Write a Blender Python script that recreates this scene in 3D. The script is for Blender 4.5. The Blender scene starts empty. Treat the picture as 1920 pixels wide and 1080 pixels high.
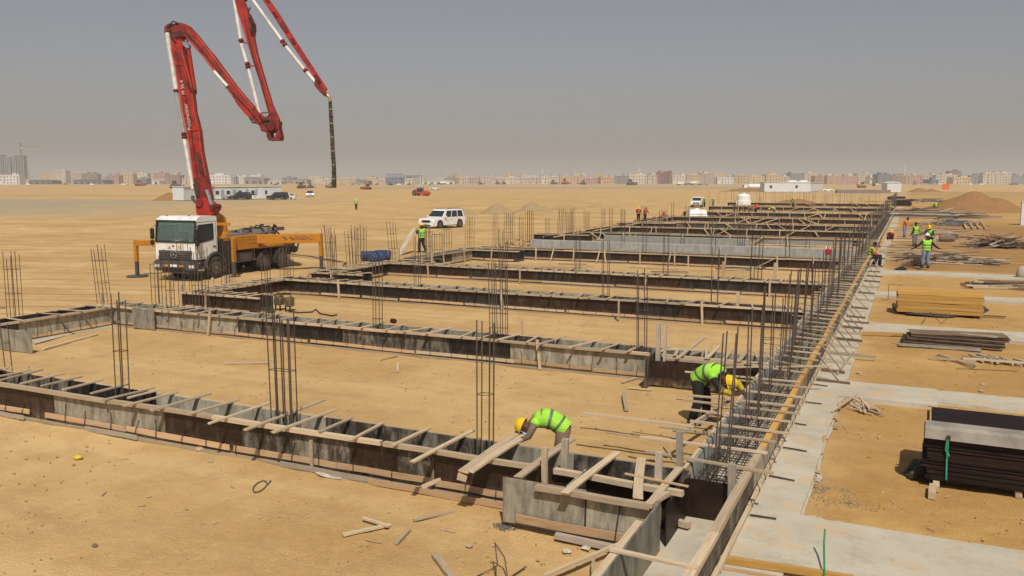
import bpy, bmesh, math, random
import numpy as np
from mathutils import Vector, Matrix, Euler, noise as mnoise
R = random.Random(7)
C = bpy.context.scene.collection
SC = bpy.context.scene

# ------------------------------------------------------------------ camera
H = 4.7; F = 1589.0
TH = math.atan(202.0/F); AZ = math.atan(750/math.hypot(F, 202.0))
cam = bpy.data.cameras.new('camera'); camo = bpy.data.objects.new('camera', cam); C.objects.link(camo)
cam.sensor_width = 36; cam.lens = F/1920*36; cam.clip_start = 0.3; cam.clip_end = 20000
camo.location = (0, 0, H); camo.rotation_euler = (math.pi/2-TH, 0, AZ)
SC.camera = camo
SC.render.resolution_x = 1920; SC.render.resolution_y = 1080
# ------------------------------------------------------------------ light
SUN_EL, SUN_X, SUN_Y = 53, 0.52, -0.85
SUN_ROT = math.atan2(SUN_X, SUN_Y)
world = bpy.data.worlds.new('World'); SC.world = world; world.use_nodes = True
wn = world.node_tree.nodes; wl = world.node_tree.links
sky = wn.new('ShaderNodeTexSky'); sky.sky_type = 'NISHITA'; sky.sun_disc = False
sky.sun_elevation = math.radians(SUN_EL); sky.sun_rotation = SUN_ROT
sky.air_density = 1.0; sky.dust_density = 2.0; sky.ozone_density = 1.0; sky.altitude = 0
hs = wn.new('ShaderNodeHueSaturation'); hs.inputs['Saturation'].default_value = 0.6
tint = wn.new('ShaderNodeMixRGB'); tint.blend_type = 'MULTIPLY'; tint.inputs[0].default_value = 1
tint.inputs[2].default_value = (1.035, 0.955, 0.935, 1)
bg = wn['Background']; bg.inputs['Strength'].default_value = 0.067
wl.new(sky.outputs[0], hs.inputs['Color']); wl.new(hs.outputs[0], tint.inputs[1]); wl.new(tint.outputs[0], bg.inputs['Color'])
sun = bpy.data.lights.new('sun', 'SUN'); suno = bpy.data.objects.new('sun', sun); C.objects.link(suno)
sun.energy = 4.2; sun.angle = math.radians(0.7); sun.color = (1, 0.945, 0.86)
sd = Vector((SUN_X, SUN_Y, 0)).normalized()*math.cos(math.radians(SUN_EL)) + Vector((0, 0, math.sin(math.radians(SUN_EL))))
suno.rotation_euler = sd.to_track_quat('Z', 'Y').to_euler(); suno.location = (0, 0, 60)
SC.view_settings.view_transform = 'Standard'; SC.view_settings.look = 'None'
SC.view_settings.exposure = 0.0; SC.view_settings.gamma = 1
try: SC.view_settings.use_curve_mapping = False
except Exception: pass
SC.cycles.volume_bounces = 0; SC.cycles.max_bounces = 6
SC.cycles.use_denoising = True

# ------------------------------------------------------------------ helpers
CA, SA, CT, ST = math.cos(AZ), math.sin(AZ), math.cos(TH), math.sin(TH)
def ray(px, py):
    x = (px-960)/F; y = (540-py)/F
    return Vector((CA*x - SA*(CT+y*ST), SA*x + CA*(CT+y*ST), -ST+y*CT))
def G(px, py, z=0.0):
    """place on the level z that a point of the survey photo stands for"""
    d = ray(px, py); t = (z-H)/d.z
    return Vector((d.x*t, d.y*t, z))
def D(px, py, depth):
    d = ray(px, py); return Vector((0, 0, H)) + d*depth
def tag(o, label=None, cat=None, group=None, kind=None):
    if label: o['label'] = label
    if cat: o['category'] = cat
    if group: o['group'] = group
    if kind: o['kind'] = kind
    return o
def root(name, loc, label, cat, group=None, rz=0.0, kind=None):
    o = bpy.data.objects.new(name, None); C.objects.link(o); o.location = loc; o.rotation_euler = (0, 0, rz)
    o.empty_display_size = 0.2
    return tag(o, label, cat, group, kind)
def rmat(o):
    return Matrix.Translation(o.location) @ o.rotation_euler.to_matrix().to_4x4() @ Matrix.Diagonal((*o.scale, 1))
class M:
    def __init__(s): s.v = []; s.f = []
    def add(s, vs, fs):
        n = len(s.v); s.v += [tuple(v) for v in vs]; s.f += [tuple(i+n for i in f) for f in fs]; return s
    def box(s, c, d, rot=None):
        c = Vector(c); vs = []
        for x in (-.5, .5):
            for y in (-.5, .5):
                for z in (-.5, .5):
                    p = Vector((x*d[0], y*d[1], z*d[2]))
                    if rot is not None: p = rot @ p
                    vs.append(c+p)
        return s.add(vs, [(0,1,3,2),(4,6,7,5),(0,4,5,1),(2,3,7,6),(0,2,6,4),(1,5,7,3)])
    def span(s, a, b):
        a = Vector(a); b = Vector(b); return s.box((a+b)/2, [abs(b[i]-a[i]) for i in range(3)])
    def bar(s, p, q, w, h, up=(0, 0, 1)):
        p = Vector(p); q = Vector(q); return s.box((p+q)/2, ((q-p).length, w, h), frame(q-p, up))
    def tube(s, pts, r, n=6, cap=True, squash=None):
        pts = [Vector(p) for p in pts]; rs = r if isinstance(r, (list, tuple)) else [r]*len(pts)
        vs = []; fs = []; prev = None
        for i, p in enumerate(pts):
            t = (pts[min(i+1, len(pts)-1)]-pts[max(i-1, 0)])
            if t.length < 1e-9: t = Vector((0, 0, 1))
            t.normalize()
            if prev is None: a = t.orthogonal().normalized()
            else:
                a = prev - t*prev.dot(t)
                a = a.normalized() if a.length > 1e-6 else t.orthogonal().normalized()
            prev = a; b = t.cross(a)
            for k in range(n):
                an = 2*math.pi*k/n; vs.append(p + (a*math.cos(an)+b*math.sin(an))*rs[i])
        for i in range(len(pts)-1):
            for k in range(n):
                fs.append((i*n+k, i*n+(k+1)%n, (i+1)*n+(k+1)%n, (i+1)*n+k))
        if cap: fs.append(tuple(range(n))[::-1]); fs.append(tuple((len(pts)-1)*n+k for k in range(n)))
        return s.add(vs, fs)
    def loft(s, pts, rx, ry, lat=(0, 1, 0), n=12):
        """elliptical rings; rx across lat, ry in depth"""
        pts = [Vector(p) for p in pts]; vs = []; fs = []
        for i, p in enumerate(pts):
            t = (pts[min(i+1, len(pts)-1)]-pts[max(i-1, 0)]).normalized()
            l = Vector(lat); l = (l - t*l.dot(t)).normalized(); b = t.cross(l)
            for k in range(n):
                an = 2*math.pi*k/n; vs.append(p + l*math.cos(an)*rx[i] + b*math.sin(an)*ry[i])
        for i in range(len(pts)-1):
            for k in range(n): fs.append((i*n+k, i*n+(k+1)%n, (i+1)*n+(k+1)%n, (i+1)*n+k))
        fs.append(tuple(range(n))[::-1]); fs.append(tuple((len(pts)-1)*n+k for k in range(n)))
        return s.add(vs, fs)
    def prism(s, prof, y0, y1):
        n = len(prof); vs = [(x, y0, z) for x, z in prof]+[(x, y1, z) for x, z in prof]
        fs = [tuple(range(n)), tuple(range(2*n-1, n-1, -1))]+[(i, i+n, (i+1)%n+n, (i+1)%n) for i in range(n)]
        return s.add(vs, fs)
    def cyl(s, p, q, r, n=14): return s.tube([p, q], r, n)
    def ball(s, c, r, n=10, m=7):
        c = Vector(c); r = Vector(r) if not isinstance(r, (int, float)) else Vector((r, r, r))
        vs = []; fs = []
        for i in range(m+1):
            a = math.pi*i/m
            for k in range(n):
                b = 2*math.pi*k/n
                vs.append(c+Vector((r.x*math.sin(a)*math.cos(b), r.y*math.sin(a)*math.sin(b), r.z*math.cos(a))))
        for i in range(m):
            for k in range(n): fs.append((i*n+k, (i+1)*n+k, (i+1)*n+(k+1)%n, i*n+(k+1)%n))
        return s.add(vs, fs)
    def build(s, name, mat, parent=None, world=False, bevel=0, smooth=False, kind=None, seg=1, label=None):
        me = bpy.data.meshes.new(name); off = Vector((0, 0, 0))
        vs = [Vector(v) for v in s.v]
        if parent is not None and world:
            inv = rmat(parent).inverted(); vs = [inv @ v for v in vs]
        # origin at the middle of the piece
        if vs:
            lo = Vector([min(v[i] for v in vs) for i in range(3)]); hi = Vector([max(v[i] for v in vs) for i in range(3)])
            off = (lo+hi)/2; off.z = lo.z
        me.from_pydata([v-off for v in vs], [], s.f)
        bm = bmesh.new(); bm.from_mesh(me)
        bmesh.ops.remove_doubles(bm, verts=bm.verts, dist=1e-6) if bevel else None
        bmesh.ops.recalc_face_normals(bm, faces=bm.faces)
        if bevel:
            bmesh.ops.bevel(bm, geom=[e for e in bm.edges if len(e.link_faces) == 2 and e.calc_face_angle(0) > 0.35], offset=bevel, segments=seg, affect='EDGES', clamp_overlap=True)
        bm.to_mesh(me); bm.free()
        if smooth:
            for p in me.polygons: p.use_smooth = True
        me.materials.append(mat)
        o = bpy.data.objects.new(name, me); C.objects.link(o); o.location = off
        if parent is not None: o.parent = parent
        if kind: o['kind'] = kind
        if label: o['label'] = label
        return o
def frame(d, up=(0, 0, 1)):
    x = Vector(d).normalized(); up = Vector(up)
    if abs(x.dot(up.normalized())) > .999: up = Vector((0, 1, 0))
    y = up.cross(x).normalized(); z = x.cross(y)
    return Matrix((x, y, z)).transposed()

# ------------------------------------------------------------------ materials
MC = {}
def nmat(name, base, rough=0.8, metal=0.0):
    m = bpy.data.materials.new(name); m.use_nodes = True; nt = m.node_tree
    b = nt.nodes['Principled BSDF']; b.inputs['Base Color'].default_value = (*base, 1)
    b.inputs['Roughness'].default_value = rough; b.inputs['Metallic'].default_value = metal
    b.inputs['Specular IOR Level'].default_value = 0.3
    return m, nt, b
def coords(nt, scale=(1, 1, 1), seed=True, world=False):
    tc = nt.nodes.new('ShaderNodeTexCoord'); mp = nt.nodes.new('ShaderNodeMapping'); mp.inputs['Scale'].default_value = scale
    if world:
        g = nt.nodes.new('ShaderNodeNewGeometry'); src = g.outputs['Position']
    else: src = tc.outputs['Object']
    if seed and not world:
        oi = nt.nodes.new('ShaderNodeObjectInfo'); mu = nt.nodes.new('ShaderNodeMath'); mu.operation = 'MULTIPLY'; mu.inputs[1].default_value = 57.0
        nt.links.new(oi.outputs['Random'], mu.inputs[0]); ad = nt.nodes.new('ShaderNodeVectorMath'); ad.operation = 'ADD'
        nt.links.new(src, ad.inputs[0]); nt.links.new(mu.outputs[0], ad.inputs[1]); src = ad.outputs[0]
    nt.links.new(src, mp.inputs['Vector']); return mp.outputs[0]
def noise(nt, vec, scale, detail=4, rough=.55, lo=.35, hi=.65, c0=(0, 0, 0), c1=(1, 1, 1)):
    n = nt.nodes.new('ShaderNodeTexNoise'); n.inputs['Scale'].default_value = scale; n.inputs['Detail'].default_value = detail; n.inputs['Roughness'].default_value = rough
    nt.links.new(vec, n.inputs['Vector'])
    r = nt.nodes.new('ShaderNodeValToRGB'); r.color_ramp.elements[0].position = lo; r.color_ramp.elements[1].position = hi
    r.color_ramp.elements[0].color = (*c0, 1); r.color_ramp.elements[1].color = (*c1, 1)
    nt.links.new(n.outputs['Fac'], r.inputs[0]); return r.outputs[0]
def mix(nt, fac, a, b, mode='MIX'):
    m = nt.nodes.new('ShaderNodeMixRGB'); m.blend_type = mode
    for i, x in enumerate((fac, a, b)):
        if isinstance(x, (int, float)): m.inputs[i].default_value = x if i == 0 else (x, x, x, 1)
        elif isinstance(x, tuple): m.inputs[i].default_value = (*x, 1)
        else: nt.links.new(x, m.inputs[i])
    return m.outputs[0]
def bump(nt, b, h, strength=.3, dist=.02):
    n = nt.nodes.new('ShaderNodeBump'); n.inputs['Strength'].default_value = strength; n.inputs['Distance'].default_value = dist
    nt.links.new(h, n.inputs['Height']); nt.links.new(n.outputs[0], b.inputs['Normal'])
def objrand(nt, lo, hi):
    oi = nt.nodes.new('ShaderNodeObjectInfo'); r = nt.nodes.new('ShaderNodeMapRange'); r.inputs['To Min'].default_value = lo; r.inputs['To Max'].default_value = hi
    nt.links.new(oi.outputs['Random'], r.inputs['Value']); return r.outputs[0]
def plain(name, col, rough=.7, metal=0, wear=None, scale=6, amt=.5, b=0.0, vary=0.0):
    if name in MC: return MC[name]
    m, nt, bs = nmat(name, col, rough, metal); v = coords(nt)
    w = wear or tuple(c*.6 for c in col)
    fac = noise(nt, v, scale, 5, .6, .42, .7)
    fm = mix(nt, 1.0, fac, amt, 'MULTIPLY')
    c = mix(nt, fm, tuple(col), tuple(w))
    if vary:
        c = mix(nt, 1.0, c, objrand(nt, 1-vary, 1+vary), 'MULTIPLY')
    nt.links.new(c, bs.inputs['Base Color'])
    if b: bump(nt, bs, noise(nt, v, scale*6, 3, .5, .2, .8), b, .01)
    MC[name] = m; return m
def wood(name, c0, c1, dark=.5, lo=.75, hi=1.2, sx=1.2):
    """unit planks: x runs along the grain"""
    if name in MC: return MC[name]
    m, nt, bs = nmat(name, c0, .85); v = coords(nt, (sx, 9, 9))
    g = noise(nt, v, 2.2, 5, .6, .3, .72)
    c = mix(nt, g, c0, c1)
    st = noise(nt, coords(nt, (3.0, 2, 2)), 2.0, 4, .6, .5, .72)
    c = mix(nt, mix(nt, 1.0, st, dark, 'MULTIPLY'), c, tuple(x*.45 for x in c0))
    c = mix(nt, 1.0, c, objrand(nt, lo, hi), 'MULTIPLY')
    nt.links.new(c, bs.inputs['Base Color']); bump(nt, bs, g, .25, .004); MC[name] = m; return m
def ply(name, base, splash, cover, rough=.5, dirt=(.30, .22, .13)):
    """film faced sheet: vertical cement runs, smears and scuffed edges, in metres"""
    m, nt, bs = nmat(name, base, rough)
    n1 = noise(nt, coords(nt, (2.2, 2.2, .7)), 2.6, 6, .68, cover[0], cover[1])
    n2 = noise(nt, coords(nt, (22, 22, 1.6)), 1.6, 3, .6, .5, .72)
    n3 = noise(nt, coords(nt, (1.3, 1.3, 1.3)), 14, 4, .7, .55, .75)
    c = mix(nt, n1, base, splash)
    c = mix(nt, mix(nt, 1.0, n2, .4, 'MULTIPLY'), c, tuple(x*.4+.012 for x in splash))
    c = mix(nt, mix(nt, 1.0, n3, .4, 'MULTIPLY'), c, tuple(min(1, x*1.3+.015) for x in splash))
    c = mix(nt, 1.0, c, objrand(nt, .75, 1.2), 'MULTIPLY')
    sep = nt.nodes.new('ShaderNodeSeparateXYZ'); tc = nt.nodes.new('ShaderNodeTexCoord'); nt.links.new(tc.outputs['Object'], sep.inputs[0])
    mr = nt.nodes.new('ShaderNodeMapRange'); mr.inputs['From Min'].default_value = .0; mr.inputs['From Max'].default_value = .2; mr.inputs['To Min'].default_value = .75; mr.inputs['To Max'].default_value = 0
    nt.links.new(sep.outputs['Z'], mr.inputs['Value'])
    dn = noise(nt, coords(nt, (3, 3, 3)), 3, 4, .6, .35, .7)
    c = mix(nt, mix(nt, 1.0, mr.outputs[0], dn, 'MULTIPLY'), c, dirt)
    nt.links.new(c, bs.inputs['Base Color']); bump(nt, bs, n3, .12, .004); return m
W_OLD = wood('timber_weathered', (.42, .31, .19), (.56, .45, .31))
W_GREY = wood('timber_grey', (.33, .27, .20), (.45, .39, .31))
W_TAN = wood('timber_tan', (.47, .29, .15), (.56, .39, .23))
W_YEL = wood('timber_yellow', (.44, .235, .05), (.54, .33, .10), dark=.25, lo=.8, hi=1.12)
W_BROWN = wood('timber_brown', (.12, .07, .04), (.22, .145, .09))
W_BRACE = wood('timber_brace', (.20, .15, .10), (.28, .22, .155))
P_BROWN = ply('ply_brown', (.026, .0125, .008), (.085, .062, .048), (.5, .82), .42)
P_STACK = plain('ply_stack', (.013, .005, .0028), .8, 0, (.045, .019, .011), 3, .7, vary=.5)
P_GREY = ply('ply_grey', (.17, .155, .118), (.37, .335, .255), (.38, .62), .7)
P_DARK = ply('ply_dark', (.016, .013, .011), (.075, .07, .062), (.48, .78), .4)
P_PALE = ply('ply_pale', (.24, .25, .24), (.42, .42, .39), (.35, .65), .75)
P_MOT = ply('ply_mottled', (.04, .03, .023), (.24, .215, .17), (.46, .68), .6)
CONC = ply('cast_concrete', (.19, .20, .195), (.34, .345, .325), (.32, .7), .9)
REBAR = plain('rebar_steel', (.075, .062, .054), .7, .2, (.15, .085, .05), 9, .7, vary=.35)
WIRE = plain('tie_wire', (.035, .028, .024), .6, .3)
STEEL = plain('worn_steel', (.30, .30, .31), .45, .7, (.15, .12, .1), 8, .6)
BLACK = plain('black_plastic', (.012, .012, .013), .55, 0, (.05, .04, .032), 5, .6)
RUBBER = plain('tyre_rubber', (.024, .023, .021), .9, 0, (.14, .10, .06), 3, .7)
RIMD = plain('truck_rim', (.17, .15, .13), .6, .2, (.3, .22, .14), 5, .7)
PLASTIC = plain('white_film', (.50, .45, .38), .35, 0, (.32, .24, .14), 9, .8)
GLASSD, _nt, _b = nmat('dark_glass', (.02, .028, .03), .08); _b.inputs['Specular IOR Level'].default_value = .6
WHITE = plain('white_paint', (.78, .77, .74), .35, 0, (.5, .42, .31), 3, .45)
def paint(name, col, rough=.35, wear=(.4, .3, .2), amt=.35, scale=3): return plain(name, col, rough, 0, wear, scale, amt, vary=0)

# ------------------------------------------------------------------ ground
def vnoise(x, y, s, seed=0): return mnoise.noise(Vector((x*s+seed*13.7, y*s-seed*7.1, seed*3.3)))
def build_ground():
    rs = [0.0, 2.5]
    while rs[-1] < 9000: rs.append(rs[-1]*(1.014 if rs[-1] < 500 else 1.05))
    fwd = math.pi/2+AZ
    an = list(np.arange(-38, 38.01, 0.28)) + list(np.arange(41, 319, 6))
    an = [fwd+math.radians(a) for a in an]; na = len(an)
    vs = [(0, 0, 0)]; g = [0.0]; k_ = [0.0]; q_ = [0.0]; u_ = [0.0]
    for r in rs[1:]:
        for a in an:
            x = r*math.cos(a); y = r*math.sin(a)
            amp = min(1, r/60)
            z = 0
            if r < 700:
                z = .03*vnoise(x, y, .7, 1)+.014*vnoise(x, y, 3.1, 2)
                if r < 25: z += .007*vnoise(x, y, 9, 5)
                # ground rises and breaks up outside the building on its far left
                if x < -26 and r < 300: z += .16*(max(0, vnoise(x*.5, y, .35, 3)))*min(1, (-26-x)/4)
                if r > 60: z += .25*amp*max(0, vnoise(x, y, .035, 4))
                dx = abs(x+25.6)
                if dx < 2.6 and 24 < y < 110: z += .22*(1-dx/2.6)*(.55+.8*vnoise(x, y, 1.1, 6))
            vs.append((x, y, z-.004))
            # gravelled strips and areas of darker dug soil
            gr = 0
            rr = r*math.cos(a-fwd); lat = -r*math.sin(a-fwd)   # depth and lateral (right +)
            wob = vnoise(x, y, .03, 8)*14
            if 105 < rr+wob*.3 < 225 and lat < -30: gr = min(1, (rr+wob*.3-105)/12, (225-rr-wob*.3)/30, (-30-lat)/60)
            if 455 < rr+wob < 640 and -90 < lat < 190: gr = max(gr, .75)
            if 255 < rr < 350 and lat > 95: gr = max(gr, .35)
            g.append(max(0, gr))
            dk = 0
            if -1.2 < x < 16 and 48 < y < 112: dk = .8*min(1, (x+1.2)/1.0, (y-48)/2, (112-y)/15)
            k_.append(max(0, dk))
            u_.append(min(1, max(0, (-26-x-max(0, y-70)*.08)/2)) if r > 12 else 0)
            q_.append(max(0, min(1, (x+1.6)/1.2+.3*vnoise(x, y, .5, 11))) if r < 400 and y > 0 else 0)
    fs = []
    for k in range(na): fs.append((0, 1+k, 1+(k+1) % na))
    for i in range(len(rs)-2):
        b0 = 1+i*na; b1 = b0+na
        for k in range(na): fs.append((b0+k, b1+k, b1+(k+1) % na, b0+(k+1) % na))
    me = bpy.data.meshes.new('ground'); me.from_pydata(vs, [], fs)
    for nm, arr in (('gravel', g), ('soil', k_), ('field', q_), ('outside', u_)):
        at = me.attributes.new(nm, 'FLOAT', 'POINT'); at.data.foreach_set('value', arr)
    for p in me.polygons: p.use_smooth = True
    m, nt, b = nmat('sand', (.45, .3, .15), .95)
    P = coords(nt, world=True)
    c = mix(nt, noise(nt, P, .16, 6, .66, .36, .66), (.40, .243, .094), (.59, .40, .185))
    st = coords(nt, (1, 1, 1), world=True)
    mp = st.node; mp.inputs['Rotation'].default_value = (0, 0, -AZ); mp.inputs['Scale'].default_value = (.012, .16, 1)
    c = mix(nt, mix(nt, 1.0, noise(nt, st, 1.0, 6, .62, .45, .7), .6, 'MULTIPLY'), c, (.345, .21, .085))
    st2 = coords(nt, (1, 1, 1), world=True); mp = st2.node; mp.inputs['Rotation'].default_value = (0, 0, -AZ-.09); mp.inputs['Scale'].default_value = (.02, .55, 1)
    c = mix(nt, mix(nt, 1.0, noise(nt, st2, 1.0, 5, .6, .5, .66), .7, 'MULTIPLY'), c, (.56, .385, .185))
    c = mix(nt, mix(nt, 1.0, noise(nt, P, 1.1, 6, .65, .48, .68), .55, 'MULTIPLY'), c, (.36, .215, .088))
    c = mix(nt, mix(nt, 1.0, noise(nt, P, 5.5, 5, .7, .5, .72), .35, 'MULTIPLY'), c, (.58, .40, .20))
    c = mix(nt, mix(nt, 1.0, noise(nt, P, 26, 3, .6, .62, .72), .4, 'MULTIPLY'), c, (.28, .18, .09))
    tr_ = coords(nt, (1, 1, 1), world=True); mp = tr_.node; mp.inputs['Rotation'].default_value = (0, 0, -AZ+.12)
    ao = nt.nodes.new('ShaderNodeAttribute'); ao.attribute_name = 'outside'
    for sc, dist, ang in ((.115, 9.0, 0), (.19, 14.0, 1)):
        wv = nt.nodes.new('ShaderNodeTexWave'); wv.wave_type = 'BANDS'; wv.bands_direction = 'Y'; wv.inputs['Scale'].default_value = sc; wv.inputs['Distortion'].default_value = dist
        wv.inputs['Detail'].default_value = 2; wv.inputs['Detail Scale'].default_value = .12; wv.inputs['Detail Roughness'].default_value = .4; nt.links.new(tr_, wv.inputs['Vector'])
        rp = nt.nodes.new('ShaderNodeValToRGB'); rp.color_ramp.elements[0].position = .93; rp.color_ramp.elements[1].position = .985; nt.links.new(wv.outputs['Fac'], rp.inputs[0])
        f_ = mix(nt, 1.0, mix(nt, 1.0, rp.outputs[0], ao.outputs['Fac'], 'MULTIPLY'), noise(nt, P, .045+.03*ang, 3, .5, .45, .6), 'MULTIPLY')
        c = mix(nt, mix(nt, 1.0, f_, .75, 'MULTIPLY'), c, (.30, .175, .068) if ang else (.33, .20, .08))
    fp = nt.nodes.new('ShaderNodeTexVoronoi'); fp.inputs['Scale'].default_value = 2.1; fp.inputs['Randomness'].default_value = 1; nt.links.new(P, fp.inputs['Vector'])
    fr_ = nt.nodes.new('ShaderNodeMapRange'); fr_.inputs['From Min'].default_value = .07; fr_.inputs['From Max'].default_value = .17; fr_.inputs['To Min'].default_value = 1; fr_.inputs['To Max'].default_value = 0
    nt.links.new(fp.outputs['Distance'], fr_.inputs['Value'])
    foot = mix(nt, 1.0, fr_.outputs[0], noise(nt, P, .5, 3, .5, .45, .58), 'MULTIPLY')
    c = mix(nt, mix(nt, 1.0, foot, .35, 'MULTIPLY'), c, (.36, .22, .09))
    for nm, col, sc in (('gravel', (.33, .285, .205), .4), ('soil', (.33, .19, .085), .5)):
        at = nt.nodes.new('ShaderNodeAttribute'); at.attribute_name = nm
        n = noise(nt, P, sc, 5, .65, .2, .55)
        cc = mix(nt, noise(nt, P, 2.5, 5, .7, .3, .7), col, tuple(x*.8 for x in col))
        c = mix(nt, mix(nt, 1.0, at.outputs['Fac'], n, 'MULTIPLY'), c, cc)
    at = nt.nodes.new('ShaderNodeAttribute'); at.attribute_name = 'field'
    c = mix(nt, at.outputs['Fac'], c, mix(nt, 1.0, c, (.875, .80, .64), 'MULTIPLY'))
    c = mix(nt, 1.0, c, (1.05, 1.055, 1.01), 'MULTIPLY')
    nt.links.new(c, b.inputs['Base Color'])
    h = mix(nt, .5, noise(nt, P, 3.2, 6, .7, .2, .8), noise(nt, P, 34, 3, .6, .2, .8))
    h = mix(nt, mix(nt, 1.0, foot, .6, 'MULTIPLY'), h, 0.0)
    bump(nt, b, h, .75, .04)
    me.materials.append(m)
    o = bpy.data.objects.new('ground', me); C.objects.link(o); tag(o, kind='structure')
build_ground()

def soil_mat(name, a, b, s=3): return plain(name, a, .95, 0, b, s, .8, b=.5)
SAND_H = soil_mat('heap_sand', (.28, .15, .056), (.21, .115, .043)); GRAV_H = soil_mat('heap_gravel', (.33, .235, .12), (.25, .175, .09), 5)
TAN_H = soil_mat('heap_tan', (.38, .26, .12), (.28, .19, .09))
def heap(name, c, rx, ry, h, mat, label, cat='sand heap', rz=0.0, peaks=((0, 0, 1),), n=34):
    m = M(); vs = []; fs = []; sd_ = R.random()*50
    for i in range(n+1):
        for j in range(n+1):
            u = i/n*2-1; v = j/n*2-1; z = 0
            for (a, b_, s) in peaks:
                d = math.sqrt(((u-a)/(s*.95))**2+((v-b_)/(s*.95))**2+.012)
                z = max(z, s*max(0, 1.02-d)**1.08)
            ed = vnoise(u*3+sd_, v*3, 1)*.12
            z = max(0, z+ed*(z > 0)*(1-z*.6)) + .03*vnoise(u*9, v*9+sd_, 1)*(z > .02)
            vs.append((u*rx, v*ry, z*h-.05))
    for i in range(n):
        for j in range(n): fs.append((i*(n+1)+j, (i+1)*(n+1)+j, (i+1)*(n+1)+j+1, i*(n+1)+j+1))
    m.add(vs, fs); o = m.build(name, mat, smooth=True); c = Vector(c); o.location = (c.x, c.y, -.05); o.rotation_euler.z = rz
    return tag(o, label, cat)
heap('sand_mound', G(1822, 398), 7.6, 8.0, 3.35, SAND_H, 'large orange sand mound at the right behind the timber heaps', peaks=((0, 0, 1), (.35, -.1, .75)), n=60)
heap('sand_heap', G(1735, 360), 7, 5, 2.6, SAND_H, 'double sand heap beside the small white cabin', peaks=((-.3, 0, .7), (.3, .05, .6)))
heap('gravel_heap', G(933, 401), 3.0, 2.8, 1.6, GRAV_H, 'grey gravel cone, second heap to the right of the white SUV', 'gravel heap', peaks=((0, 0, 1),))
heap('gravel_heap', G(1003, 397), 2.9, 2.8, 1.75, GRAV_H, 'steepest grey gravel cone, twin tipped, in the row of heaps', 'gravel heap', peaks=((-.15, 0, .95), (.4, .1, .55)))
heap('gravel_heap', G(858, 402), 3.6, 2.8, 1.6, GRAV_H, 'grey rubble heap directly behind the white SUV', 'gravel heap', peaks=((-.1, 0, .8), (.35, -.1, .6)))
heap('sand_heap', G(1062, 393), 3.8, 2.8, 1.1, TAN_H, 'low pale sand heap right of the twin tipped gravel cone', peaks=((0, 0, .9), (.4, 0, .6)))
heap('sand_heap', G(1122, 391), 3.8, 2.8, 1.3, TAN_H, 'pale sand heap at the right end of the heap row', peaks=((.15, 0, .85), (-.4, 0, .5)))
heap('sand_heap', G(318, 376), 4.2, 4, 2.1, SAND_H, 'smooth sand heap left of the long white site cabin')
heap('sand_heap', G(1405, 359), 13, 8, 1.9, SAND_H, 'broad low sand heap left of the grey tanker truck')
heap('sand_heap', G(1510, 386), 8, 4, 1.6, SAND_H, 'low sand bank behind the far end of the foundations', peaks=((-.2, 0, .9), (.4, 0, .5)))
for i, (px, w, h) in enumerate(((60, 22, 1.3), (140, 20, 1.6), (205, 22, 1.2), (262, 18, 1.4))):
    o = heap('soil_berm', G(px, 369), w*.8, 4, h*.7, TAN_H, ['low soil berm at the far left beside the gravel road', 'taller soil berm second from the left beside the gravel road', 'flat soil berm in the middle of the berm row', 'soil berm ending near the sand heap by the cabin'][i], 'berm', rz=AZ, peaks=((0, 0, .8), (-.4, 0, .6), (.45, 0, .65)))

# ------------------------------------------------------------------ unit pieces
UNIT = {}
def unit(mat, var):
    k = (mat.name, var)
    if k in UNIT: return UNIT[k]
    rr = random.Random(hash(var)*7+3); me = bpy.data.meshes.new('plank'); vs = []; fs = []; n = 4
    for i in range(n):
        x = -.5+i/(n-1); oy = rr.uniform(-.09, .09)*(0 < i < n-1); oz = rr.uniform(-.06, .06)*(0 < i < n-1)
        for (y, z) in ((-.5, -.5), (.5, -.5), (.5, .5), (-.5, .5)):
            ex = rr.uniform(-.006, .006) if i in (0, n-1) else 0
            vs.append((x+ex, y*rr.uniform(.9, 1.04)+oy, z*rr.uniform(.9, 1.05)+oz))
    for i in range(n-1):
        for k2 in range(4): fs.append((i*4+k2, i*4+(k2+1) % 4, (i+1)*4+(k2+1) % 4, (i+1)*4+k2))
    fs += [(3, 2, 1, 0), tuple((n-1)*4+q for q in range(4))]
    me.from_pydata(vs, [], [f[::-1] for f in fs]); me.materials.append(mat); me.validate()
    bm = bmesh.new(); bm.from_mesh(me); bmesh.ops.recalc_face_normals(bm, faces=bm.faces); bm.to_mesh(me); bm.free()
    UNIT[k] = me; return me
def plank(name, p, q, w, t, mat, parent=None, up=(0, 0, 1)):
    """board from p to q (world), width w, thickness t"""
    p = Vector(p); q = Vector(q)
    o = bpy.data.objects.new(name, unit(mat, R.randrange(5))); C.objects.link(o)
    mw = Matrix.Translation((p+q)/2) @ frame(q-p, up).to_4x4() @ Matrix.Diagonal(((q-p).length, w, t, 1))
    if parent is not None: o.parent = parent; mw = rmat(parent).inverted() @ mw
    o.matrix_local = mw; return o
def bar_mesh(mat=REBAR):
    k = ('bar', mat.name)
    if k not in UNIT:
        m = M().tube([(0, 0, 0), (0, 0, 1)], 1.0, 6); me = bpy.data.meshes.new('bar'); me.from_pydata(m.v, [], m.f); me.materials.append(mat); UNIT[k] = me
    return UNIT[k]
def rod(name, p, q, r, parent=None, mat=REBAR):
    p = Vector(p); q = Vector(q); o = bpy.data.objects.new(name, bar_mesh(mat)); C.objects.link(o)
    mw = Matrix.Translation(p) @ (q-p).to_track_quat('Z', 'X').to_matrix().to_4x4() @ Matrix.Diagonal((r, r, (q-p).length, 1))
    if parent is not None: o.parent = parent; mw = rmat(parent).inverted() @ mw
    o.matrix_local = mw; return o

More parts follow.
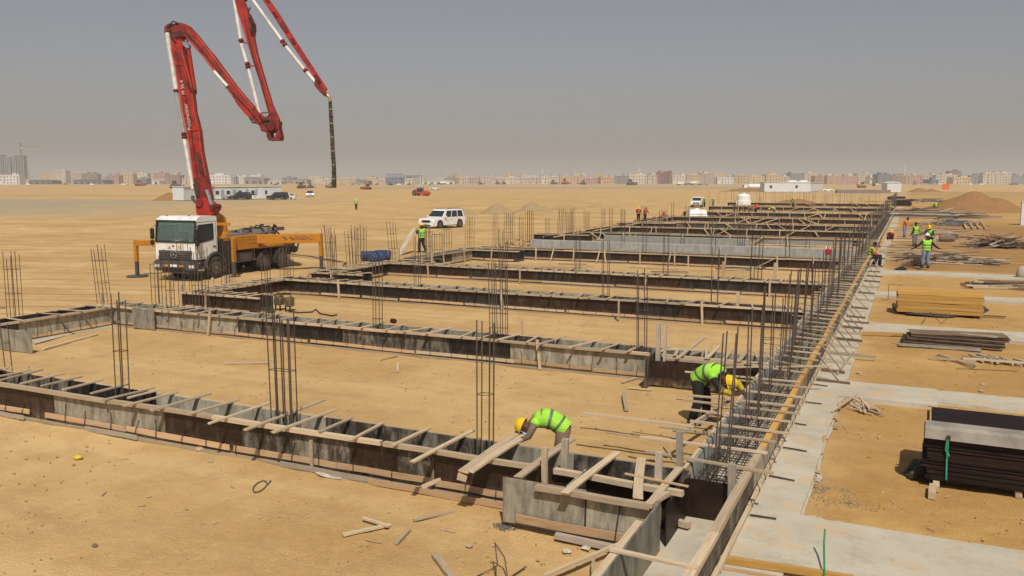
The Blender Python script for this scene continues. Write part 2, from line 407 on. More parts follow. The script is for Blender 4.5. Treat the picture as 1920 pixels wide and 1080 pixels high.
# ------------------------------------------------------------------ concrete footing strips
m_, nt_, b_ = nmat('blinding_concrete', (.5, .47, .41), .9)
P_ = coords(nt_, world=True)
c_ = mix(nt_, noise(nt_, P_, .9, 5, .6, .35, .68), (.40, .355, .27), (.50, .455, .36))
c_ = mix(nt_, mix(nt_, 1.0, noise(nt_, P_, 4.5, 6, .75, .5, .72), .5, 'MULTIPLY'), c_, (.25, .22, .165))
c_ = mix(nt_, mix(nt_, 1.0, noise(nt_, P_, 1.6, 6, .7, .52, .66), .8, 'MULTIPLY'), c_, (.50, .37, .21))
nt_.links.new(c_, b_.inputs['Base Color']); bump(nt_, b_, noise(nt_, P_, 12, 4, .7, .2, .8), .3, .01)
BLIND = m_
FOOT = plain('footing_dusty', (.30, .235, .155), .95, 0, (.36, .25, .13), 2, .9)
def strip(x0, y0, x1, y1, z=.09, jit=.03, name='concrete_strip', step=.5, mat=None):
    """strip with uneven cast edges, a real step above the sand"""
    pts = []
    def edge(a, b):
        L = math.hypot(b[0]-a[0], b[1]-a[1]); n = max(1, int(L/step))
        for i in range(n):
            t = i/n; x = a[0]+(b[0]-a[0])*t; y = a[1]+(b[1]-a[1])*t
            pts.append((x+R.uniform(-jit, jit), y+R.uniform(-jit, jit)))
    cs = [(x0, y0), (x1, y0), (x1, y1), (x0, y1)]
    for i in range(4): edge(cs[i], cs[(i+1) % 4])
    n = len(pts); m = M(); vs = [(x, y, z) for x, y in pts]+[(x+R.uniform(-.02, .02), y+R.uniform(-.02, .02), -.06) for x, y in pts]
    m.add(vs, [tuple(range(n))]+[(i, i+n, (i+1) % n+n, (i+1) % n) for i in range(n)])
    o = m.build(name, mat or BLIND); tag(o, kind='structure'); return o
ROWS = [10.78, 19.22, 27.6, 35.3, 46.0, 54.2, 62.9, 72.0, 81.5, 94.6, 111.0, 135.0, 160.0]
BW = .68; HT = .66
XL = lambda y: -24.0 if y < 70 else -24.0-(y-70)*.075
for i, y in enumerate(ROWS):
    if i < 9: strip((-40 if i == 0 else -24.4), y-.11, -2.75, y+BW+.1, .035+.004*(i % 2), .03, 'footing_strip', mat=FOOT)
strip(-2.745, 4.0, -1.12, 50, .046, .02, 'footing_strip')
strip(-2.745, 50.01, -1.2, 162, .046, .04, 'footing_strip')
# slab edge strip in blocks and the cross strips to the right
strip(-1.87, 10.2, -1.16, 20.75, .092, .012)
for k in range(28):
    y = 20.83+k*1.13
    strip(-1.86, y, -1.12-.012*k+R.uniform(-.03, .03), y+1.05, .088+R.uniform(-.006, .006), .02)
strip(-1.40, 10.25, 9, 11.88, .0955, .012)
strip(-1.40, 19.15, .74, 20.66, .096, .012); strip(.745, 19.5, 12, 20.66, .080, .02)
strip(-1.2, 28.0, 12, 29.75, .09, .03); strip(-1.4, 37.1, 14, 38.5, .09, .03)
strip(-1.45, 46.2, 16, 47.9, .09, .03)
strip(-24.4, 11.6, -23.1, 20.0, .037, .03, 'footing_strip')
strip(-23.05, 22.4, -20.6, 23.8, .037, .03, 'footing_strip')

# ------------------------------------------------------------------ formwork
ORD = ['nearest', 'second', 'third', 'fourth', 'fifth', 'sixth', 'seventh', 'eighth', 'ninth', 'tenth', 'eleventh', 'twelfth', 'farthest']
def pick(mats): return mats[R.randrange(len(mats))]
def formwork(label, axis, n0, s0, s1, front, back, W=BW, h=HT, sheet=(1.5, 2.5), spacing=.6, spr=(.15, .45), name='beam_formwork', rails=True,
             base=True, wires=False, rmatl=W_OLD, group=None, skew=.12, zb=.05, flip=1, props=0, spw=(.05, .075), z_s=None, parent=None):
    def T(s, n, z): return Vector((s, n0+n*flip, z)) if axis == 'x' else Vector((n0+n*flip, s, z))
    rt = parent or root(name, T((s0+s1)/2, W/2, 0), label, 'formwork', group)
    for side, mats in ((0, front), (1, back)):
        if not mats: continue
        s = s0
        while s < s1-.05:
            L = min(R.uniform(*sheet), s1-s)
            if s1-s-L < .5: L = s1-s
            n = -.02+R.uniform(-.004, .004) if side == 0 else W+.002+R.uniform(-.004, .004)
            zt = h-R.uniform(0, .02)
            m = M(); a = T(s+.003, n, zb); b = T(s+L-.003, n+.018, zt)
            m.span(a, b); o = m.build('panel', pick(mats), rt, world=True)
            s += L
    if rails:
        for side in (0, 1):
            if side == 0 and not front or side == 1 and not back: continue
            s = s0
            while s < s1-.1:
                L = min(R.uniform(2.6, 4.2), s1-s); w = .085 if side == 0 else .045
                n = -.028-w/2 if side == 0 else W+.028+w/2
                dz = R.uniform(-.006, .008)
                plank('rail', T(s, n+R.uniform(-.006, .006), h-.03+dz), T(s+L-.01, n+R.uniform(-.006, .006), h-.03+dz+R.uniform(-.006, .006)), w, .065, rmatl, rt); s += L
    if base:
        s = s0+R.uniform(0, .4)
        while s < s1-.6:
            L = min(R.uniform(1.6, 3.6), s1-s)
            plank('base_board', T(s, -.045, .13+R.uniform(-.015, .015)), T(s+L-R.uniform(.01, .12), -.05, .13+R.uniform(-.015, .015)), .022, .085, W_TAN if R.random() < .7 else W_OLD, rt)
            s += L
    if spacing:
        s = s0+.3
        zz = h+.018
        while s < s1-.1:
            sk = R.gauss(.05, skew); a = R.uniform(*spr); b = R.uniform(.0, .22)+(R.random() < .2)*.25
            plank('spreader', T(s-sk*(a+.4), -a-.08, zz+R.uniform(0, .004)), T(s+sk*(b+.4), W+b+.03, zz+R.uniform(0, .01)), R.uniform(*spw), .026, W_OLD, rt)
            s += spacing*R.choice([.55, .8, .95, 1.0, 1.1, 1.25, 1.5])
    if wires:
        s = s0+.4
        while s < s1-.2:
            k = R.uniform(-.06, .06); zt = R.uniform(.3, .48)
            pts = [T(s+k, -.028, zt), T(s+k*.2+.02, -.05, zt-.1), T(s, -.068, .16), T(s+.01, -.072, .08)]
            M().tube(pts, .0065, 4).build('tie_wire', WIRE, rt, world=True)
            s += R.uniform(.42, .66)
    for i in range(props):
        s = s0+(i+.5)*(s1-s0)/props+R.uniform(-.6, .6); lean = R.uniform(-.1, .1)
        plank('stake', T(s, -.16, .02), T(s+lean, -.12, h+.1), .05, .07, W_OLD, rt, up=(1, 0, 0))
    return rt
def pl(rt, a, za, b, zb_, w=.07, t=.028, mat=W_OLD, name='board', up=(0, 0, 1)):
    return plank(name, G(*a, za), G(*b, zb_), w, t, mat, rt, up)

# --- nearest beam: sheets set out one by one as in the photograph
rt = root('beam_formwork', (-14, ROWS[0]+.34, 0), 'nearest long beam formwork of brown and grey sheets crossed by loose timber spreaders', 'formwork')
X0 = -24.0
seq = [(-24, P_BROWN), (-21.7, P_DARK), (-19.6, P_BROWN), (-17.3, P_BROWN), (-14.85, P_GREY), (-11.92, P_BROWN), (-11.1, P_BROWN), (-10.15, P_MOT), (-9.1, P_MOT), (-7.9, P_BROWN), (-7.0, P_MOT), (-6.35, P_BROWN), (-4.3, None)]
for (a, mt), (b, _) in zip(seq, seq[1:]):
    M().span((a+.003, ROWS[0]-.02+R.uniform(-.003, .003), .05), (b-.003, ROWS[0]-.002, HT-.01)).build('panel', mt, rt, world=True)
s = X0
for L, mt in ((2.4, P_GREY), (2.4, P_MOT), (1.9, P_DARK), (2.0, P_MOT), (2.4, P_DARK), (1.6, P_GREY), (2.4, P_GREY), (1.2, P_MOT), (2.1, P_MOT), (1.25, P_GREY), (1.73, P_MOT)):
    M().span((s+.003, ROWS[0]+BW+.002, .05), (s+L-.003, ROWS[0]+BW+.02, HT-R.uniform(0, .015))).build('panel', mt, rt, world=True); s += L
for a, b in ((-24, -20.1), (-20.1, -16.6), (-16.6, -13.2), (-13.2, -10.7), (-10.7, -7.25), (-7.2, -4.6)):
    plank('rail', (a, ROWS[0]-.07, HT-.02), (b-.02, ROWS[0]-.07+R.uniform(-.015, .015), HT-.02+R.uniform(-.01, .01)), .095, .07, W_OLD, rt)
for a, b in ((-24, -20), (-20, -16.2), (-16.2, -12.5), (-12.5, -8.9), (-8.9, -5.6), (-5.6, -2.72)):
    plank('rail', (a, ROWS[0]+BW+.045, HT-.03), (b-.01, ROWS[0]+BW+.045, HT-.03), .035, .06, W_OLD, rt)
for a, b in ((-24, -21), (-20.9, -18.2), (-18.1, -15.55), (-15.1, -12.9), (-12.88, -10.4), (-10.3, -8.15), (-8.13, -6.4), (-6.35, -4.9)):
    plank('base_board', (a, ROWS[0]-.05, .15+R.uniform(-.02, .02)), (b, ROWS[0]-.06, .15+R.uniform(-.02, .02)), .024, .1, W_TAN, rt)
for a, b, dy in ((-16.9, -15.6, .1), (-13.9, -12.5, .1), (-9.2, -7.2, .13), (-7.4, -5.0, .2)):
    plank('base_board', (a, ROWS[0]-dy-.02, .05), (b, ROWS[0]-dy-.05, .06), .026, .09, W_GREY if a < -9 else W_TAN, rt)
for a, b in (((0, 713), (80, 693)), ((38, 720), (120, 700)), ((77, 724), (153, 706)), ((117, 731), (193, 712)), ((170, 738), (240, 720)), ((193, 750), (290, 727)), ((233, 761), (333, 735)), ((240, 746), (300, 730)),
             ((283, 770), (395, 738)), ((352, 777), (448, 749)), ((392, 794), (508, 754)), ((460, 806), (607, 750)), ((511, 811), (630, 768)), ((600, 810), (660, 783)),
             ((655, 827), (718, 793)), ((737, 835), (805, 803)), ((772, 867), (887, 807))):
    pl(rt, a, HT+.03, b, HT+.035, R.uniform(.055, .085), .028, name='spreader')
for k in range(14):
    x = -23.7+k*.62
    if G(0, 713, .7).x-.2 < x: break
    plank('spreader', (x, ROWS[0]-.3, HT+.03), (x+.1, ROWS[0]+BW+.2, HT+.03), .07, .028, W_OLD, rt)
for a, b, w in (((868, 885), (968, 813), .15), ((880, 884), (984, 817), .13), ((970, 896), (1072, 823), .12), ((1058, 926), (1158, 848), .11), ((1196, 934), (1203, 860), .13), ((1222, 941), (1275, 877), .1)):
    pl(rt, a, HT+.035, b, HT+.06 if w > .12 else HT+.035, w, .03, name='spreader')
pl(rt, (1172, 888), HT+.07, (1290, 912), HT+.07, .035, .02, W_TAN, 'spreader')
plank('rail', (-4.35, 10.72, HT-.03), (-2.5, 10.62, HT-.03), .1, .075, W_OLD, rt)
s = -23.6
while s < -4.6:
    k = R.uniform(-.07, .07); zt = R.uniform(.3, .45)
    M().tube([(s+k, 10.745, zt), (s+k*.3, 10.72, zt-.1), (s, 10.685, .17), (s+.01, 10.67, .07)], .007, 4).build('tie_wire', WIRE, rt, world=True); s += R.uniform(.5, .75)
plank('stake', (-8.58, 10.66, .03), (-8.6, 10.68, .52), .035, .05, W_GREY, rt, up=(1, 0, 0))
plank('brace', G(350, 828, .02), G(306, 773, .5), .06, .04, W_OLD, rt)
plank('brace', G(118, 782, .03), G(115, 753, .42), .035, .04, W_GREY, rt, up=(1, 0, 0))
plank('brace', G(858, 893, .3), G(952, 922, .12), .03, .11, W_OLD, rt)
plank('brace', G(790, 914, .12), G(832, 897, .2), .03, .06, W_OLD, rt)
# --- corner box in front of the beam end
rt = root('corner_formwork', (-3.9, 10.3, 0), 'grey corner box of large worn sheets with posts at the end of the nearest beam', 'formwork')
M().span((-4.82, 10.0, .07), (-3.62, 10.018, .70)).build('panel', P_GREY, rt, world=True)
M().span((-3.61, 10.0, .05), (-2.66, 10.018, .66)).build('panel', P_GREY, rt, world=True)
M().span((-3.9, 10.02, .3), (-3.88, 10.72, .72)).build('panel', P_GREY, rt, world=True)
M().span((-2.66, 6.0, .04), (-2.64, 10.05, .70)).build('panel', P_GREY, rt, world=True)
plank('rail', (-2.71, 6.0, .655), (-2.71, 9.35, .665), .09, .07, W_OLD, rt)
plank('rail', (-4.3, 9.95, .655), (-2.75, 9.94, .655), .1, .07, W_OLD, rt)
plank('rail', G(1215, 948, .68), G(1250, 925, .68), .11, .06, W_OLD, rt)
plank('base_board', (-4.6, 9.96, .17), (-2.9, 9.96, .17), .03, .11, W_TAN, rt)
plank('base_board', (-4.0, 9.9, .06), (-2.95, 9.85, .06), .08, .07, W_GREY, rt)
for (x, y, z0, z1, w, mt) in ((-4.46, 10.62, .1, .98, .08, W_OLD), (-4.33, 11.06, .1, 1.0, .1, W_GREY), (-2.86, 10.75, .05, 1.1, .09, W_GREY), (-2.8, 11.62, .1, 1.15, .09, W_GREY), (-1.98, 11.2, .1, .92, .1, W_GREY), (-2.72, 10.2, .1, .66, .06, W_TAN)):
    plank('post', (x, y, z0), (x+R.uniform(-.01, .01), y, z1), w, w*.8, mt, rt, up=(0, 1, 0))
M().tube([(-3.62, 9.99, .68), (-3.62, 9.98, .1)], .009, 4).build('tie_wire', WIRE, rt, world=True)
M().tube([(-3.15, 9.99, .62), (-3.2, 9.93, .1)], .009, 4).build('tie_wire', WIRE, rt, world=True)
plank('board', G(1145, 1030, .72), G(1308, 1065, .72), .07, .03, W_OLD, rt)
plank('board', G(1250, 972, .12), G(1293, 985, .12), .09, .08, W_OLD, rt)
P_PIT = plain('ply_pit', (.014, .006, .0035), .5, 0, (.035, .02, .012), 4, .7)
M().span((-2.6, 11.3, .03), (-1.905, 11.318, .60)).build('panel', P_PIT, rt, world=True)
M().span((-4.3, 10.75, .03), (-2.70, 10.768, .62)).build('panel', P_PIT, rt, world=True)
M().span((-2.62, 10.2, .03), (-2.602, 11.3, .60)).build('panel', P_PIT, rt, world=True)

# --- long edge beam, running away on the right
EY1 = 162.0
rt = root('edge_formwork', (-2.25, 60, 0), 'long right hand edge formwork with yellow top rail running away to the far end', 'formwork')
def yrun(x, y0, y1, name, w, t, z, mats, jit=.008, ln=(3, 4.2)):
    y = y0
    while y < y1-.2:
        L = min(R.uniform(*ln), y1-y); mt = mats(y) if callable(mats) else mats
        plank(name, (x+R.uniform(-jit, jit), y, z+R.uniform(-jit, jit)), (x+R.uniform(-jit, jit), y+L-.015, z+R.uniform(-jit, jit)), w, t, mt, rt); y += L
yrun(-1.84, 5.5, 12.9, 'rail', .11, .075, HT+.0, W_OLD)
yrun(-1.84, 12.9, 60, 'rail', .10, .075, HT+.0, W_YEL)
yrun(-1.84, 60, 110, 'rail', .09, .075, HT+.0, W_OLD)
yrun(-2.70, 11.5, 110, 'rail', .05, .06, HT-.02, W_OLD)
y = 5.5
while y < 110:
    L = R.uniform(2.2, 2.5)*(1 if y < 60 else 2)
    M().span((-1.897, y, .05), (-1.88, y+L-.006, HT-.035)).build('panel', P_GREY if R.random() < .6 else P_MOT, rt, world=True); y += L
y = 11.5
while y < 110:
    if any(abs(y-r-.3) < .5 for r in ROWS): y += .3
    L = R.uniform(2.2, 2.5)*(1 if y < 60 else 2)
    M().span((-2.67, y, .05), (-2.652, y+L-.006, HT-R.uniform(.0, .02))).build('panel', P_PALE if y < 26 or R.random() < .4 else P_GREY, rt, world=True); y += L
# spreader sticks over the edge beam
for a, b in (((1093, 775), (1300, 800)), ((1211, 846), (1449, 887)), ((1200, 819), (1438, 849)), ((1236, 800), (1455, 829)), ((1294, 789), (1481, 813)), ((1286, 767), (1485, 791)), ((1281, 750), (1500, 776)), ((1290, 741), (1490, 761)), ((1310, 722), (1505, 745)), ((1330, 707), (1520, 727)), ((1285, 697), (1500, 716)), ((1342, 689), (1560, 686))):
    pl(rt, a, HT+.075, b, HT+.06, R.uniform(.045, .065), .03, W_OLD, 'spreader')
y = 18.3
while y < 62:
    sk = R.gauss(-.1, .16); z = HT+.06+R.uniform(0, .02)
    plank('spreader', (-2.72-R.uniform(.05, .4), y-sk, z), (-1.80+R.uniform(.0, .14), y+sk*.6, z-.01), R.uniform(.04, .06), .03, W_OLD, rt)
    y += R.uniform(.5, .85)*(1 if y < 35 else 1.6)
# slanting braces on the slab side
y = 17.8
y = 20.8
while y < 50:
    plank('brace', (-1.80, y, .64), (-1.26, y-.42, .12), .032, .02, W_BRACE, rt)
    plank('board', (-1.76, y-.42, .13), (-1.12+R.uniform(-.1, .12)+(R.random() < .25)*.5, y-.5, .12), .035, .07, W_BROWN if R.random() < .6 else W_GREY, rt)  # boards coloured dark to stand for shadow gaps between slab blocks
    y += 1.13 if y < 30 else 2.26
yrun(-1.835, 6, 30, 'base_board', .06, .06, .125, W_OLD, .006)
for k in range(16):
    yy = 11.6+k*.55+R.uniform(-.1, .1)
    if k % 3 == 0: plank('spacer', (-1.78, yy, .118), (-1.78+R.uniform(.18, .42), yy+R.uniform(-.05, .05), .108), .02, .02, P_DARK, rt)
    M().tube([(-1.83, yy+.2, .3), (-1.79, yy+.22, .2), (-1.78, yy+.2, .15)], .007, 4).build('tie_wire', WIRE, rt, world=True)
# --- reinforcement cage inside it
cg = root('rebar_cage', (-2.27, 30, 0), 'dark reinforcement cage lying inside the long right hand edge formwork', 'rebar cage')
y = 11.7; n = 0; M2 = M(); sm = None
def stirrup(m, y):
    x0, x1, z0, z1 = -2.58+R.uniform(-.01, .01), -1.96+R.uniform(-.01, .01), .1, .5+R.uniform(-.01, .01)
    for a, b in (((x0, y, z0), (x0, y, z1)), ((x0, y, z1), (x1, y, z1)), ((x1, y, z1), (x1, y, z0)), ((x1, y, z0), (x0, y, z0))): m.tube([a, b], .0055, 4, cap=False)
while y < 110:
    if n < 285:
        m = M(); stirrup(m, y); m.build('stirrup', REBAR, cg, world=True)
    else: stirrup(M2, y)
    n += 1; y += .13 if y < 45 else .3
M2.build('far_stirrups', REBAR, cg, world=True, kind='stuff')
for lv, (z, xs) in enumerate(((.5, (-2.56, -2.44, -2.32, -2.2, -2.08, -1.98)), (.3, (-2.57, -1.97)), (.12, (-2.56, -2.36, -2.16, -1.98)))):
    for x in xs:
        yy = 11.6+R.uniform(0, .1)
        while yy < 110:
            L = 12 if yy < 60 else 24; rod('bar', (x, yy, z+R.uniform(-.008, .008)), (x+R.uniform(-.015, .015), min(yy+L, 110), z+R.uniform(-.008, .008)), .009, cg); yy += L-.4

# --- the other cross beams
CFG = {1: dict(f=[P_MOT, P_GREY, P_GREY, P_DARK], b=[P_GREY, P_MOT], sp=.62), 2: dict(f=[P_BROWN, P_DARK], b=[P_GREY, P_MOT], sp=.72), 3: dict(f=[P_BROWN, P_DARK], b=[P_GREY], sp=.6),
       4: dict(f=[P_DARK, P_MOT, P_BROWN], b=[P_DARK], sp=0), 5: None, 6: dict(f=[CONC, P_DARK, P_BROWN], b=[P_MOT], sp=0), 7: dict(f=[P_BROWN, P_DARK], b=[P_GREY], sp=.9), 8: dict(f=[P_DARK, P_MOT], b=[P_GREY], sp=0),
       9: dict(f=[P_BROWN, P_DARK], b=[P_GREY], sp=1.2), 10: dict(f=[P_BROWN, P_DARK], b=[P_BROWN], sp=1.4), 11: dict(f=[P_DARK], b=[P_DARK], sp=1.8), 12: dict(f=[P_BROWN], b=[P_DARK], sp=2.5)}
LBL = {1: 'second beam formwork from the camera, grey mottled sheets with stub boards at its left end', 2: 'third beam formwork from the camera, dark brown sheets under evenly spaced spreaders',
       3: 'fourth beam formwork from the camera, dark brown sheets with tan base boards', 4: 'fifth beam formwork from the camera, black and grey sheets with upright battens and no spreaders',
       6: 'seventh beam row, partly stripped grey concrete behind brown sheets', 7: 'eighth beam formwork with many short slanting spreaders', 8: 'ninth beam formwork with dark mottled sheets',
       9: 'tenth beam formwork near the workers in orange vests', 10: 'eleventh beam formwork just before the white water tanks', 11: 'twelfth beam formwork, dark line beyond the water tanks', 12: 'farthest beam formwork, dark line at the end of the foundations'}
FRM = {}
for i, c in CFG.items():
    y = ROWS[i]; xl = XL(y)
    if c is None: continue
    FRM[i] = formwork(LBL[i], 'x', y, xl, -2.72, c['f'], c['b'], sheet=(1.1, 2.5) if i < 5 else (2.2, 4.5), spacing=c['sp'], wires=(i in (1, 2)), props=(0, 2, 3, 4, 9, 0, 6, 8, 8, 10, 12, 8, 6)[i], spr=(.1, .3) if i > 1 else (.06, .3), skew=.17)
for i in (4, 6, 7, 8, 9, 10, 11, 12):
    for k in range(5 if i < 6 else 8):
        x = R.uniform(-22.5, -4); y = ROWS[i]-.12; dx = R.choice([-1.2, 1.2, -.6, .1, .1]); L_ = 1 if i < 9 else 1.6
        plank('brace', (x, y-.25, .05), (x+dx*L_, y-.02, .7), .05*L_, .09*L_, W_OLD, FRM[i], up=(0, 1, 0))
    for k in range(9):
        x = R.uniform(-22, -4); y = ROWS[i]-R.uniform(.6, 4); l = R.uniform(.8, 3)
        o = plank('plank', (x, y, .05), (x+l, y+R.uniform(-.5, .5), .06), .12, .04, W_OLD if k % 3 else W_BROWN); tag(o, 'loose plank lying on the sand in front of the %s beam row' % ORD[i], 'plank', 'loose planks between the beam rows')
# cast beam already struck: pale concrete
o = M().span((-24, ROWS[5], .03), (-2.75, ROWS[5]+.6, .58)).build('concrete_footing', CONC, None, bevel=.02); tag(o, 'long struck grey concrete beam, pale and bare, sixth row from the camera', 'concrete beam')
o = M().span((-21, ROWS[6]-1.6, .03), (-10.2, ROWS[6]-1.1, .56)).build('concrete_footing', CONC, None, bevel=.02); tag(o, 'shorter bare grey concrete beam behind the long struck one', 'concrete beam')
# uneven end boards of the second beam near the edge beam (dark pit)
rt = root('end_formwork', (-3.9, 19.1, 0), 'dark brown end box where the second beam meets the edge beam, behind the stooping worker', 'formwork')
M().span((-5.2, 18.55, .05), (-2.72, 18.57, .62)).build('panel', P_BROWN, rt, world=True)
M().span((-5.22, 18.2, .05), (-5.2, 19.2, .72)).build('panel', P_MOT, rt, world=True)
plank('rail', G(1250, 673, .66), G(1395, 685, .66), .09, .06, W_OLD, rt)
for a, b in (((1270, 672), (1320, 633)), ((1325, 672), (1348, 649)), ((1384, 678), (1405, 655)), ((1250, 655), (1318, 656))): plank('spreader', G(*a, .71), G(*b, .71), .09, .03, W_OLD, rt)
for x, z1, w in ((-5.08, 1.45, .1), (-4.92, 1.4, .07)): plank('post', (x, 18.75, .05), (x, 18.75, z1), w, .08, W_GREY, rt, up=(0, 1, 0))
for a, b in (((1252, 702), (1425, 722)), ((1255, 710), (1420, 733))): plank('base_board', G(*a, .12), G(*b, .12), .03, .07, W_OLD, rt)
# left edge beams, open between the rows
def left_edge(label, y0, y1, fm, bm, **k): return formwork(label, 'y', -23.3, y0, y1, fm, bm, flip=-1, W=.7, **k)
left_edge('left edge formwork running toward the camera from the second beam, grey sheets', 13.6, 19.1, [P_GREY, P_MOT], [P_DARK], sheet=(1.8, 2.6), spacing=.75, wires=True)
left_edge('left edge formwork in front of the pump truck, brown sheets under thin spreaders', 23.3, 27.5, [P_BROWN, P_DARK], [P_GREY], spacing=.42, spr=(.1, .3))
left_edge('left edge formwork beside the blue barrels, brown sheets and spreaders', 30.6, 35.2, [P_BROWN, P_DARK], [P_GREY], spacing=.5)
left_edge('left edge formwork between fourth and fifth beams with dark sheets', 37.8, 45.9, [P_DARK, P_GREY], [P_GREY], spacing=0, props=4)
for i in range(5, 9): formwork('left edge formwork ' + ['beyond the fifth beam', 'beside the struck concrete', 'by the eighth beam', 'ahead of the men in orange vests'][i-5], 'y', XL(ROWS[i])+.7, ROWS[i]+2.5, ROWS[i+1]-.3, [P_DARK, CONC], [P_DARK], flip=-1, spacing=0, sheet=(2, 4), props=2)
for (lab, y, x0, x1, fm) in (('brown stub formwork with two sheets in front of the pump truck', 22.75, -24.0, -20.3, [P_BROWN]), ('dark brown stub formwork right of the truck rear outrigger', 30.2, -24.0, -21.2, [P_BROWN]),
                         ('black stub formwork ahead of the grey struck beam', 37.3, -24, -21.8, [P_DARK]), ('black stub formwork near the walking worker with the plank', 44.2, -24.5, -20.2, [P_DARK]), ('dark stub formwork at the left ends of the far rows', 59.5, -26, -21.5, [P_BROWN]), ('dark stub formwork ahead of the orange vested pair', 79.0, -25.5, -20.0, [P_BROWN])):
    formwork(lab, 'x', y, x0, x1, fm, [P_DARK], W=.6, spacing=.5 if y < 35 else 0, props=1, sheet=(1.5, 2))
rt = root('propped_sheet', (-21.8, 19.0, 0), 'plain grey sheet standing against the second beam below the truck', 'plywood sheet')
rt2 = M().span((-22.25, 19.02, .03), (-21.3, 19.04, .68)).build('panel', P_GREY, rt, world=True)
rt.rotation_euler.z = 0
M().span(G(0, 655, .02), G(0, 655, .02)+Vector((1.35, .02, .6))).build('loose_sheet', P_GREY); tag(bpy.data.objects['loose_sheet'], 'grey sheet standing at the far left edge behind the nearest beam', 'plywood sheet')
st = root('stake_group', (-22, 19.5, 0), 'weathered timber stakes standing at the left end of the second beam', 'stakes')
for px, y0, y1 in ((193, 600, 548), (312, 610, 553), (342, 575, 532), (400, 560, 520), (422, 562, 517)):
    b = G(px, y0, .03); dep = (-b.x*SA+b.y*CA); plank('stake', b, b+Vector((0, 0, (y0-y1)*dep/F)), .09, .07, W_OLD, st, up=(0, 1, 0))
st = root('stake_group', (-8, 34, 0), 'weathered timber stakes standing through the middle beam rows', 'stakes')
for px, y0, y1, w in ((1452, 545, 492, .12), (1382, 604, 545, .12), (1160, 600, 560, .05), (1390, 540, 505, .1), (1355, 532, 490, .1), (978, 640, 600, .05), (810, 512, 475, .1), (748, 500, 465, .1), (597, 550, 520, .1), (1290, 510, 478, .05)):
    b = G(px, y0, .03); dep = (-b.x*SA+b.y*CA); plank('stake', b, b+Vector((0, 0, (y0-y1)*dep/F)), w, .08, W_OLD if px != 1355 else W_TAN, st, up=(0, 1, 0))

# ------------------------------------------------------------------ column starter bars
def rebar_column(x, y, nx, ny, sx, sy, top, label, ties=(.95, 1.6), lean=(0, 0), detail=True, base=.05, group='column starter bars standing in the foundations'):
    rt = root('starter_bars', (x, y, 0), label, 'rebar', group) if detail else None
    m = M(); pts = []
    for i in range(nx):
        for j in range(ny):
            if 0 < i < nx-1 and 0 < j < ny-1: continue
            bx = (i/(max(1, nx-1))-.5)*sx; by = (j/max(1, ny-1)-.5)*sy
            t = top+R.uniform(-.12, .1); q = (bx*1.05+lean[0]*t+R.uniform(-.02, .02), by+lean[1]*t+R.uniform(-.02, .02), t)
            if detail: rod('bar', (x+bx, y+by, base), (x+q[0], y+q[1], q[2]), .0115, rt)
            else: m.tube([(bx, by, base), q], .0125, 4, cap=False)
    if detail:
        for z in ties:
            f = z/top; m2 = M(); c = [(-sx/2-.012+lean[0]*z, -sy/2-.012+lean[1]*z, z), (sx/2+.012+lean[0]*z, -sy/2-.012+lean[1]*z, z+.01), (sx/2+.012+lean[0]*z, sy/2+.012+lean[1]*z, z), (-sx/2-.012+lean[0]*z, sy/2+.012+lean[1]*z, z)]
            m2.tube(c+[c[0]], .006, 4); m2.build('tie', REBAR, rt)
        return rt
    o = m.build('starter_bars', REBAR); o.location = (x, y, base); return tag(o, label, 'rebar', group)
COLX = [-21.1, -17.25, -13.4, -9.5, -5.66]
CN = ['leftmost', 'second from left', 'third from left', 'fourth from left', 'rightmost']
for r, y in enumerate(ROWS):
    for k, x in enumerate(COLX):
        if r == 0 and k == 0: continue
        big = (r == 0 and k == 3) or (r == 1 and k == 3) or (r > 1 and R.random() < .2)
        nx = 4 if big else 2
        if r > 1 and R.random() < .12: continue
        rebar_column(x+R.uniform(-.12, .12)*(r > 0), y+.34, nx, 2, .44 if big else .2, .14, 2.55+R.uniform(-.1, .1), 'bare column bars on the %s beam, %s in its row' % (ORD[r], CN[k]), detail=y < 60, lean=(R.uniform(-.02, .02), R.uniform(-.01, .01)), ties=(R.uniform(1.2, 1.7), R.uniform(.5, 1.0)) if r else (1.5,))
CTOP = [475, 461, 600, 492, 450, 467, 445, 460, 425, 430, 423, 418, 432, 438, 430, 407, 400, 399, 396, 407, 391, 390, 396, 391, 391, 392]
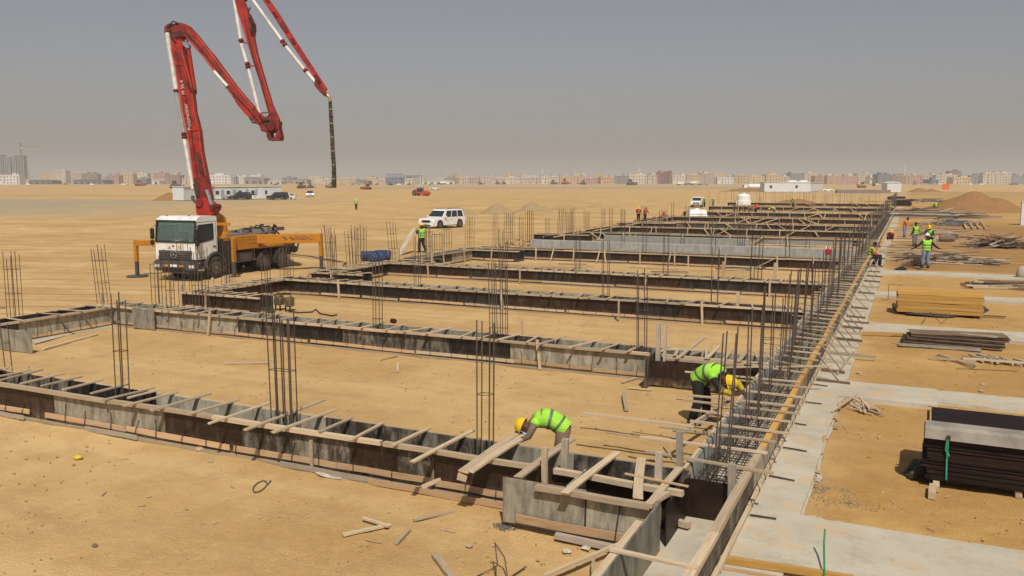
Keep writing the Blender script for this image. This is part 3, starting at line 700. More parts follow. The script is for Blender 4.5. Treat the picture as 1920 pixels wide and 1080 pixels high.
# left edge clusters placed from the photo
for i, (px, yb, n, ln, lab) in enumerate(((28, 590, 3, 0, 'far left bars standing in open sand'), (196, 566, 3, -.09, 'bars leaning left at the corner of the second beam'), (6, 700, 2, -.04, 'bars at the left frame edge on the nearest beam'),
        (299, 575, 3, 0, 'bars in front of the truck left wheel'), (346, 560, 2, 0, 'thin bars in front of the truck grille'), (377, 572, 4, 0, 'bars in front of the truck headlamp'), (428, 530, 4, 0, 'bars in front of the truck door'),
        (538, 525, 4, 0, 'bars in front of the truck rear wheels'), (622, 515, 4, -.07, 'bars just right of the truck rear outrigger'), (660, 500, 3, -.05, 'bars left of the blue barrels, leaning'), (675, 505, 5, 0, 'tall dense bars left of the blue barrels'),
        (740, 490, 3, -.08, 'leaning bars behind the blue barrels'), (805, 485, 2, 0, 'bars right of the walking worker'), (820, 492, 4, 0, 'bars under the white SUV front'), (838, 478, 4, 0, 'bars under the white SUV rear'), (880, 465, 4, .03, 'bars right of the white SUV'),
        (929, 458, 2, 0, 'two bars before the first gravel cone'), (955, 455, 5, 0, 'dense bars before the first gravel cone'), (993, 452, 4, 0, 'dark bars before the second gravel cone'), (1026, 445, 2, 0, 'two bars right of the second gravel cone'),
        (1052, 440, 4, .05, 'leaning bars before the pale heap'), (1073, 430, 3, 0, 'dark pair of bars before the pale heap'), (1100, 425, 4, 0, 'low bars below the right pale heap'), (1131, 418, 3, 0, 'bars right of the pale heaps'), (1167, 412, 3, 0, 'bars left of the orange vests'), (1248, 402, 3, 0, 'bars beside the far left corner'))):
    b = G(px, yb, .3); dep = -b.x*SA+b.y*CA; rebar_column(b.x, b.y, max(2, n), 2, .12*n, .3, .3+(yb-CTOP[i])*dep/F, lab, lean=(ln, 0), detail=i < 18, ties=(1.0, 1.8))
# dense starter bars along the edge beam
k = 0; y = 12.3
NEAR = ['nearest pair of edge beam bars over the cage', 'second edge beam bars, right of the stooping worker', 'third edge beam bars above the cage', 'fourth edge beam bars near the yellow rail']
while y < 162:
    rw = next((i for i, yr in enumerate(ROWS) if yr > y), 12); lab = NEAR[k] if k < 4 else 'starter bars on the right edge beam just this side of the %s cross beam' % ORD[rw]
    rebar_column(-2.33+R.uniform(-.06, .12), y, 2, 2, .17, .24, 2.6+R.uniform(-.2, .15), lab, detail=y < 44, lean=(R.uniform(-.03, .04), R.uniform(-.02, .02)), ties=(R.uniform(.8, 1.1), 1.7), group='starter bars along the right edge beam')
    y += (2.4 if k < 2 else 1.8 if y < 60 else 1.8)*R.uniform(.8, 1.15); k += 1
for k in range(22):
    b = G(1330+k*15.2+R.uniform(-4, 4), 384-(k % 3)*1.5, .1)
    rebar_column(b.x, b.y, 2, 2, .4, .3, 2.7, 'starter bars in the far end row before the white cabins', detail=False, group='starter bars in the far end row')

# ------------------------------------------------------------------ lettering
def text_mesh(name, body, size, mat, parent, mw, extrude=.004):
    cu = bpy.data.curves.new(name, 'FONT'); cu.body = body; cu.size = size; cu.extrude = extrude; cu.align_x = 'CENTER'; cu.align_y = 'CENTER'; cu.resolution_u = 2; cu.offset = 0
    t = bpy.data.objects.new(name, cu); C.objects.link(t)
    dg = bpy.context.evaluated_depsgraph_get(); me = bpy.data.meshes.new_from_object(t.evaluated_get(dg)); bpy.data.objects.remove(t); bpy.data.curves.remove(cu)
    me.materials.clear(); me.materials.append(mat); o = bpy.data.objects.new(name, me); C.objects.link(o)
    if parent: o.parent = parent
    o.matrix_local = mw; return o

# ------------------------------------------------------------------ wheels
def wheel(parent, x, y, r, w, n=24, rim=STEEL, hub=.55):
    """axle along y; outer face towards the sign of y"""
    s = 1 if y > 0 else -1; wh = M()
    prof = [(.0, r*.6), (.04, r*.93), (.12, r), (.5, r), (.88, r), (.96, r*.93), (1, r*.6)]
    pts = [(x, y-s*w/2+s*w*a, r) for a, _ in prof]
    wh.tube(pts, [b for _, b in prof], n, cap=False); t = wh.build('wheel', RUBBER, parent, smooth=False)
    off = t.location
    m = M(); pf = [(-.01, r*hub), (.006, r*hub*1.02), (.006, r*hub*.92), (-.04, r*hub*.8), (-.05, r*.3), (.0, r*.24), (.01, r*.1)]
    m.tube([(x, y+s*(w/2+a)-off.y*0, r) for a, _ in pf], [b for _, b in pf], n)
    rm = m.build('rim', rim, t); rm.location = Vector(rm.location)-off
    return t

# ------------------------------------------------------------------ cars
def car(kind, loc, rz, col, label, group=None, detail=True):
    rt = root({'pickup': 'pickup_truck', 'suv': 'parked_suv', 'sedan': 'parked_car'}[kind], loc, label, {'pickup': 'pickup', 'suv': 'suv', 'sedan': 'car'}[kind], group, rz)
    if kind == 'suv': L, W, hb, ht, gc, wr = 5.1, 2.0, 1.07, 1.86, .3, .40
    elif kind == 'pickup': L, W, hb, ht, gc, wr = 5.3, 1.85, 1.05, 1.8, .32, .38
    else: L, W, hb, ht, gc, wr = 4.6, 1.8, .92, 1.42, .2, .32
    f, b = L/2, -L/2
    if kind == 'suv': lower = [(b+.05, gc+.15), (b, gc+.4), (b+.03, hb-.06), (b+.08, hb), (f-1.35, hb), (f-.5, hb-.05), (f-.12, hb-.14), (f-.02, hb-.35), (f, gc+.25), (f-.1, gc), (b+.2, gc)]; cab = [(b+.12, hb), (b+.32, ht-.06), (b+.6, ht), (f-2.35, ht), (f-2.1, ht-.05), (f-1.35, hb)]
    elif kind == 'pickup': lower = [(b, gc+.2), (b, hb-.05), (b+1.75, hb-.02), (f-1.3, hb), (f-.4, hb-.08), (f-.08, hb-.2), (f, gc+.25), (f-.1, gc), (b+.2, gc+.05)]; cab = [(b+1.7, hb), (b+1.95, ht-.05), (b+2.2, ht), (f-2.2, ht), (f-1.95, ht-.05), (f-1.25, hb)]
    else: lower = [(b, gc+.2), (b+.02, hb-.02), (b+.7, hb), (f-1.2, hb-.03), (f-.3, hb-.2), (f-.04, hb-.32), (f, gc+.15), (f-.1, gc), (b+.15, gc)]; cab = [(b+.5, hb), (b+1.15, ht-.04), (b+1.5, ht), (f-2.1, ht), (f-1.85, ht-.03), (f-1.0, hb-.03)]
    m = M(); n = len(lower); vs = []
    for yy, sh in ((-W/2, 0), (-W/2*.96, .0), (W/2*.96, 0), (W/2, 0)): pass
    m.prism(lower, -W/2, W/2); m.build('body', col, rt, bevel=.05 if detail else 0, seg=2)
    # glass house narrows upwards
    def ht_in(z): return W/2-.05-(z-hb)/(ht-hb)*.16
    vs = [(x, -ht_in(z), z) for x, z in cab]+[(x, ht_in(z), z) for x, z in cab]; n = len(cab)
    M().add(vs, [tuple(range(n)), tuple(range(2*n-1, n-1, -1))]+[(i, i+n, (i+1) % n+n, (i+1) % n) for i in range(n)]).build('cabin', col, rt, bevel=.035 if detail else 0, seg=2)
    # windows
    x0, x1 = cab[0][0]+(cab[1][0]-cab[0][0])*.6+.1, cab[-1][0]-.35; xt0, xt1 = cab[1][0]+.16, cab[-2][0]-.08
    zb, zt = hb+.06, ht-.13; cuts = {'suv': 3, 'pickup': 2, 'sedan': 2}[kind]
    for s in (-1, 1):
        for i in range(cuts):
            a, b2 = i/cuts, (i+1)/cuts-.035
            q = [(x0+(x1-x0)*a, zb), (x0+(x1-x0)*b2, zb), (xt0+(xt1-xt0)*b2, zt), (xt0+(xt1-xt0)*a, zt)]
            vs = [(x, s*(ht_in(z)+.008), z) for x, z in q]+[(x, s*(ht_in(z)-.01), z) for x, z in q]
            M().add(vs, [(0, 1, 2, 3), (7, 6, 5, 4), (0, 4, 5, 1), (1, 5, 6, 2), (2, 6, 7, 3), (3, 7, 4, 0)]).build('side_window', GLASSD, rt)
    def pane(name, p, q, w0, w1, t0=.12, t1=.88, mt=GLASSD):
        a = Vector((p[0], 0, p[1])); b2 = Vector((q[0], 0, q[1])); d = b2-a; nn = Vector((-d.z, 0, d.x)).normalized()*.012
        if nn.x*(1 if p[0] > 0 else -1) < 0: nn = -nn
        A = a+d*t0; B = a+d*t1; vs = [A+nn+Vector((0, -w0, 0)), A+nn+Vector((0, w0, 0)), B+nn+Vector((0, w1, 0)), B+nn+Vector((0, -w1, 0))]; vs += [v-nn*1.5 for v in vs]
        return M().add(vs, [(0, 1, 2, 3), (7, 6, 5, 4), (0, 4, 5, 1), (1, 5, 6, 2), (2, 6, 7, 3), (3, 7, 4, 0)]).build(name, mt, rt)
    pane('windscreen', cab[-1], cab[-2], W/2-.12, W/2-.24); pane('rear_window', cab[0], cab[1], W/2-.16, W/2-.26, .3, .9)
    for x in (f-.95, b+1.0):
        for s in (-1, 1):
            wheel(rt, x, s*(W/2-.1), wr, .24, 18)
            if detail: M().tube([(x, s*(W/2-.05), wr), (x, s*(W/2+.012), wr)], wr*1.22, 18).build('wheel_arch', BLACK, rt)
    for s in (-1, 1):
        M().span((f-.14, s*(W/2-.36)-.14, hb-.4), (f+.004, s*(W/2-.36)+.16, hb-.22)).build('headlight', LAMPM, rt, bevel=.02)
        M().span((b-.012, s*(W/2-.15)-.08, hb-.42), (b+.06, s*(W/2-.15)+.08, hb-.1)).build('tail_light', TAILM, rt)
        if detail: M().span((cab[-1][0]-.45, s*(W/2+.02), hb+.02), (cab[-1][0]-.25, s*(W/2+.2), hb+.2)).build('mirror', col, rt, bevel=.03)
    M().span((f-.1, -.5, hb-.44), (f+.012, .5, hb-.2)).build('grille', BLACK if kind != 'sedan' else STEEL, rt, bevel=.015)
    M().span((f-.2, -W/2+.15, gc-.02), (f+.05, W/2-.15, gc+.2)).build('bumper', col if kind != 'pickup' else STEEL, rt, bevel=.03)
    if detail:
        M().span((f+.0, -.62, gc+.03), (f+.056, .62, gc+.14)).build('air_intake', BLACK, rt)
        M().span((f+.04, -.26, gc+.2), (f+.06, .26, gc+.32)).build('number_plate', WHITE, rt)
        for s in (-1, 1):
            for xx in (cab[0][0]+.15+.9, cab[0][0]+.15+2.0): M().span((xx, s*(W/2-.0)-.01, hb-.2), (xx+.2, s*(W/2)+.025*s+.005, hb-.16)).build('door_handle', STEEL, rt)
            if kind == 'suv': M().tube([(b+.5, s*.7, ht+.01), (b+.6, s*.7, ht+.06), (f-2.5, s*.7, ht+.06), (f-2.4, s*.7, ht+.01)], .02, 6).build('roof_rail', BLACK, rt)
            M().span((b+1.5, s*(W/2-.02)-.02, gc-.02), (f-1.5, s*(W/2)+.04, gc+.06)).build('side_step', STEEL, rt)
            for xx in (.35, -.75): M().span((xx, s*(W/2)-.003, gc+.1), (xx+.012, s*(W/2)+.003, hb-.02)).build('door_gap', BLACK, rt)
    if kind == 'pickup': M().span((b+.1, -W/2+.12, hb-.02), (b+1.65, W/2-.12, hb+.004)).build('load_bed', BLACK, rt)
    return rt
LAMPM = plain('lamp_lens', (.62, .62, .6), .12); TAILM = plain('tail_lens', (.35, .02, .015), .2)
CWHITE = plain('car_white', (.76, .76, .74), .22, 0, (.55, .48, .38), 2, .3); CBLACK = plain('car_black', (.018, .018, .02), .2, 0, (.07, .055, .04), 2, .5); CSILV = plain('car_silver', (.42, .43, .44), .3, .4)
RIMM = plain('alloy', (.45, .45, .45), .35, .7)
a_, b2_ = G(800, 430), G(846, 427)
car('suv', ((a_+b2_)/2)+Vector((-.2, 1.0, 0)), math.pi+1.42, CWHITE, 'white SUV parked on the sand behind the walking worker')
car('pickup', G(1307, 388), -math.pi/2+.15, CWHITE, 'white pickup facing the camera beside the low white tank')
car('sedan', G(414, 374.5), math.pi+.2, CSILV, 'silver car partly behind the boom, parked at the site cabin', detail=False)
car('suv', G(451, 374.5), math.pi+.25, CBLACK, 'black SUV parked in the middle of the site cabin front', detail=False)
car('sedan', G(473, 373.5), -.5, CWHITE, 'white car parked between the two black SUVs at the cabin', detail=False)
car('suv', G(521, 374.5), math.pi+.25, CBLACK, 'black SUV parked at the right corner of the site cabin', detail=False)
car('sedan', G(541, 373.5), .1, CWHITE, 'white sedan at the right end of the parked row', detail=False)
car('suv', G(581.5, 369.5), -.9, CSILV, 'small silver SUV alone on the sand right of the parked row', detail=False)
car('pickup', G(816, 355.5), 0.1, CWHITE, 'white pickup on the plain beyond the red roller', detail=False)
car('pickup', G(350, 366), .3, CWHITE, 'white vehicle behind the sand heap at the cabin end', detail=False)
car('sedan', G(1553, 358.5), .15, CWHITE, 'white car right of the right hand white cabin', detail=False)
car('pickup', G(1477, 359.2), .3, CWHITE, 'white pickup before the right hand white cabin', detail=False)

# ------------------------------------------------------------------ concrete pump truck
RED = plain('boom_red', (.34, .019, .008), .45, 0, (.085, .012, .008), 2.2, 1.0); REDD = plain('boom_joint', (.20, .017, .010), .6, .1, (.03, .014, .011), 3.2, 1.0)
ORG = plain('truck_orange', (.47, .19, .014), .45, 0, (.34, .14, .03), 2.5, .6); PIPE = plain('pipe_white', (.66, .64, .60), .45, 0, (.38, .32, .26), 2.5, .7)
DGREY = plain('truck_grey', (.06, .06, .062), .6, 0, (.13, .10, .075), 4, .7); CABW = plain('cab_white', (.74, .74, .72), .3, 0, (.50, .43, .34), 2.2, .55)
CHROM = plain('chrome', (.6, .6, .6), .2, .9); AMB = plain('amber_lens', (.6, .22, .02), .25)
WGL, nt_, b_ = nmat('cab_glass', (.62, .82, .76), .03); b_.inputs['Transmission Weight'].default_value = .9; b_.inputs['IOR'].default_value = 1.12; b_.inputs['Specular IOR Level'].default_value = .9
HOSE = plain('rubber_hose', (.022, .022, .018), .8, 0, (.12, .10, .06), 7, .8)
tr = root('concrete_pump_truck', (-31.2, 30.55, 0), 'white cab concrete pump truck with orange deck, outriggers down and tall red folding boom', 'pump truck', rz=math.pi/2*3-math.radians(-5.4))
# local x forward, y left; axle at x=0
def tl(v): return rmat(tr).inverted() @ Vector(v)
CF, CB, CY = 1.38, -.2, 1.14       # cab front, back, half width
# cab shell built from panels so that the cabin is hollow behind the glass
prof = [(CB, 1.02), (CB, 2.95), (CB+.1, 3.02), (CF-.45, 3.03), (CF-.2, 2.93), (CF-.14, 2.82), (CF-.0, 1.82), (CF, 1.4), (CF, 1.02)]
m = M(); n = len(prof)
ring = lambda y, k: [(x, y, z) for x, z in prof]
lo = [(x, -CY, z) for x, z in prof]; hi = [(x, CY, z) for x, z in prof]
vs = lo+hi; fs = [(i, i+n, (i+1) % n+n, (i+1) % n) for i in range(n) if i not in (5,)]
m.add(vs, fs)
# side walls with window openings
def wall_with_hole(m, y, outer, hole):
    k = len(m.v); o_ = [(x, y, z) for x, z in outer]; h_ = [(x, y, z) for x, z in hole]
    m.add(o_+h_, [(0, 1, 5, 4), (1, 2, 6, 5), (2, 3, 7, 6), (3, 0, 4, 7)])
for y in (-CY, CY):
    m.add([(x, y, z) for x, z in prof], [])
    wall_with_hole(m, y, [(CB, 1.02), (CF, 1.02), (CF-.14, 2.82), (CB, 2.82)], [(CB+.3, 1.92), (CF-.18, 1.78), (CF-.25, 2.62), (CB+.3, 2.66)])
    m.add([(CB, y, 2.82), (CF-.14, y, 2.82), (CF-.2, y, 2.93), (CF-.45, y, 3.03), (CB+.1, y, 3.02), (CB, y, 2.95)], [(0, 1, 2, 3, 4, 5)])
cabo = m.build('cab', CABW, tr)
md = None
M().add([(CF-.03, -1.07, 1.86), (CF-.03, 1.07, 1.86), (CF-.14, 1.03, 2.78), (CF-.14, -1.03, 2.78), (CF-.05, -1.07, 1.86), (CF-.05, 1.07, 1.86), (CF-.16, 1.03, 2.78), (CF-.16, -1.03, 2.78)], [(0, 1, 2, 3), (7, 6, 5, 4), (0, 4, 5, 1), (1, 5, 6, 2), (2, 6, 7, 3), (3, 7, 4, 0)]).build('windscreen', WGL, tr)
fr = M(); q = [(CF-.0, -1.11, 1.83), (CF-.0, 1.11, 1.83), (CF-.125, 1.11, 2.82), (CF-.125, -1.11, 2.82)]
for i in range(4): fr.bar(q[i], q[(i+1) % 4], .07, .05)
fr.build('windscreen_seal', BLACK, tr)
for s in (-1, 1):
    M().add([(CB+.3, s*CY, 1.92), (CF-.18, s*CY, 1.78), (CF-.25, s*CY, 2.62), (CB+.3, s*CY, 2.66)]+[(CB+.3, s*(CY-.02), 1.92), (CF-.18, s*(CY-.02), 1.78), (CF-.25, s*(CY-.02), 2.62), (CB+.3, s*(CY-.02), 2.66)], [(0, 1, 2, 3), (7, 6, 5, 4), (0, 4, 5, 1), (1, 5, 6, 2), (2, 6, 7, 3), (3, 7, 4, 0)]).build('side_window', GLASSD, tr)
    q = [(CB+.3, s*(CY+.006), 1.92), (CF-.18, s*(CY+.006), 1.78), (CF-.25, s*(CY+.006), 2.62), (CB+.3, s*(CY+.006), 2.66)]; w = M()
    for i in range(4): w.bar(q[i], q[(i+1) % 4], .03, .03)
    w.build('window_seal', BLACK, tr)
    w = M(); w.span((CF-.05, s*1.27-.1, 1.95), (CF+.1, s*1.3+.1, 2.45)); w.span((CF-.03, s*1.3-.1, 1.68), (CF+.08, s*1.3+.1, 1.9)); mi = w.build('mirror', BLACK, tr, bevel=.03)
    M().tube([(CF-.1, s*1.18, 2.6), (CF+.02, s*1.3, 2.5), (CF+.02, s*1.3, 1.6), (CF-.1, s*1.19, 1.55)], .016, 6).build('mirror_arm', BLACK, tr)
    q = M()
    for i in range(4): q.bar([(CB+.1, s*(CY+.004), 1.1), (CF-.12, s*(CY+.004), 1.1), (CF-.18, s*(CY+.004), 2.76), (CB+.1, s*(CY+.004), 2.78)][i], [(CF-.12, s*(CY+.004), 1.1), (CF-.18, s*(CY+.004), 2.76), (CB+.1, s*(CY+.004), 2.78), (CB+.1, s*(CY+.004), 1.1)][i], .012, .012)
    q.build('door_gap', DGREY, tr)
    M().span((CB+.16, s*CY-.01, 1.55), (CB+.34, s*CY+.03*s, 1.6)).build('door_handle', BLACK, tr)
    M().span((CF-.1, s*.88-.17, 1.02), (CF+.03, s*.93+.2, 1.22)).build('headlight', LAMPM, tr, bevel=.03)
    M().span((CF-.02, s*.86-.1, 1.05), (CF+.045, s*.86+.05, 1.17)).build('lamp_reflector', BLACK, tr)
    M().span((CF-.05, s*.98-.16, .62), (CF+.17, s*.98+.16, .8)).build('fog_light', LAMPM, tr, bevel=.03)
    M().span((CF-.05, s*.45-.14, .67), (CF+.185, s*.45+.14, .77)).build('marker_light', AMB, tr, bevel=.02)
    # steps and wing over the wheel
    M().tube([(.70*math.cos(t), s*1.16, .56+.70*math.sin(t)) for t in [math.pi*k/12 for k in range(13)]], .05, 6).build('wheel_arch', DGREY, tr)
    w = M(); arc = [(.80*math.cos(math.pi*k/12), .52+.80*math.sin(math.pi*k/12)) for k in range(13)]; arc2 = [(.66*math.cos(math.pi*k/12), .52+.66*math.sin(math.pi*k/12)) for k in range(12, -1, -1)]
    vs = [(x, s*.82, z) for x, z in arc]+[(x, s*1.18, z) for x, z in arc]; w.add(vs, [(i, i+13, i+14, i+1) for i in range(12)]); w.build('mudguard', DGREY, tr)
w = M(); w.span((CF-.25, -1.17, .48), (CF+.16, 1.17, .98)); w.build('bumper', DGREY, tr, bevel=.06, seg=2)
M().span((CF-.3, -.75, .38), (CF+.08, .75, .47)).build('bumper_lip', DGREY, tr)
M().span((CF+.13, -.65, .55), (CF+.175, .65, .64)).build('air_intake', BLACK, tr)
w = M(); w.span((CF-.02, -.95, .99), (CF+.05, .95, 1.44)); gr = w.build('grille', DGREY, tr, bevel=.02)
for k in range(4): M().span((CF+.05, -.9+.04*k*0, 1.05+k*.1), (CF+.085, .9, 1.09+k*.1)).build('grille_bar', plain('grille_grey', (.12, .12, .12), .45, .3), tr)
em = M(); 
ringp = [(CF+.12, .17*math.cos(2*math.pi*k/20), 1.27+.17*math.sin(2*math.pi*k/20)) for k in range(21)]; em.tube(ringp, .02, 6, cap=False)
for k in range(3):
    a = math.pi/2+k*2*math.pi/3; em.tube([(CF+.12, 0, 1.27), (CF+.12, .16*math.cos(a), 1.27+.16*math.sin(a))], [.04, .012], 5)
em.build('badge', CHROM, tr)
text_mesh('grille_lettering', 'Mercedes', .11, CHROM, tr, Matrix.Translation((CF+.092, .45, 1.30)) @ Matrix(((0, 0, 1), (1, 0, 0), (0, 1, 0))).to_4x4())
M().span((CF+.16, -.2, .68), (CF+.18, .2, .79)).build('number_plate', WHITE, tr)
M().span((CF+.0, .12, 1.5), (CF+.008, .38, 1.7)).build('sticker', plain('sticker_yellow', (.65, .5, .15), .5), tr)
M().span((CF+.0, -.42, 1.5), (CF+.008, -.26, 1.62)).build('sticker', plain('sticker_pink', (.6, .3, .2), .5), tr)
M().span((CF+.0, -.18, 1.6), (CF+.008, -.05, 1.68)).build('sticker', plain('sticker_dark', (.1, .1, .12), .5), tr)
w = M(); w.tube([(CF+.02, -.9, 1.86), (CF-.0, -.2, 1.92)], .012, 4); w.tube([(CF+.02, .1, 1.86), (CF-.0, .8, 1.92)], .012, 4); w.build('wiper', BLACK, tr)
w = M(); w.span((CB+.05, -1.12, 1.05), (CF-.1, 1.12, 1.1)); w.span((CB+.02, -1.15, 1.1), (CB+.05, 1.15, 2.1)); w.build('cab_floor', plain('cab_lining', (.34, .35, .31), .9), tr)
M().span((CF-.26, -1.0, 2.62), (CF-.22, 1.0, 2.80)).build('sun_visor', plain('visor_teal', (.10, .30, .30), .6), tr)
M().add([(CF-.3, -.05, 1.84), (CF-.3, .2, 1.84), (CF-.3, .075, 2.06), (CF-.28, -.05, 1.84), (CF-.28, .2, 1.84), (CF-.28, .075, 2.06)], [(0, 1, 2), (5, 4, 3), (0, 3, 4, 1), (1, 4, 5, 2), (2, 5, 3, 0)]).build('warning_triangle', plain('triangle_red', (.5, .2, .15), .5), tr)
w = M(); w.span((CF-.5, -1.1, 1.5), (CF-.08, 1.1, 1.82)); w.build('dashboard', plain('dash', (.1, .11, .1), .8), tr, bevel=.04)
for s in (-1, 1): M().span((0, s*.6-.26, 1.3), (.14, s*.6+.26, 2.2)).build('seat', plain('seat_cloth', (.1, .1, .11), .9), tr, bevel=.04)
M().span((CF-.42, -.2, 1.83), (CF-.2, .1, 1.88)).build('dashboard_papers', WHITE, tr)
M().span((CF-.42, .55, 1.83), (CF-.2, .95, 1.87)).build('dashboard_papers', plain('vest_bundle', (.45, .8, .2), .8), tr)
for y in (-.85, .45): M().ball((CF-.5, y, 3.04), (.06, .06, .03)).build('roof_light', BLACK, tr)
for s in (-1, 1):
    pts = [(.66*math.cos(math.pi*k/14), .52+.68*math.sin(math.pi*k/14)) for k in range(15)]
    M().prism([p for p in pts if p[0] > -.66], s*1.05, s*1.152).build('wheel_well', BLACK, tr)
# chassis
w = M(); w.span((-6.3, -.45, .85), (1.0, -.33, 1.12)); w.span((-6.3, .33, .85), (1.0, .45, 1.12)); 
for x in (-.6, -2.2, -3.4, -4.8, -6.1): w.span((x, -.33, .88), (x+.12, .33, 1.08))
w.build('chassis', DGREY, tr)
for x, dual in ((0, 0), (-3.95, 1), (-5.35, 1)):
    for s in (-1, 1):
        wheel(tr, x, s*1.02, .54, .32, 28, rim=RIMD)
        if dual: wheel(tr, x, s*.7, .54, .3, 20, rim=DGREY)
    M().cyl((x, -.95, .54), (x, .95, .54), .09, 10).build('axle', DGREY, tr)
w = M(); w.span((-2.9, .62, .6), (-1.4, 1.12, 1.15)); w.build('fuel_tank', DGREY, tr, bevel=.06)
w = M(); w.span((-2.9, -1.12, .6), (-1.4, -.62, 1.15)); w.build('tool_box', DGREY, tr, bevel=.04)
w = M()
for x in (-3.1, -3.25, -4.65): w.tube([(x, .95, 1.2), (x, .98, .62)], .03, 6)
w.tube([(-4.65, .98, .66), (-3.1, .98, .66)], .03, 6); w.build('guard_frame', STEEL, tr)
# deck and body
w = M(); w.span((-3.3, -1.2, 1.25), (-1.35, 1.2, 1.95)); w.span((-1.35, -1.2, 1.75), (-.62, 1.2, 1.95)); w.span((-6.4, -1.15, 1.2), (-3.3, 1.15, 1.35)); w.build('deck', ORG, tr, bevel=.02)
w = M(); w.span((-.6, .95, .6), (-1.35, 1.18, 1.9)); w.build('cab_gap_shade', BLACK, tr, bevel=.02)  # black block added as the shade in the gap behind the cab
w = M(); w.span((-1.3, -1.1, .75), (-.65, .93, 1.24)); w.build('engine_block', BLACK, tr)
M().span((-3.1, 1.2, 1.5), (-2.55, 1.206, 1.52)).build('lettering_strip', DGREY, tr)
M().span((-3.1, 1.2, 1.7), (-2.45, 1.206, 1.72)).build('lettering_strip', DGREY, tr)
# pump gear on the deck: grey water box, pipes, hopper
w = M(); w.span((-5.9, -.8, 1.36), (-3.6, .5, 1.98)); w.build('water_box', STEEL, tr, bevel=.03)
for k, y in enumerate((-.6, -.2, .2)): M().cyl((-5.7, y, 2.04), (-3.5, y, 2.04), .07, 8).build('delivery_cylinder', STEEL, tr)
w = M(); w.tube([(-5.9, .1, 1.7), (-6.2, .1, 2.15), (-6.4, 0, 2.25), (-6.6, 0, 2.1)], .07, 8); w.tube([(-5.7, -.5, 2.0), (-5.9, -.5, 2.3), (-6.1, -.5, 2.25)], .05, 6); w.build('elbow_pipe', DGREY, tr)
w = M(); w.add([(-7.4, -.8, 1.5), (-6.4, -.8, 1.5), (-6.4, .8, 1.5), (-7.4, .8, 1.5), (-7.15, -.5, .6), (-6.5, -.5, .6), (-6.5, .5, .6), (-7.15, .5, .6)], [(0, 4, 5, 1), (1, 5, 6, 2), (2, 6, 7, 3), (3, 7, 4, 0), (4, 7, 6, 5)]); w.build('hopper', DGREY, tr)
w = M(); w.tube([(-6.9, .55, .8), (-7.1, .95, .8), (-7.2, 1.0, 1.3)], .05, 6); w.ball((-6.9, .9, .9), .2, 8, 6); w.build('hopper_gear', DGREY, tr)
M().bar((-6.4, -.3, 1.62), (-6.4, 1.1, 1.62), .12, .2).build('rear_beam', ORG, tr)
w = M()
for k in range(16):
    x = R.uniform(-6.1, -3.4); y = R.uniform(-.9, 1.0); w.box((x, y, 1.5+R.uniform(.1, .62)), (R.uniform(.12, .5), R.uniform(.1, .3), R.uniform(.1, .4)), Euler((0, 0, R.uniform(-.4, .4))).to_matrix())
w.build('pump_fittings', plain('fittings_grey', (.24, .24, .22), .6, .3, (.35, .28, .18), 5, .8), tr, bevel=.015, kind='stuff')
for k in range(5): x = -3.7-k*.5; M().tube([(x, -.9, 1.4), (x, -.7, 2.05+.05*k), (x-.2, .3, 2.1), (x-.3, .8, 1.6)], .04, 6).build('hydraulic_hose', BLACK, tr)
M().span((-3.0, -.8, 1.955), (-1.6, .9, 2.02)).build('walkway_plate', STEEL, tr)
# outriggers; legs stand where the photo shows them
def outrigger(foot, inner, ztop, w_=.2, ba=None, padr=.28, h_=.3, legw=.17):
    f = tl((foot.x, foot.y, 0)); 
    b = M().bar((inner[0], inner[1], ztop-h_/2), (f.x, f.y, ztop-h_/2), w_, h_).build('outrigger_arm', ORG, tr, bevel=.012)
    lg = M().span((f.x-legw/2, f.y-legw/2, .75), (f.x+legw/2, f.y+legw/2, ztop+.02)).build('outrigger_leg', ORG, tr, bevel=.01)
    M().span((f.x-.07, f.y-.07, .05), (f.x+.07, f.y+.07, .75)).build('leg_piston', DGREY, tr)
    M().cyl((f.x, f.y, .0), (f.x, f.y, .07), padr, 16).build('foot_pad', DGREY, tr)
outrigger(G(258, 519), (-1.3, -1.0), 1.78, h_=.26, padr=.5)
outrigger(G(440, 520), (-1.6, 1.0), 1.9, w_=.24)
outrigger(G(603, 507), (-3.2, .95), 1.93, w_=.26, h_=.46)
# graffiti-like scuffs on the rear arm are part of its paint; painted scroll lines
fr_ = tl(G(603, 507)); a0 = Vector((-3.2, .95, 0)); dv = (Vector((fr_.x, fr_.y, 0))-a0); dn = Vector((-dv.y, dv.x, 0)).normalized()
if (rmat(tr).to_3x3() @ dn).y > 0: dn = -dn
for k in range(4):
    t = .42+k*.11; p = a0+dv*t+dn*.135; dd = dv.normalized()
    M().tube([p+dd*(.16*math.sin(j*.9+k))*1.2+dd*j*.05+Vector((0, 0, 1.72+.09*math.cos(j*1.3+k))) for j in range(7)], .014, 4).build('paint_scroll', DGREY, tr)
M().bar(a0+Vector((0, 0, 1.9)), a0+dv*.05+Vector((0, 0, 1.9)), .3, .1).build('arm_hinge', ORG, tr)
outrigger(Vector((-34.5, 36.2, 0)), (-3.2, -.95), 1.93, w_=.26, h_=.4)
M().tube([tl(G(440, 520))+Vector((0, .3, -.0)), tl(G(430, 519))+Vector((0, .3, .1))], .05, 6).build('leg_foot_block', ORG, tr)
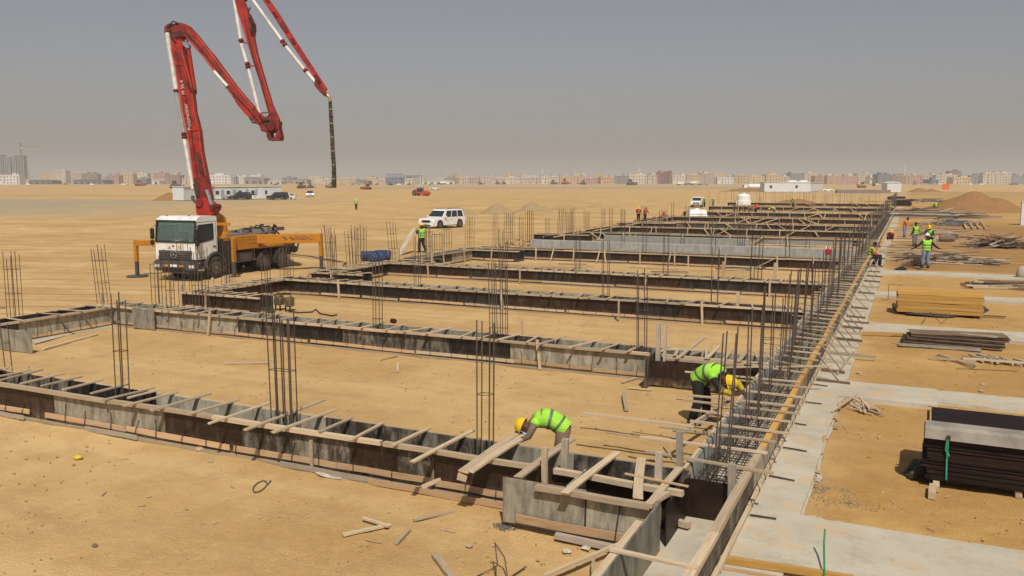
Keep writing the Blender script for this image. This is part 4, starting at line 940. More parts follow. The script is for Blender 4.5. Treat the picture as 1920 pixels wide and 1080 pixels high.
# turret
PV = tl(Vector(D(390, 392, 41.6))); PV.y = 0
DB = 41.3
def B(px, py, dd=0.0): return tl(D(px, py, DB+dd))
tc = Vector((-1.75, 0, 0))
w = M(); w.tube([tc+Vector((0, 0, 1.9)), tc+Vector((0, 0, 2.15))], [.62, .5], 18); w.build('turntable', ORG, tr)
w = M(); w.tube([tc+Vector((0, 0, 2.15)), tc+Vector((0, 0, 2.7)), B(388, 398)], [.45, .38, .3], 14); w.build('turret_post', ORG, tr)
latd = (rmat(tr).inverted().to_3x3() @ Vector((-SA, CA, 0))).normalized()   # away from the camera
def plate(pts, th, name, mat, dd=0.0, dc=0.0, bevel=.015):
    """outline in the boom's plane given real thickness along the pin direction"""
    P_ = [B(*p, dd) for p in pts]; n = len(P_); vs = [p-latd*th/2+latd*dc for p in P_]+[p+latd*th/2+latd*dc for p in P_]
    return M().add(vs, [tuple(range(n)), tuple(range(2*n-1, n-1, -1))]+[(i, i+n, (i+1) % n+n, (i+1) % n) for i in range(n)]).build(name, mat, tr, bevel=bevel)
plate([(374, 402), (372, 385), (378, 372), (388, 370), (404, 384), (410, 393), (404, 400), (398, 408)], .8, 'turret_head', RED)
w = M(); w.cyl(B(404, 388)-latd*.5, B(404, 388)+latd*.5, .14, 12); w.cyl(B(380, 381)-latd*.5, B(380, 381)+latd*.5, .17, 12); w.build('pivot_pin', REDD, tr)
# boom sections
def section(name, pts, th=.42, dc=0.0): return plate(pts, th, name, RED, 0, dc)
s1 = section('boom_section', [(321, 57), (341, 50), (346, 95), (352, 122), (362, 155), (368, 210), (377, 245), (381, 285), (390, 330), (398, 368), (391, 384), (377, 384), (366, 342), (357, 270), (343, 200), (331, 124), (325, 90)], .46)
w = M(); 
for (x0, y0, x1, y1) in ((330, 124, 347, 124), (363, 247, 377, 244), (349, 219, 352, 218)): w.bar(B(x0, y0)-latd*.24, B(x1, y1)-latd*.24, .03, .05)
w.build('boom_collar', REDD, tr)
plate([(370, 283), (378, 290), (388, 322), (393, 345), (388, 350), (380, 330), (372, 300)], .5, 'boom_recess', REDD)
plate([(366, 335), (386, 330), (398, 372), (392, 384), (372, 388), (372, 360)], .54, 'boom_foot', REDD)
M().cyl(B(353, 92), B(365, 170), .11, 12).build('lift_cylinder', RED, tr)
w = M(); w.cyl(B(353, 92), B(350, 70), .045, 10); w.build('cylinder_rod', CHROM, tr)
plate([(357, 150), (366, 170), (366, 176), (358, 172)], .5, 'cylinder_bracket', REDD)
M().cyl(B(392, 356)-latd*.32, B(403, 388)-latd*.32, .1, 12).build('slew_cylinder', CHROM, tr)
# knuckle 1
plate([(320, 56), (326, 47), (338, 44), (350, 46), (354, 58), (347, 72), (338, 76), (328, 70)], .52, 'boom_knuckle', REDD)
plate([(337, 78), (345, 78), (356, 84), (357, 90), (352, 92), (342, 84)], .3, 'boom_link', STEEL)
s2 = section('boom_section', [(345, 45), (356, 49), (372, 66), (392, 92), (402, 103), (420, 128), (444, 160), (462, 182), (478, 200), (497, 222), (488, 236), (478, 228), (462, 214), (447, 196), (440, 184), (415, 150), (385, 110), (358, 80), (343, 62)], .4, -.05)
plate([(446, 186), (455, 200), (465, 205), (470, 214), (462, 212), (448, 197)], .46, 'boom_bracket', REDD)
w = M(); w.tube([B(345, 66), B(372, 92), B(405, 132), B(434, 163)], .055, 6); w.build('hydraulic_line', plain('line_red', (.5, .04, .06), .5), tr)
# knuckle 2
plate([(488, 232), (500, 218), (515, 225), (527, 228), (526, 243), (512, 250), (503, 250), (492, 246)], .5, 'boom_knuckle', REDD)
plate([(503, 246), (510, 250), (512, 259), (518, 259), (521, 250), (526, 240), (530, 258), (528, 264), (507, 264), (503, 256)], .62, 'boom_tail', REDD)
w = M(); w.tube([B(506, 214), B(501, 222), B(503, 240), B(514, 248), B(524, 240)], .05, 8); w.cyl(B(512, 238)-latd*.42, B(512, 238)+latd*.42, .2, 14); w.build('knuckle_pin', REDD, tr)
s3 = section('boom_section', [(418, -94), (436, -98), (441, -50), (453, -10), (468, 30), (478, 55), (476, 70), (482, 100), (495, 145), (510, 195), (524, 226), (512, 232), (504, 212), (488, 155), (470, 100), (455, 50), (440, 0), (425, -55)], .36, .1)
plate([(468, 25), (478, 45), (479, 58), (474, 68), (468, 48)], .42, 'boom_bracket', REDD)
plate([(414, -84), (420, -104), (436, -108), (446, -96), (440, -80), (426, -72)], .5, 'boom_knuckle', REDD)
s4 = section('boom_section', [(430, -96), (442, -96), (494, -14), (520, 22), (548, 68), (585, 125), (612, 166), (607, 172), (580, 133), (540, 74), (512, 30), (484, -12), (436, -80)], .26, .2)
w = M()
for a, b in (((497, -6), (503, 4)), ((512, 22), (518, 32)), ((532, 50), (538, 60)), ((547, 72), (552, 82)), ((590, 140), (600, 156))): w.bar(B(*a)+latd*.06, B(*b)+latd*.06, .06, .12)
w.build('rust_clamp', REDD, tr)
plate([(592, 148), (606, 168), (614, 176), (609, 181), (598, 170), (590, 160)], .32, 'boom_tip', REDD)
# delivery pipes
def pipe(pts, r=.075, name='delivery_pipe', mat=PIPE, dz=0): return M().tube([B(*p)-latd*dz for p in pts], r, 12).build(name, mat, tr)
pipe([(313, 60), (321, 110), (330, 168)], .11); pipe([(330, 172), (345, 250)], .085, mat=plain('pipe_grey', (.33, .32, .29), .5, 0, (.2, .15, .1), 3, .6)); pipe([(345, 256), (362, 355)], .095)
pipe([(405, 135), (430, 163)], .08, dz=.3); pipe([(430, 163), (478, 214), (492, 232)], .06, mat=REDD, dz=.25)
pipe([(434, -30), (452, 78)], .085); pipe([(452, 82), (465, 126)], .085); pipe([(465, 126), (492, 236)], .085)
pipe([(436, -90), (468, -8), (530, 78)], .08); pipe([(530, 80), (572, 132)], .08); pipe([(574, 134), (602, 168)], .08)
w = M()
for p in ((330, 170), (345, 252), (346, 258), (452, 76), (464, 120), (465, 126), (530, 78), (534, 84), (573, 132), (602, 168), (430, 163), (404, 134), (313, 60)):
    b = B(*p); w.ball(b, .13, 8, 6)
w.build('pipe_coupling', REDD, tr)
w = M()
for a, b in (((332, 173), (342, 176)), ((347, 256), (359, 256)), ((452, 78), (468, 82)), ((464, 122), (482, 125)), ((486, 212), (508, 211))): w.bar(B(*a), B(*b), .05, .05)
w.build('pipe_bracket', REDD, tr)
pipe([(313, 58), (312, 52), (316, 48), (322, 48)], .1, 'pipe_elbow', REDD)
pipe([(602, 168), (609, 176), (616, 180), (618, 184), (619, 192)], .085, 'pipe_elbow', plain('brass_elbow', (.42, .28, .12), .4, .4))
pipe([(619, 190), (620, 210), (622, 240), (624, 280), (626, 310), (627, 349)], [.085, .09, .1, .1, .105, .11], 'end_hose', HOSE)
for y_ in range(205, 340, 13): pipe([(620.0+(y_-200)*.045, y_), (620.1+(y_-200)*.045, y_+1.5)], .115, 'hose_band', plain('band_tan', (.35, .30, .16), .7) if y_ % 2 else REDD)
pipe([(362, 367), (361, 372), (366, 378), (374, 380), (379, 372), (381, 362)], .085, 'pipe_elbow', DGREY)
w = M()
for k in range(6): w.tube([B(319+k, 60+k), B(324+k*2, 72+k*4), B(334+k*2, 66+k*3)], .03, 5)
w.tube([B(324, 50), B(330, 44), B(338, 45), B(341, 55)], .03, 6); w.tube([B(469, 14), B(464, 25), B(470, 35)], .04, 5); w.tube([B(467, 219), B(474, 230), B(482, 231)], .035, 5)
w.build('hydraulic_hose', BLACK, tr)
w = M()
def edge(pts, side=1, rr=.028, dz=.235):
    w.tube([B(*p)-latd*dz for p in pts], rr, 5)
edge([(324, 92), (332, 124), (344, 200), (358, 270), (367, 340)]); edge([(344, 96), (351, 122), (361, 155), (367, 210), (376, 246), (380, 285), (389, 330)])
edge([(358, 78), (385, 108), (415, 148), (440, 182)], dz=.26); edge([(372, 68), (392, 94), (420, 130), (444, 162), (462, 184), (478, 203)], dz=.26)
edge([(456, 50), (471, 100), (489, 155), (505, 212)], dz=.09); edge([(467, 32), (480, 100), (494, 145), (509, 195)], dz=.09)
w.build('boom_flange_highlight', plain('boom_highlight_red', (.42, .06, .035), .5, 0, (.2, .03, .015), 3, .6), tr)  # edge strips in lighter red, painting highlights along the boom
w = M()
for pts in ([(333, 96), (341, 130), (352, 180), (362, 240), (368, 290), (374, 340)], [(350, 62), (376, 88), (406, 126), (436, 166), (470, 206), (490, 232)], [(352, 60), (380, 92), (410, 131), (440, 171)], [(461, 30), (474, 95), (491, 150), (508, 210)]):
    w.tube([B(*p)-latd*.27 for p in pts], .022, 5)
w.tube([B(338, 46)-latd*.3, B(330, 42)-latd*.35, B(322, 50)-latd*.35, B(325, 68)-latd*.32, B(334, 80)-latd*.3], .035, 6)
w.tube([B(462, 2), B(458, -8), B(466, -20)], .06, 6); w.tube([B(470, 35)-latd*.2, B(476, 48)-latd*.2, B(474, 62)-latd*.2], .07, 6)
w.tube([B(489, 215)-latd*.3, B(497, 228)-latd*.34, B(508, 226)-latd*.34, B(516, 238)-latd*.34], .035, 6)
w.build('hydraulic_hose', BLACK, tr)
for pts in ([(352, 150), (366, 170), (368, 178), (360, 170)], [(372, 286), (380, 290), (386, 330), (380, 322)], [(497, 222), (512, 228), (510, 238), (500, 236)], [(330, 62), (345, 60), (346, 70), (334, 72)], [(366, 345), (376, 342), (380, 366), (372, 372)]):
    plate(pts, .02, 'grease_patch', plain('grease', (.03, .018, .014), .5, 0, (.15, .02, .012), 5, .8), dc=-.30, bevel=0)
def boom_text(txt, a, b, size):
    A = B(*a)-latd*.31; Bq = B(*b)-latd*.31; x = (Bq-A).normalized(); z = -latd; y = z.cross(x).normalized()
    text_mesh('boom_lettering', txt, size, plain('decal_white', (.55, .48, .44), .6), tr, Matrix.Translation((A+Bq)/2) @ Matrix((x, y, z)).transposed().to_4x4())
boom_text('Putzmeister', (361, 251), (352, 189), .27); boom_text('M 36-4', (349, 178), (345, 152), .24)
# ladder behind the cab and boom rest
w = M(); w.bar(B(404, 420), B(431, 420), .1, .14); w.build('boom_rest', ORG, tr)
w = M()
for k in range(5): w.tube([(-.75, .9, 1.3+k*.2), (-.75, 1.15, 1.3+k*.2)], .015, 4)
w.build('ladder', STEEL, tr)

# ------------------------------------------------------------------ people
def solid(n, c, r=.85, amt=.35): return plain(n, c, r, 0, tuple(x*.55+.02 for x in c), 7, amt+.2, b=.9)
VEST = solid('vest_green', (.33, .68, .05)); VESTB = plain('vest_border', (.55, .85, .12), .7); BAND = plain('reflective_band', (.10, .16, .12), .5); BANDL = plain('reflective_band_light', (.55, .58, .55), .4)
SKIN = solid('skin_brown', (.10, .045, .028), .6); SKIN2 = solid('skin_tan', (.22, .10, .06), .6)
HELY = plain('helmet_yellow', (.75, .50, .01), .3, 0, (.6, .42, .05), 3, .3); HELW = plain('helmet_white', (.75, .75, .73), .3)
KHAKI = solid('cloth_khaki', (.205, .145, .095)); DARKC = solid('cloth_black', (.014, .014, .016)); DENIM = solid('cloth_denim', (.19, .23, .30)); GREYC = solid('cloth_grey', (.18, .17, .17))
ORV = solid('vest_orange', (.75, .10, .03)); REDC = solid('cloth_red', (.45, .02, .03)); ORC = solid('cloth_orange', (.60, .21, .05)); SHOE = plain('boot_leather', (.03, .025, .02), .7); MASK = plain('mask_blue', (.35, .62, .75), .7)
HAIR = plain('hair_black', (.01, .009, .008), .8)
PC = {}
def skin_mesh(key, J, edges, rad, rootv):
    if key in PC: return PC[key]
    names = list(J); me = bpy.data.meshes.new('person'); me.from_pydata([J[n] for n in names], [], [(names.index(a), names.index(b)) for a, b in edges])
    o = bpy.data.objects.new('tmp_body', me); C.objects.link(o); mod = o.modifiers.new('s', 'SKIN'); mod.use_smooth_shade = True
    for i, n in enumerate(names):
        r = rad[n]; me.skin_vertices[0].data[i].radius = r if isinstance(r, tuple) else (r, r)
        me.skin_vertices[0].data[i].use_root = (n == rootv)
    sb = o.modifiers.new('b', 'SUBSURF'); sb.levels = 1; sb.render_levels = 1
    dg = bpy.context.evaluated_depsgraph_get(); out = bpy.data.meshes.new_from_object(o.evaluated_get(dg)); bpy.data.objects.remove(o)
    PC[key] = out; return out
def lerp(a, b, t): return Vector(a)*(1-t)+Vector(b)*t
def person(pose, loc, rz, label, shirt, trousers, vest=None, helmet=None, skin=SKIN, s=1.0, face=True, mask=False, stripes=True, group=None, cuffs=.95, look=None, guards=False):
    J = {k: Vector(v)*s for k, v in POSES[pose].items()}
    rt = root('person', loc, label, 'person', group, rz)
    def S(v): return v*s
    # body, one continuous surface
    sides = ('L', 'R'); Jb = {k: J[k] for k in ('pelvis', 'waist', 'chest', 'neck', 'head')}
    Jb['head0'] = lerp(J['neck'], J['head'], .45); rad = dict(pelvis=S(.12), waist=S(.11), chest=S(.125), neck=S(.052), head0=S(.058), head=S(.07))
    E_ = [('pelvis', 'waist'), ('waist', 'chest'), ('chest', 'neck'), ('neck', 'head0'), ('head0', 'head')]
    for d in sides:
        for k, r in (('hip', .085), ('kn', .055), ('an', .04), ('toe', .035), ('sh', .06), ('el', .04), ('wr', .027), ('palm', .03)):
            if k == 'palm': Jb[k+d] = J['wr'+d]+(J['hand'+d]-J['wr'+d])*.45
            elif k == 'toe': Jb[k+d] = J['an'+d]+Vector(J.get('toe'+d, (.15*s, 0, -.05*s)))*1.0 if ('toe'+d) not in J else J['toe'+d]
            else: Jb[k+d] = J[k+d]
            rad[k+d] = S(r)
        E_ += [('pelvis', 'hip'+d), ('hip'+d, 'kn'+d), ('kn'+d, 'an'+d), ('an'+d, 'toe'+d), ('chest', 'sh'+d), ('sh'+d, 'el'+d), ('el'+d, 'wr'+d), ('wr'+d, 'palm'+d)]
    base = skin_mesh((pose, s), Jb, E_, rad, 'pelvis')
    m = M()
    m.v = [tuple(v.co) for v in base.vertices]; m.f = [tuple(p.vertices) for p in base.polygons]
    # head frame: x looks forward, z to the crown
    up = (J['head']-J['neck']).normalized(); fw = Vector(look or POSES[pose].get('look', (1, 0, 0))).normalized(); fw = (fw-up*fw.dot(up)*.0).normalized()
    hz = (up-fw*up.dot(fw)).normalized(); hy = hz.cross(fw); HF = Matrix((fw, hy, hz)).transposed(); hc = J['head']+hz*S(.03)
    def h(x, y, z): return hc + HF @ Vector((S(x), S(y), S(z)))
    k0 = len(m.v); m.ball((0, 0, 0), (S(.098), S(.077), S(.118)), 14, 10); m.v[k0:] = [tuple(hc+HF @ Vector(v)) for v in m.v[k0:]]
    m.tube([h(.085, 0, .02), h(.115, 0, -.02), h(.092, 0, -.035)], [S(.01), S(.017), S(.012)], 6)
    m.tube([h(.06, 0, -.07), h(.085, 0, -.085)], [S(.035), S(.02)], 8)
    for y in (-.078, .078): m.tube([h(0, y, .015), h(-.01, y*1.1, -.01), h(0, y, -.035)], [S(.012), S(.018), S(.008)], 6)
    # hands: palm, four curled fingers, thumb from the side
    for d, sg in (('L', 1), ('R', -1)):
        w0 = J['wr'+d]; hd = J['hand'+d]; ax = (hd-w0).normalized(); side = Vector(POSES[pose].get('side'+d, (0, 1, 0))); side = (side-ax*side.dot(ax)).normalized(); nr = ax.cross(side)*sg
        m.loft([w0+ax*S(.01), w0+ax*S(.05), w0+ax*S(.095)], [S(.028), S(.042), S(.04)], [S(.02), S(.017), S(.013)], side, 8)
        for i in range(4):
            b = w0+ax*S(.09)+side*S((i-1.5)*.021); ln = S((.066, .078, .074, .056)[i])
            m.tube([b, b+ax*ln*.5+nr*S(-.008), b+ax*ln*.85+nr*S(-.03), b+ax*ln*.95+nr*S(-.045)], [S(.0095), S(.009), S(.008), S(.006)], 5)
        b = w0+ax*S(.035)+side*S(-.036)
        m.tube([b, b+ax*S(.03)+side*S(-.026)+nr*S(-.01), b+ax*S(.06)+side*S(-.03)+nr*S(-.022)], [S(.012), S(.0105), S(.008)], 5)
    m.build('body', skin, rt, smooth=True)
    if face:
        for y in (-.03, .03): e = M().ball(h(.088, y, .025), S(.011), 6, 5).build('eye', WHITE, rt)
        if not helmet: M().ball(h(-.014, 0, .03), (S(.1), S(.085), S(.11)), 12, 8).build('hair', HAIR, rt)
        if not mask: M().tube([h(.093, -.022, -.055), h(.099, 0, -.057), h(.093, .022, -.055)], S(.005), 4).build('mouth', plain('lips', (.16, .05, .04), .6), rt)
    if mask:
        M().loft([h(.085, 0, -.005), h(.108, 0, -.035), h(.088, 0, -.085)], [S(.05), S(.06), S(.04)], [S(.012), S(.02), S(.015)], hy, 10).build('face_mask', MASK, rt)
    # trousers
    w = M()
    for d in sides:
        a, b, c = J['hip'+d], J['kn'+d], J['an'+d]
        w.loft([lerp(a, J['pelvis'], .25)+Vector((0, 0, S(.06))), a, lerp(a, b, .4), b, lerp(b, c, .5), lerp(b, c, .93)], [S(.1), S(.12), S(.108), S(.09), S(.084), S(.08)], [S(.1), S(.126), S(.112), S(.094), S(.088), S(.084)], (0, 1, 0), 12)
    sp = (J['waist']-J['pelvis']).normalized()
    w.loft([J['pelvis']-sp*S(.1), J['pelvis']-sp*S(.02), J['pelvis']+sp*S(.1)], [S(.12), S(.178), S(.165)], [S(.1), S(.13), S(.12)], (0, 1, 0), 14)
    w.build('trousers', trousers, rt, smooth=True)
    # shirt
    w = M(); p0, p1, p2, p3 = J['pelvis'], J['waist'], J['chest'], J['neck']
    T_ = [lerp(p0, p1, -.15), p0, lerp(p0, p1, .5), p1, lerp(p1, p2, .55), p2, lerp(p2, p3, .45), lerp(p2, p3, .8), lerp(p2, p3, 1.0)]
    ax_ = [.185, .188, .18, .178, .198, .21, .2, .13, .065]; ay_ = [.15, .155, .145, .142, .15, .15, .125, .085, .058]
    w.loft(T_, [S(x) for x in ax_], [S(x) for x in ay_], (0, 1, 0), 16)
    for d in sides:
        a, b, c = J['sh'+d], J['el'+d], J['wr'+d]
        w.loft([lerp(a, p2, .35), a, lerp(a, b, .5), b, lerp(b, c, .5), lerp(b, c, cuffs)], [S(.07), S(.078), S(.064), S(.054), S(.048), S(.042)], [S(.07), S(.075), S(.062), S(.052), S(.047), S(.042)], (0, 0, 1) if abs((b-a).normalized().z) < .8 else (1, 0, 0), 10)
    w.build('shirt', shirt, rt, smooth=True)
    if guards:
        for d in sides:
            b, c = J['el'+d], J['wr'+d]
            M().loft([lerp(b, c, .15), lerp(b, c, .5), c, c+(c-b)*.12], [.064, .06, .052, .045], [.064, .06, .05, .04], (1, 0, 0), 10).build('arm_guard', plain('guard_yellow', (.42, .33, .02), .7, 0, (.2, .15, .03), 9, .7), rt, smooth=True)
    if vest:
        def vl(i0, t0, i1, t1, extra):   # slice of the torso loft between parameters
            out = []
            for q in np.linspace(i0+t0, i1+t1, 7):
                i = min(int(q), len(T_)-2); t = q-i; out.append((lerp(T_[i], T_[i+1], t), S((ax_[i]*(1-t)+ax_[i+1]*t)+extra), S((ay_[i]*(1-t)+ay_[i+1]*t)+extra)))
            return out
        def lf(sl, mat, nm): return M().loft([x[0] for x in sl], [x[1] for x in sl], [x[2] for x in sl], (0, 1, 0), 18).build(nm, mat, rt, smooth=True)
        v0 = vl(0, -.15 if False else 0, 6, .75, .022); vo = lf(v0, vest, 'vest')
        w = M()
        for d in sides:
            a = J['sh'+d]; ar = (J['el'+d]-a).normalized()
            w.loft([lerp(a, p2, .5), a+(p2-a)*.05, a+ar*S(.035)], [S(.085), S(.092), S(.088)], [S(.085), S(.09), S(.085)], (0, 0, 1) if abs(ar.z) < .8 else (1, 0, 0), 12)
        w.build('vest_shoulder', vest, rt, smooth=True)
        if stripes:
            lf(vl(2, .05, 2, .5, .029), BAND, 'reflective_band'); lf(vl(3, .55, 3, .98, .029), BAND, 'reflective_band')
            lf(vl(0, 0, 0, .3, .026), VESTB if vest is VEST else vest, 'vest_hem')
    # boots
    for d in sides:
        a = J['an'+d]; tdir = (Jb['toe'+d]-a); tdir = Vector((tdir.x, tdir.y, tdir.z*.4)).normalized()
        M().loft([a-tdir*S(.07)+Vector((0, 0, -S(.035))), a+Vector((0, 0, -S(.02))), a+tdir*S(.09)+Vector((0, 0, -S(.035))), a+tdir*S(.19)+Vector((0, 0, -S(.045)))], [S(.04), S(.05), S(.052), S(.035)], [S(.042), S(.06), S(.042), S(.03)], (0, 1, 0), 10).build('boot', SHOE, rt, smooth=True)
    if helmet:
        w = M(); k0 = 0; rr = []
        for i in range(9):
            t = i/8*math.pi/2; rr.append((Vector((0, 0, .15*math.sin(t))), .138*math.cos(t)+.002, .112*math.cos(t)+.002))
        vs = []; fs = []; n = 18
        for (c_2, a1, b1) in rr:
            for k in range(n):
                an = 2*math.pi*k/n; vs.append(h(c_2.x+a1*math.cos(an), b1*math.sin(an), .035+c_2.z))
        for i in range(8):
            for k in range(n): fs.append((i*n+k, i*n+(k+1) % n, (i+1)*n+(k+1) % n, (i+1)*n+k))
        w.add(vs, fs)
        # brim and ridge
        vs = []; 
        for k in range(n):
            an = 2*math.pi*k/n; br = 1.0+.1+(.28*max(0, math.cos(an))**2)
            vs += [h(.135*math.cos(an), .11*math.sin(an), .04), h(.138*br*math.cos(an), .112*br*math.sin(an), .028-.01*max(0, math.cos(an)))]
        w.add(vs, [(2*k, 2*k+1, (2*k+3) % (2*n), (2*k+2) % (2*n)) for k in range(n)])
        w.tube([h(.13, 0, .06), h(.1, 0, .15), h(0, 0, .19), h(-.1, 0, .15), h(-.13, 0, .06)], [S(.008), S(.014), S(.016), S(.014), S(.008)], 6)
        w.build('helmet', helmet, rt, smooth=True)
    return rt
st_ = dict(pelvis=(0, 0, .95), waist=(0, 0, 1.12), chest=(.0, 0, 1.32), neck=(0, 0, 1.48), head=(.02, 0, 1.60), shL=(0, .19, 1.40), shR=(0, -.19, 1.40), hipL=(0, .095, .9), hipR=(0, -.095, .9), knL=(.02, .1, .49), knR=(.02, -.1, .49), anL=(0, .11, .09), anR=(0, -.11, .09))
POSES = {
 'stand': dict(st_, elL=(-.03, .26, 1.12), elR=(-.03, -.26, 1.12), wrL=(.12, .27, .9), wrR=(.12, -.27, .9), handL=(.2, .27, .82), handR=(.2, -.27, .82)),
 'arms_out': dict(st_, head=(-.01, 0, 1.61), look=(1, 0, -.15), anL=(.02, .15, .09), anR=(-.02, -.13, .09), knL=(.04, .14, .49), elL=(.02, .40, 1.18), elR=(.02, -.42, 1.16), wrL=(.08, .62, 1.02), wrR=(.08, -.68, 1.00), handL=(.1, .72, .98), handR=(.1, -.78, .99)),
 'work': dict(st_, look=(1, 0, -.7), chest=(.07, 0, 1.31), neck=(.13, 0, 1.45), head=(.2, 0, 1.55), shL=(.09, .19, 1.38), shR=(.09, -.19, 1.38), elL=(.2, .25, 1.13), elR=(.2, -.25, 1.13), wrL=(.42, .16, 1.05), wrR=(.42, -.16, 1.05), handL=(.52, .12, 1.03), handR=(.52, -.12, 1.03)),
 'carry': dict(st_, look=(1, 0, -.1), pelvis=(0, 0, .94), knL=(.14, .09, .53), anL=(.12, .1, .11), knR=(-.02, -.1, .5), anR=(-.26, -.1, .17), elL=(.12, .27, 1.18), wrL=(.28, .2, 1.38), handL=(.33, .16, 1.46), elR=(.14, -.27, 1.18), wrR=(.3, -.18, 1.40), handR=(.35, -.14, 1.48)),
 'bend': dict(pelvis=(-.06, 0, .93), waist=(.08, 0, 1.05), chest=(.30, 0, 1.10), neck=(.48, 0, 1.0), head=(.58, 0, .91), look=(.35, .15, -.95), shL=(.42, .2, 1.05), shR=(.42, -.2, 1.03), elL=(.52, .30, .84), elR=(.60, -.2, .86), wrL=(.72, .2, .72), wrR=(.79, -.08, .76), handL=(.82, .14, .70), handR=(.88, -.06, .71),
              hipL=(-.06, .1, .88), hipR=(-.06, -.1, .88), knL=(.02, .13, .47), knR=(-.02, -.13, .47), anL=(-.04, .14, .09), anR=(-.14, -.14, .09), sideL=(0, 1, 0), sideR=(0, 1, 0)),
 'bend_low': dict(pelvis=(-.12, 0, .88), waist=(-.0, 0, 1.02), chest=(.2, 0, 1.08), neck=(.37, 0, .99), head=(.46, 0, .89), look=(.3, 0, -.95), shL=(.27, .2, 1.03), shR=(.27, -.2, 1.0), elL=(.52, .26, .90), elR=(.42, -.22, .80), wrL=(.68, .2, .76), wrR=(.60, -.12, .72), handL=(.76, .16, .70), handR=(.70, -.08, .70),
              hipL=(-.1, .1, .85), hipR=(-.1, -.1, .85), knL=(-.02, .12, .46), knR=(-.06, -.12, .46), anL=(-.02, .13, .09), anR=(-.18, -.13, .09)),
 'sit': dict(pelvis=(0, 0, .02), waist=(0, 0, .19), chest=(.06, 0, .38), neck=(.12, 0, .53), head=(.17, 0, .64), look=(1, 0, -.5), shL=(.08, .19, .45), shR=(.08, -.19, .45), elL=(.1, .26, .19), elR=(.12, -.25, .2), wrL=(.32, .18, .13), wrR=(.34, -.14, .14), handL=(.42, .14, .13), handR=(.43, -.1, .13),
             hipL=(.04, .1, .0), hipR=(.04, -.1, .0), knL=(.46, .12, .06), knR=(.36, -.12, .02), anL=(.42, .14, -.42), anR=(.12, -.14, -.40)),
 'squat': dict(pelvis=(-.1, 0, .24), waist=(-.02, 0, .40), chest=(.1, 0, .56), neck=(.2, 0, .68), head=(.28, 0, .77), look=(1, 0, -.6), shL=(.12, .19, .62), shR=(.12, -.19, .62), elL=(.28, .24, .42), elR=(.28, -.24, .42), wrL=(.48, .16, .34), wrR=(.48, -.16, .34), handL=(.58, .12, .3), handR=(.58, -.12, .3),
               hipL=(-.08, .1, .24), hipR=(-.08, -.1, .24), knL=(.3, .2, .48), knR=(.3, -.2, .48), anL=(.06, .16, .09), anR=(.06, -.16, .09)),
}
AWAY = math.pi/2+AZ   # facing straight away from the camera
person('bend', (-4.80, 12.03, .0), math.pi+.33, 'worker in khaki clothes, striped green vest and blue mask bending over the nearest beam', KHAKI, KHAKI, VEST, HELY, mask=True, s=.91)
person('bend_low', (-3.42, 16.1, .0), -.28, 'stooping worker in black trousers, green vest and yellow helmet reaching over the edge formwork', DARKC, DARKC, VEST, HELY, stripes=True, guards=True)
person('arms_out', G(1735, 503, .09)+Vector((0, 0, 0)), AWAY, 'worker in jeans and white helmet seen from behind with both arms held out', DARKC, DENIM, VEST, HELW, s=1.03, stripes=True)
person('stand', G(1715, 463), AWAY+.4, 'bareheaded worker in green vest and grey trousers left of the arms-out worker', DARKC, GREYC, VEST, None, s=1.0)
person('work', G(1742, 470), AWAY+2.4, 'worker in yellow helmet and green vest just behind the arms-out worker', DARKC, DARKC, VEST, HELY, s=1.0)
person('work', G(1695, 446), AWAY-2.2, 'bareheaded worker in orange shirt and jeans by the timber grid', ORC, DENIM, None, None, s=1.0)
person('squat', G(1668, 452), AWAY+2.9, 'squatting worker in red shirt and yellow helmet near the edge beam', REDC, DARKC, None, HELY, s=1.0)
person('sit', Vector((-1.78, 49.2, .62)), AZ*0-.1, 'worker in black trousers and green and red vest sitting on the edge rail', REDC, DARKC, VEST, None, s=1.02)
person('carry', G(791, 474), math.pi-.35, 'worker in dark shorts and yellow helmet walking with a long plank', DARKC, DARKC, VEST, HELY, s=1.08, cuffs=.6)
person('stand', G(668, 393), AWAY+math.pi-.3, 'lone distant worker in green vest and white helmet on the open sand', GREYC, DARKC, VEST, HELW, s=1.0, face=False)
person('work', G(1321, 388), AWAY+1.9, 'worker in green vest standing right beside the white pickup', DARKC, DARKC, VEST, HELW, face=False)
person('work', G(1337, 388), AWAY+2.6, 'worker in tan clothes and faded vest, second person right of the pickup', KHAKI, KHAKI, VEST, HELY, face=False)
person('work', G(1197, 416), AWAY+2.9, 'worker in orange vest and yellow helmet, left of the orange pair', DARKC, DARKC, ORV, HELY, face=False, stripes=False)
person('work', G(1209, 416), AWAY-2.6, 'worker in orange vest with dark hair, right of the orange pair', DARKC, DARKC, ORV, None, face=False, stripes=False)
person('squat', G(1248, 410), AWAY+2.0, 'crouching worker in red by the black hoses left of the low tank', ORV, DARKC, None, None, face=False)
person('work', G(1417, 403), AWAY+2.7, 'worker in red shirt under the high white water tank', ORV, DARKC, None, None, face=False)
person('bend', G(1451, 405), AWAY+1.8, 'bending worker in green vest right of the high white tank', DARKC, GREYC, VEST, HELY, face=False, stripes=False)
person('work', G(1487, 391), AWAY+2.2, 'worker in green vest with dark hair at the far row', DARKC, DARKC, VEST, None, face=False, stripes=False)
person('bend', G(1672, 402), AWAY+1.2, 'bending worker in green vest at the far end of the edge beam', GREYC, DARKC, VEST, None, face=False, stripes=False)
person('stand', G(1754, 398), AWAY+2.5, 'worker in green vest standing in front of the large sand mound', DARKC, DARKC, VEST, None, face=False, stripes=False)
# plank carried by the walker
def loose(name, p, q, w, t, mat, label, cat='plank', group=None, up=(0, 0, 1)):
    o = plank(name, p, q, w, t, mat, None, up); return tag(o, label, cat, group)
wk = G(791, 474)
loose('carried_plank', wk+Vector((-.42, -.15, 1.62)), G(748, 478, .04), .3, .04, W_GREY, 'long grey plank held upright on a slant by the walking worker')

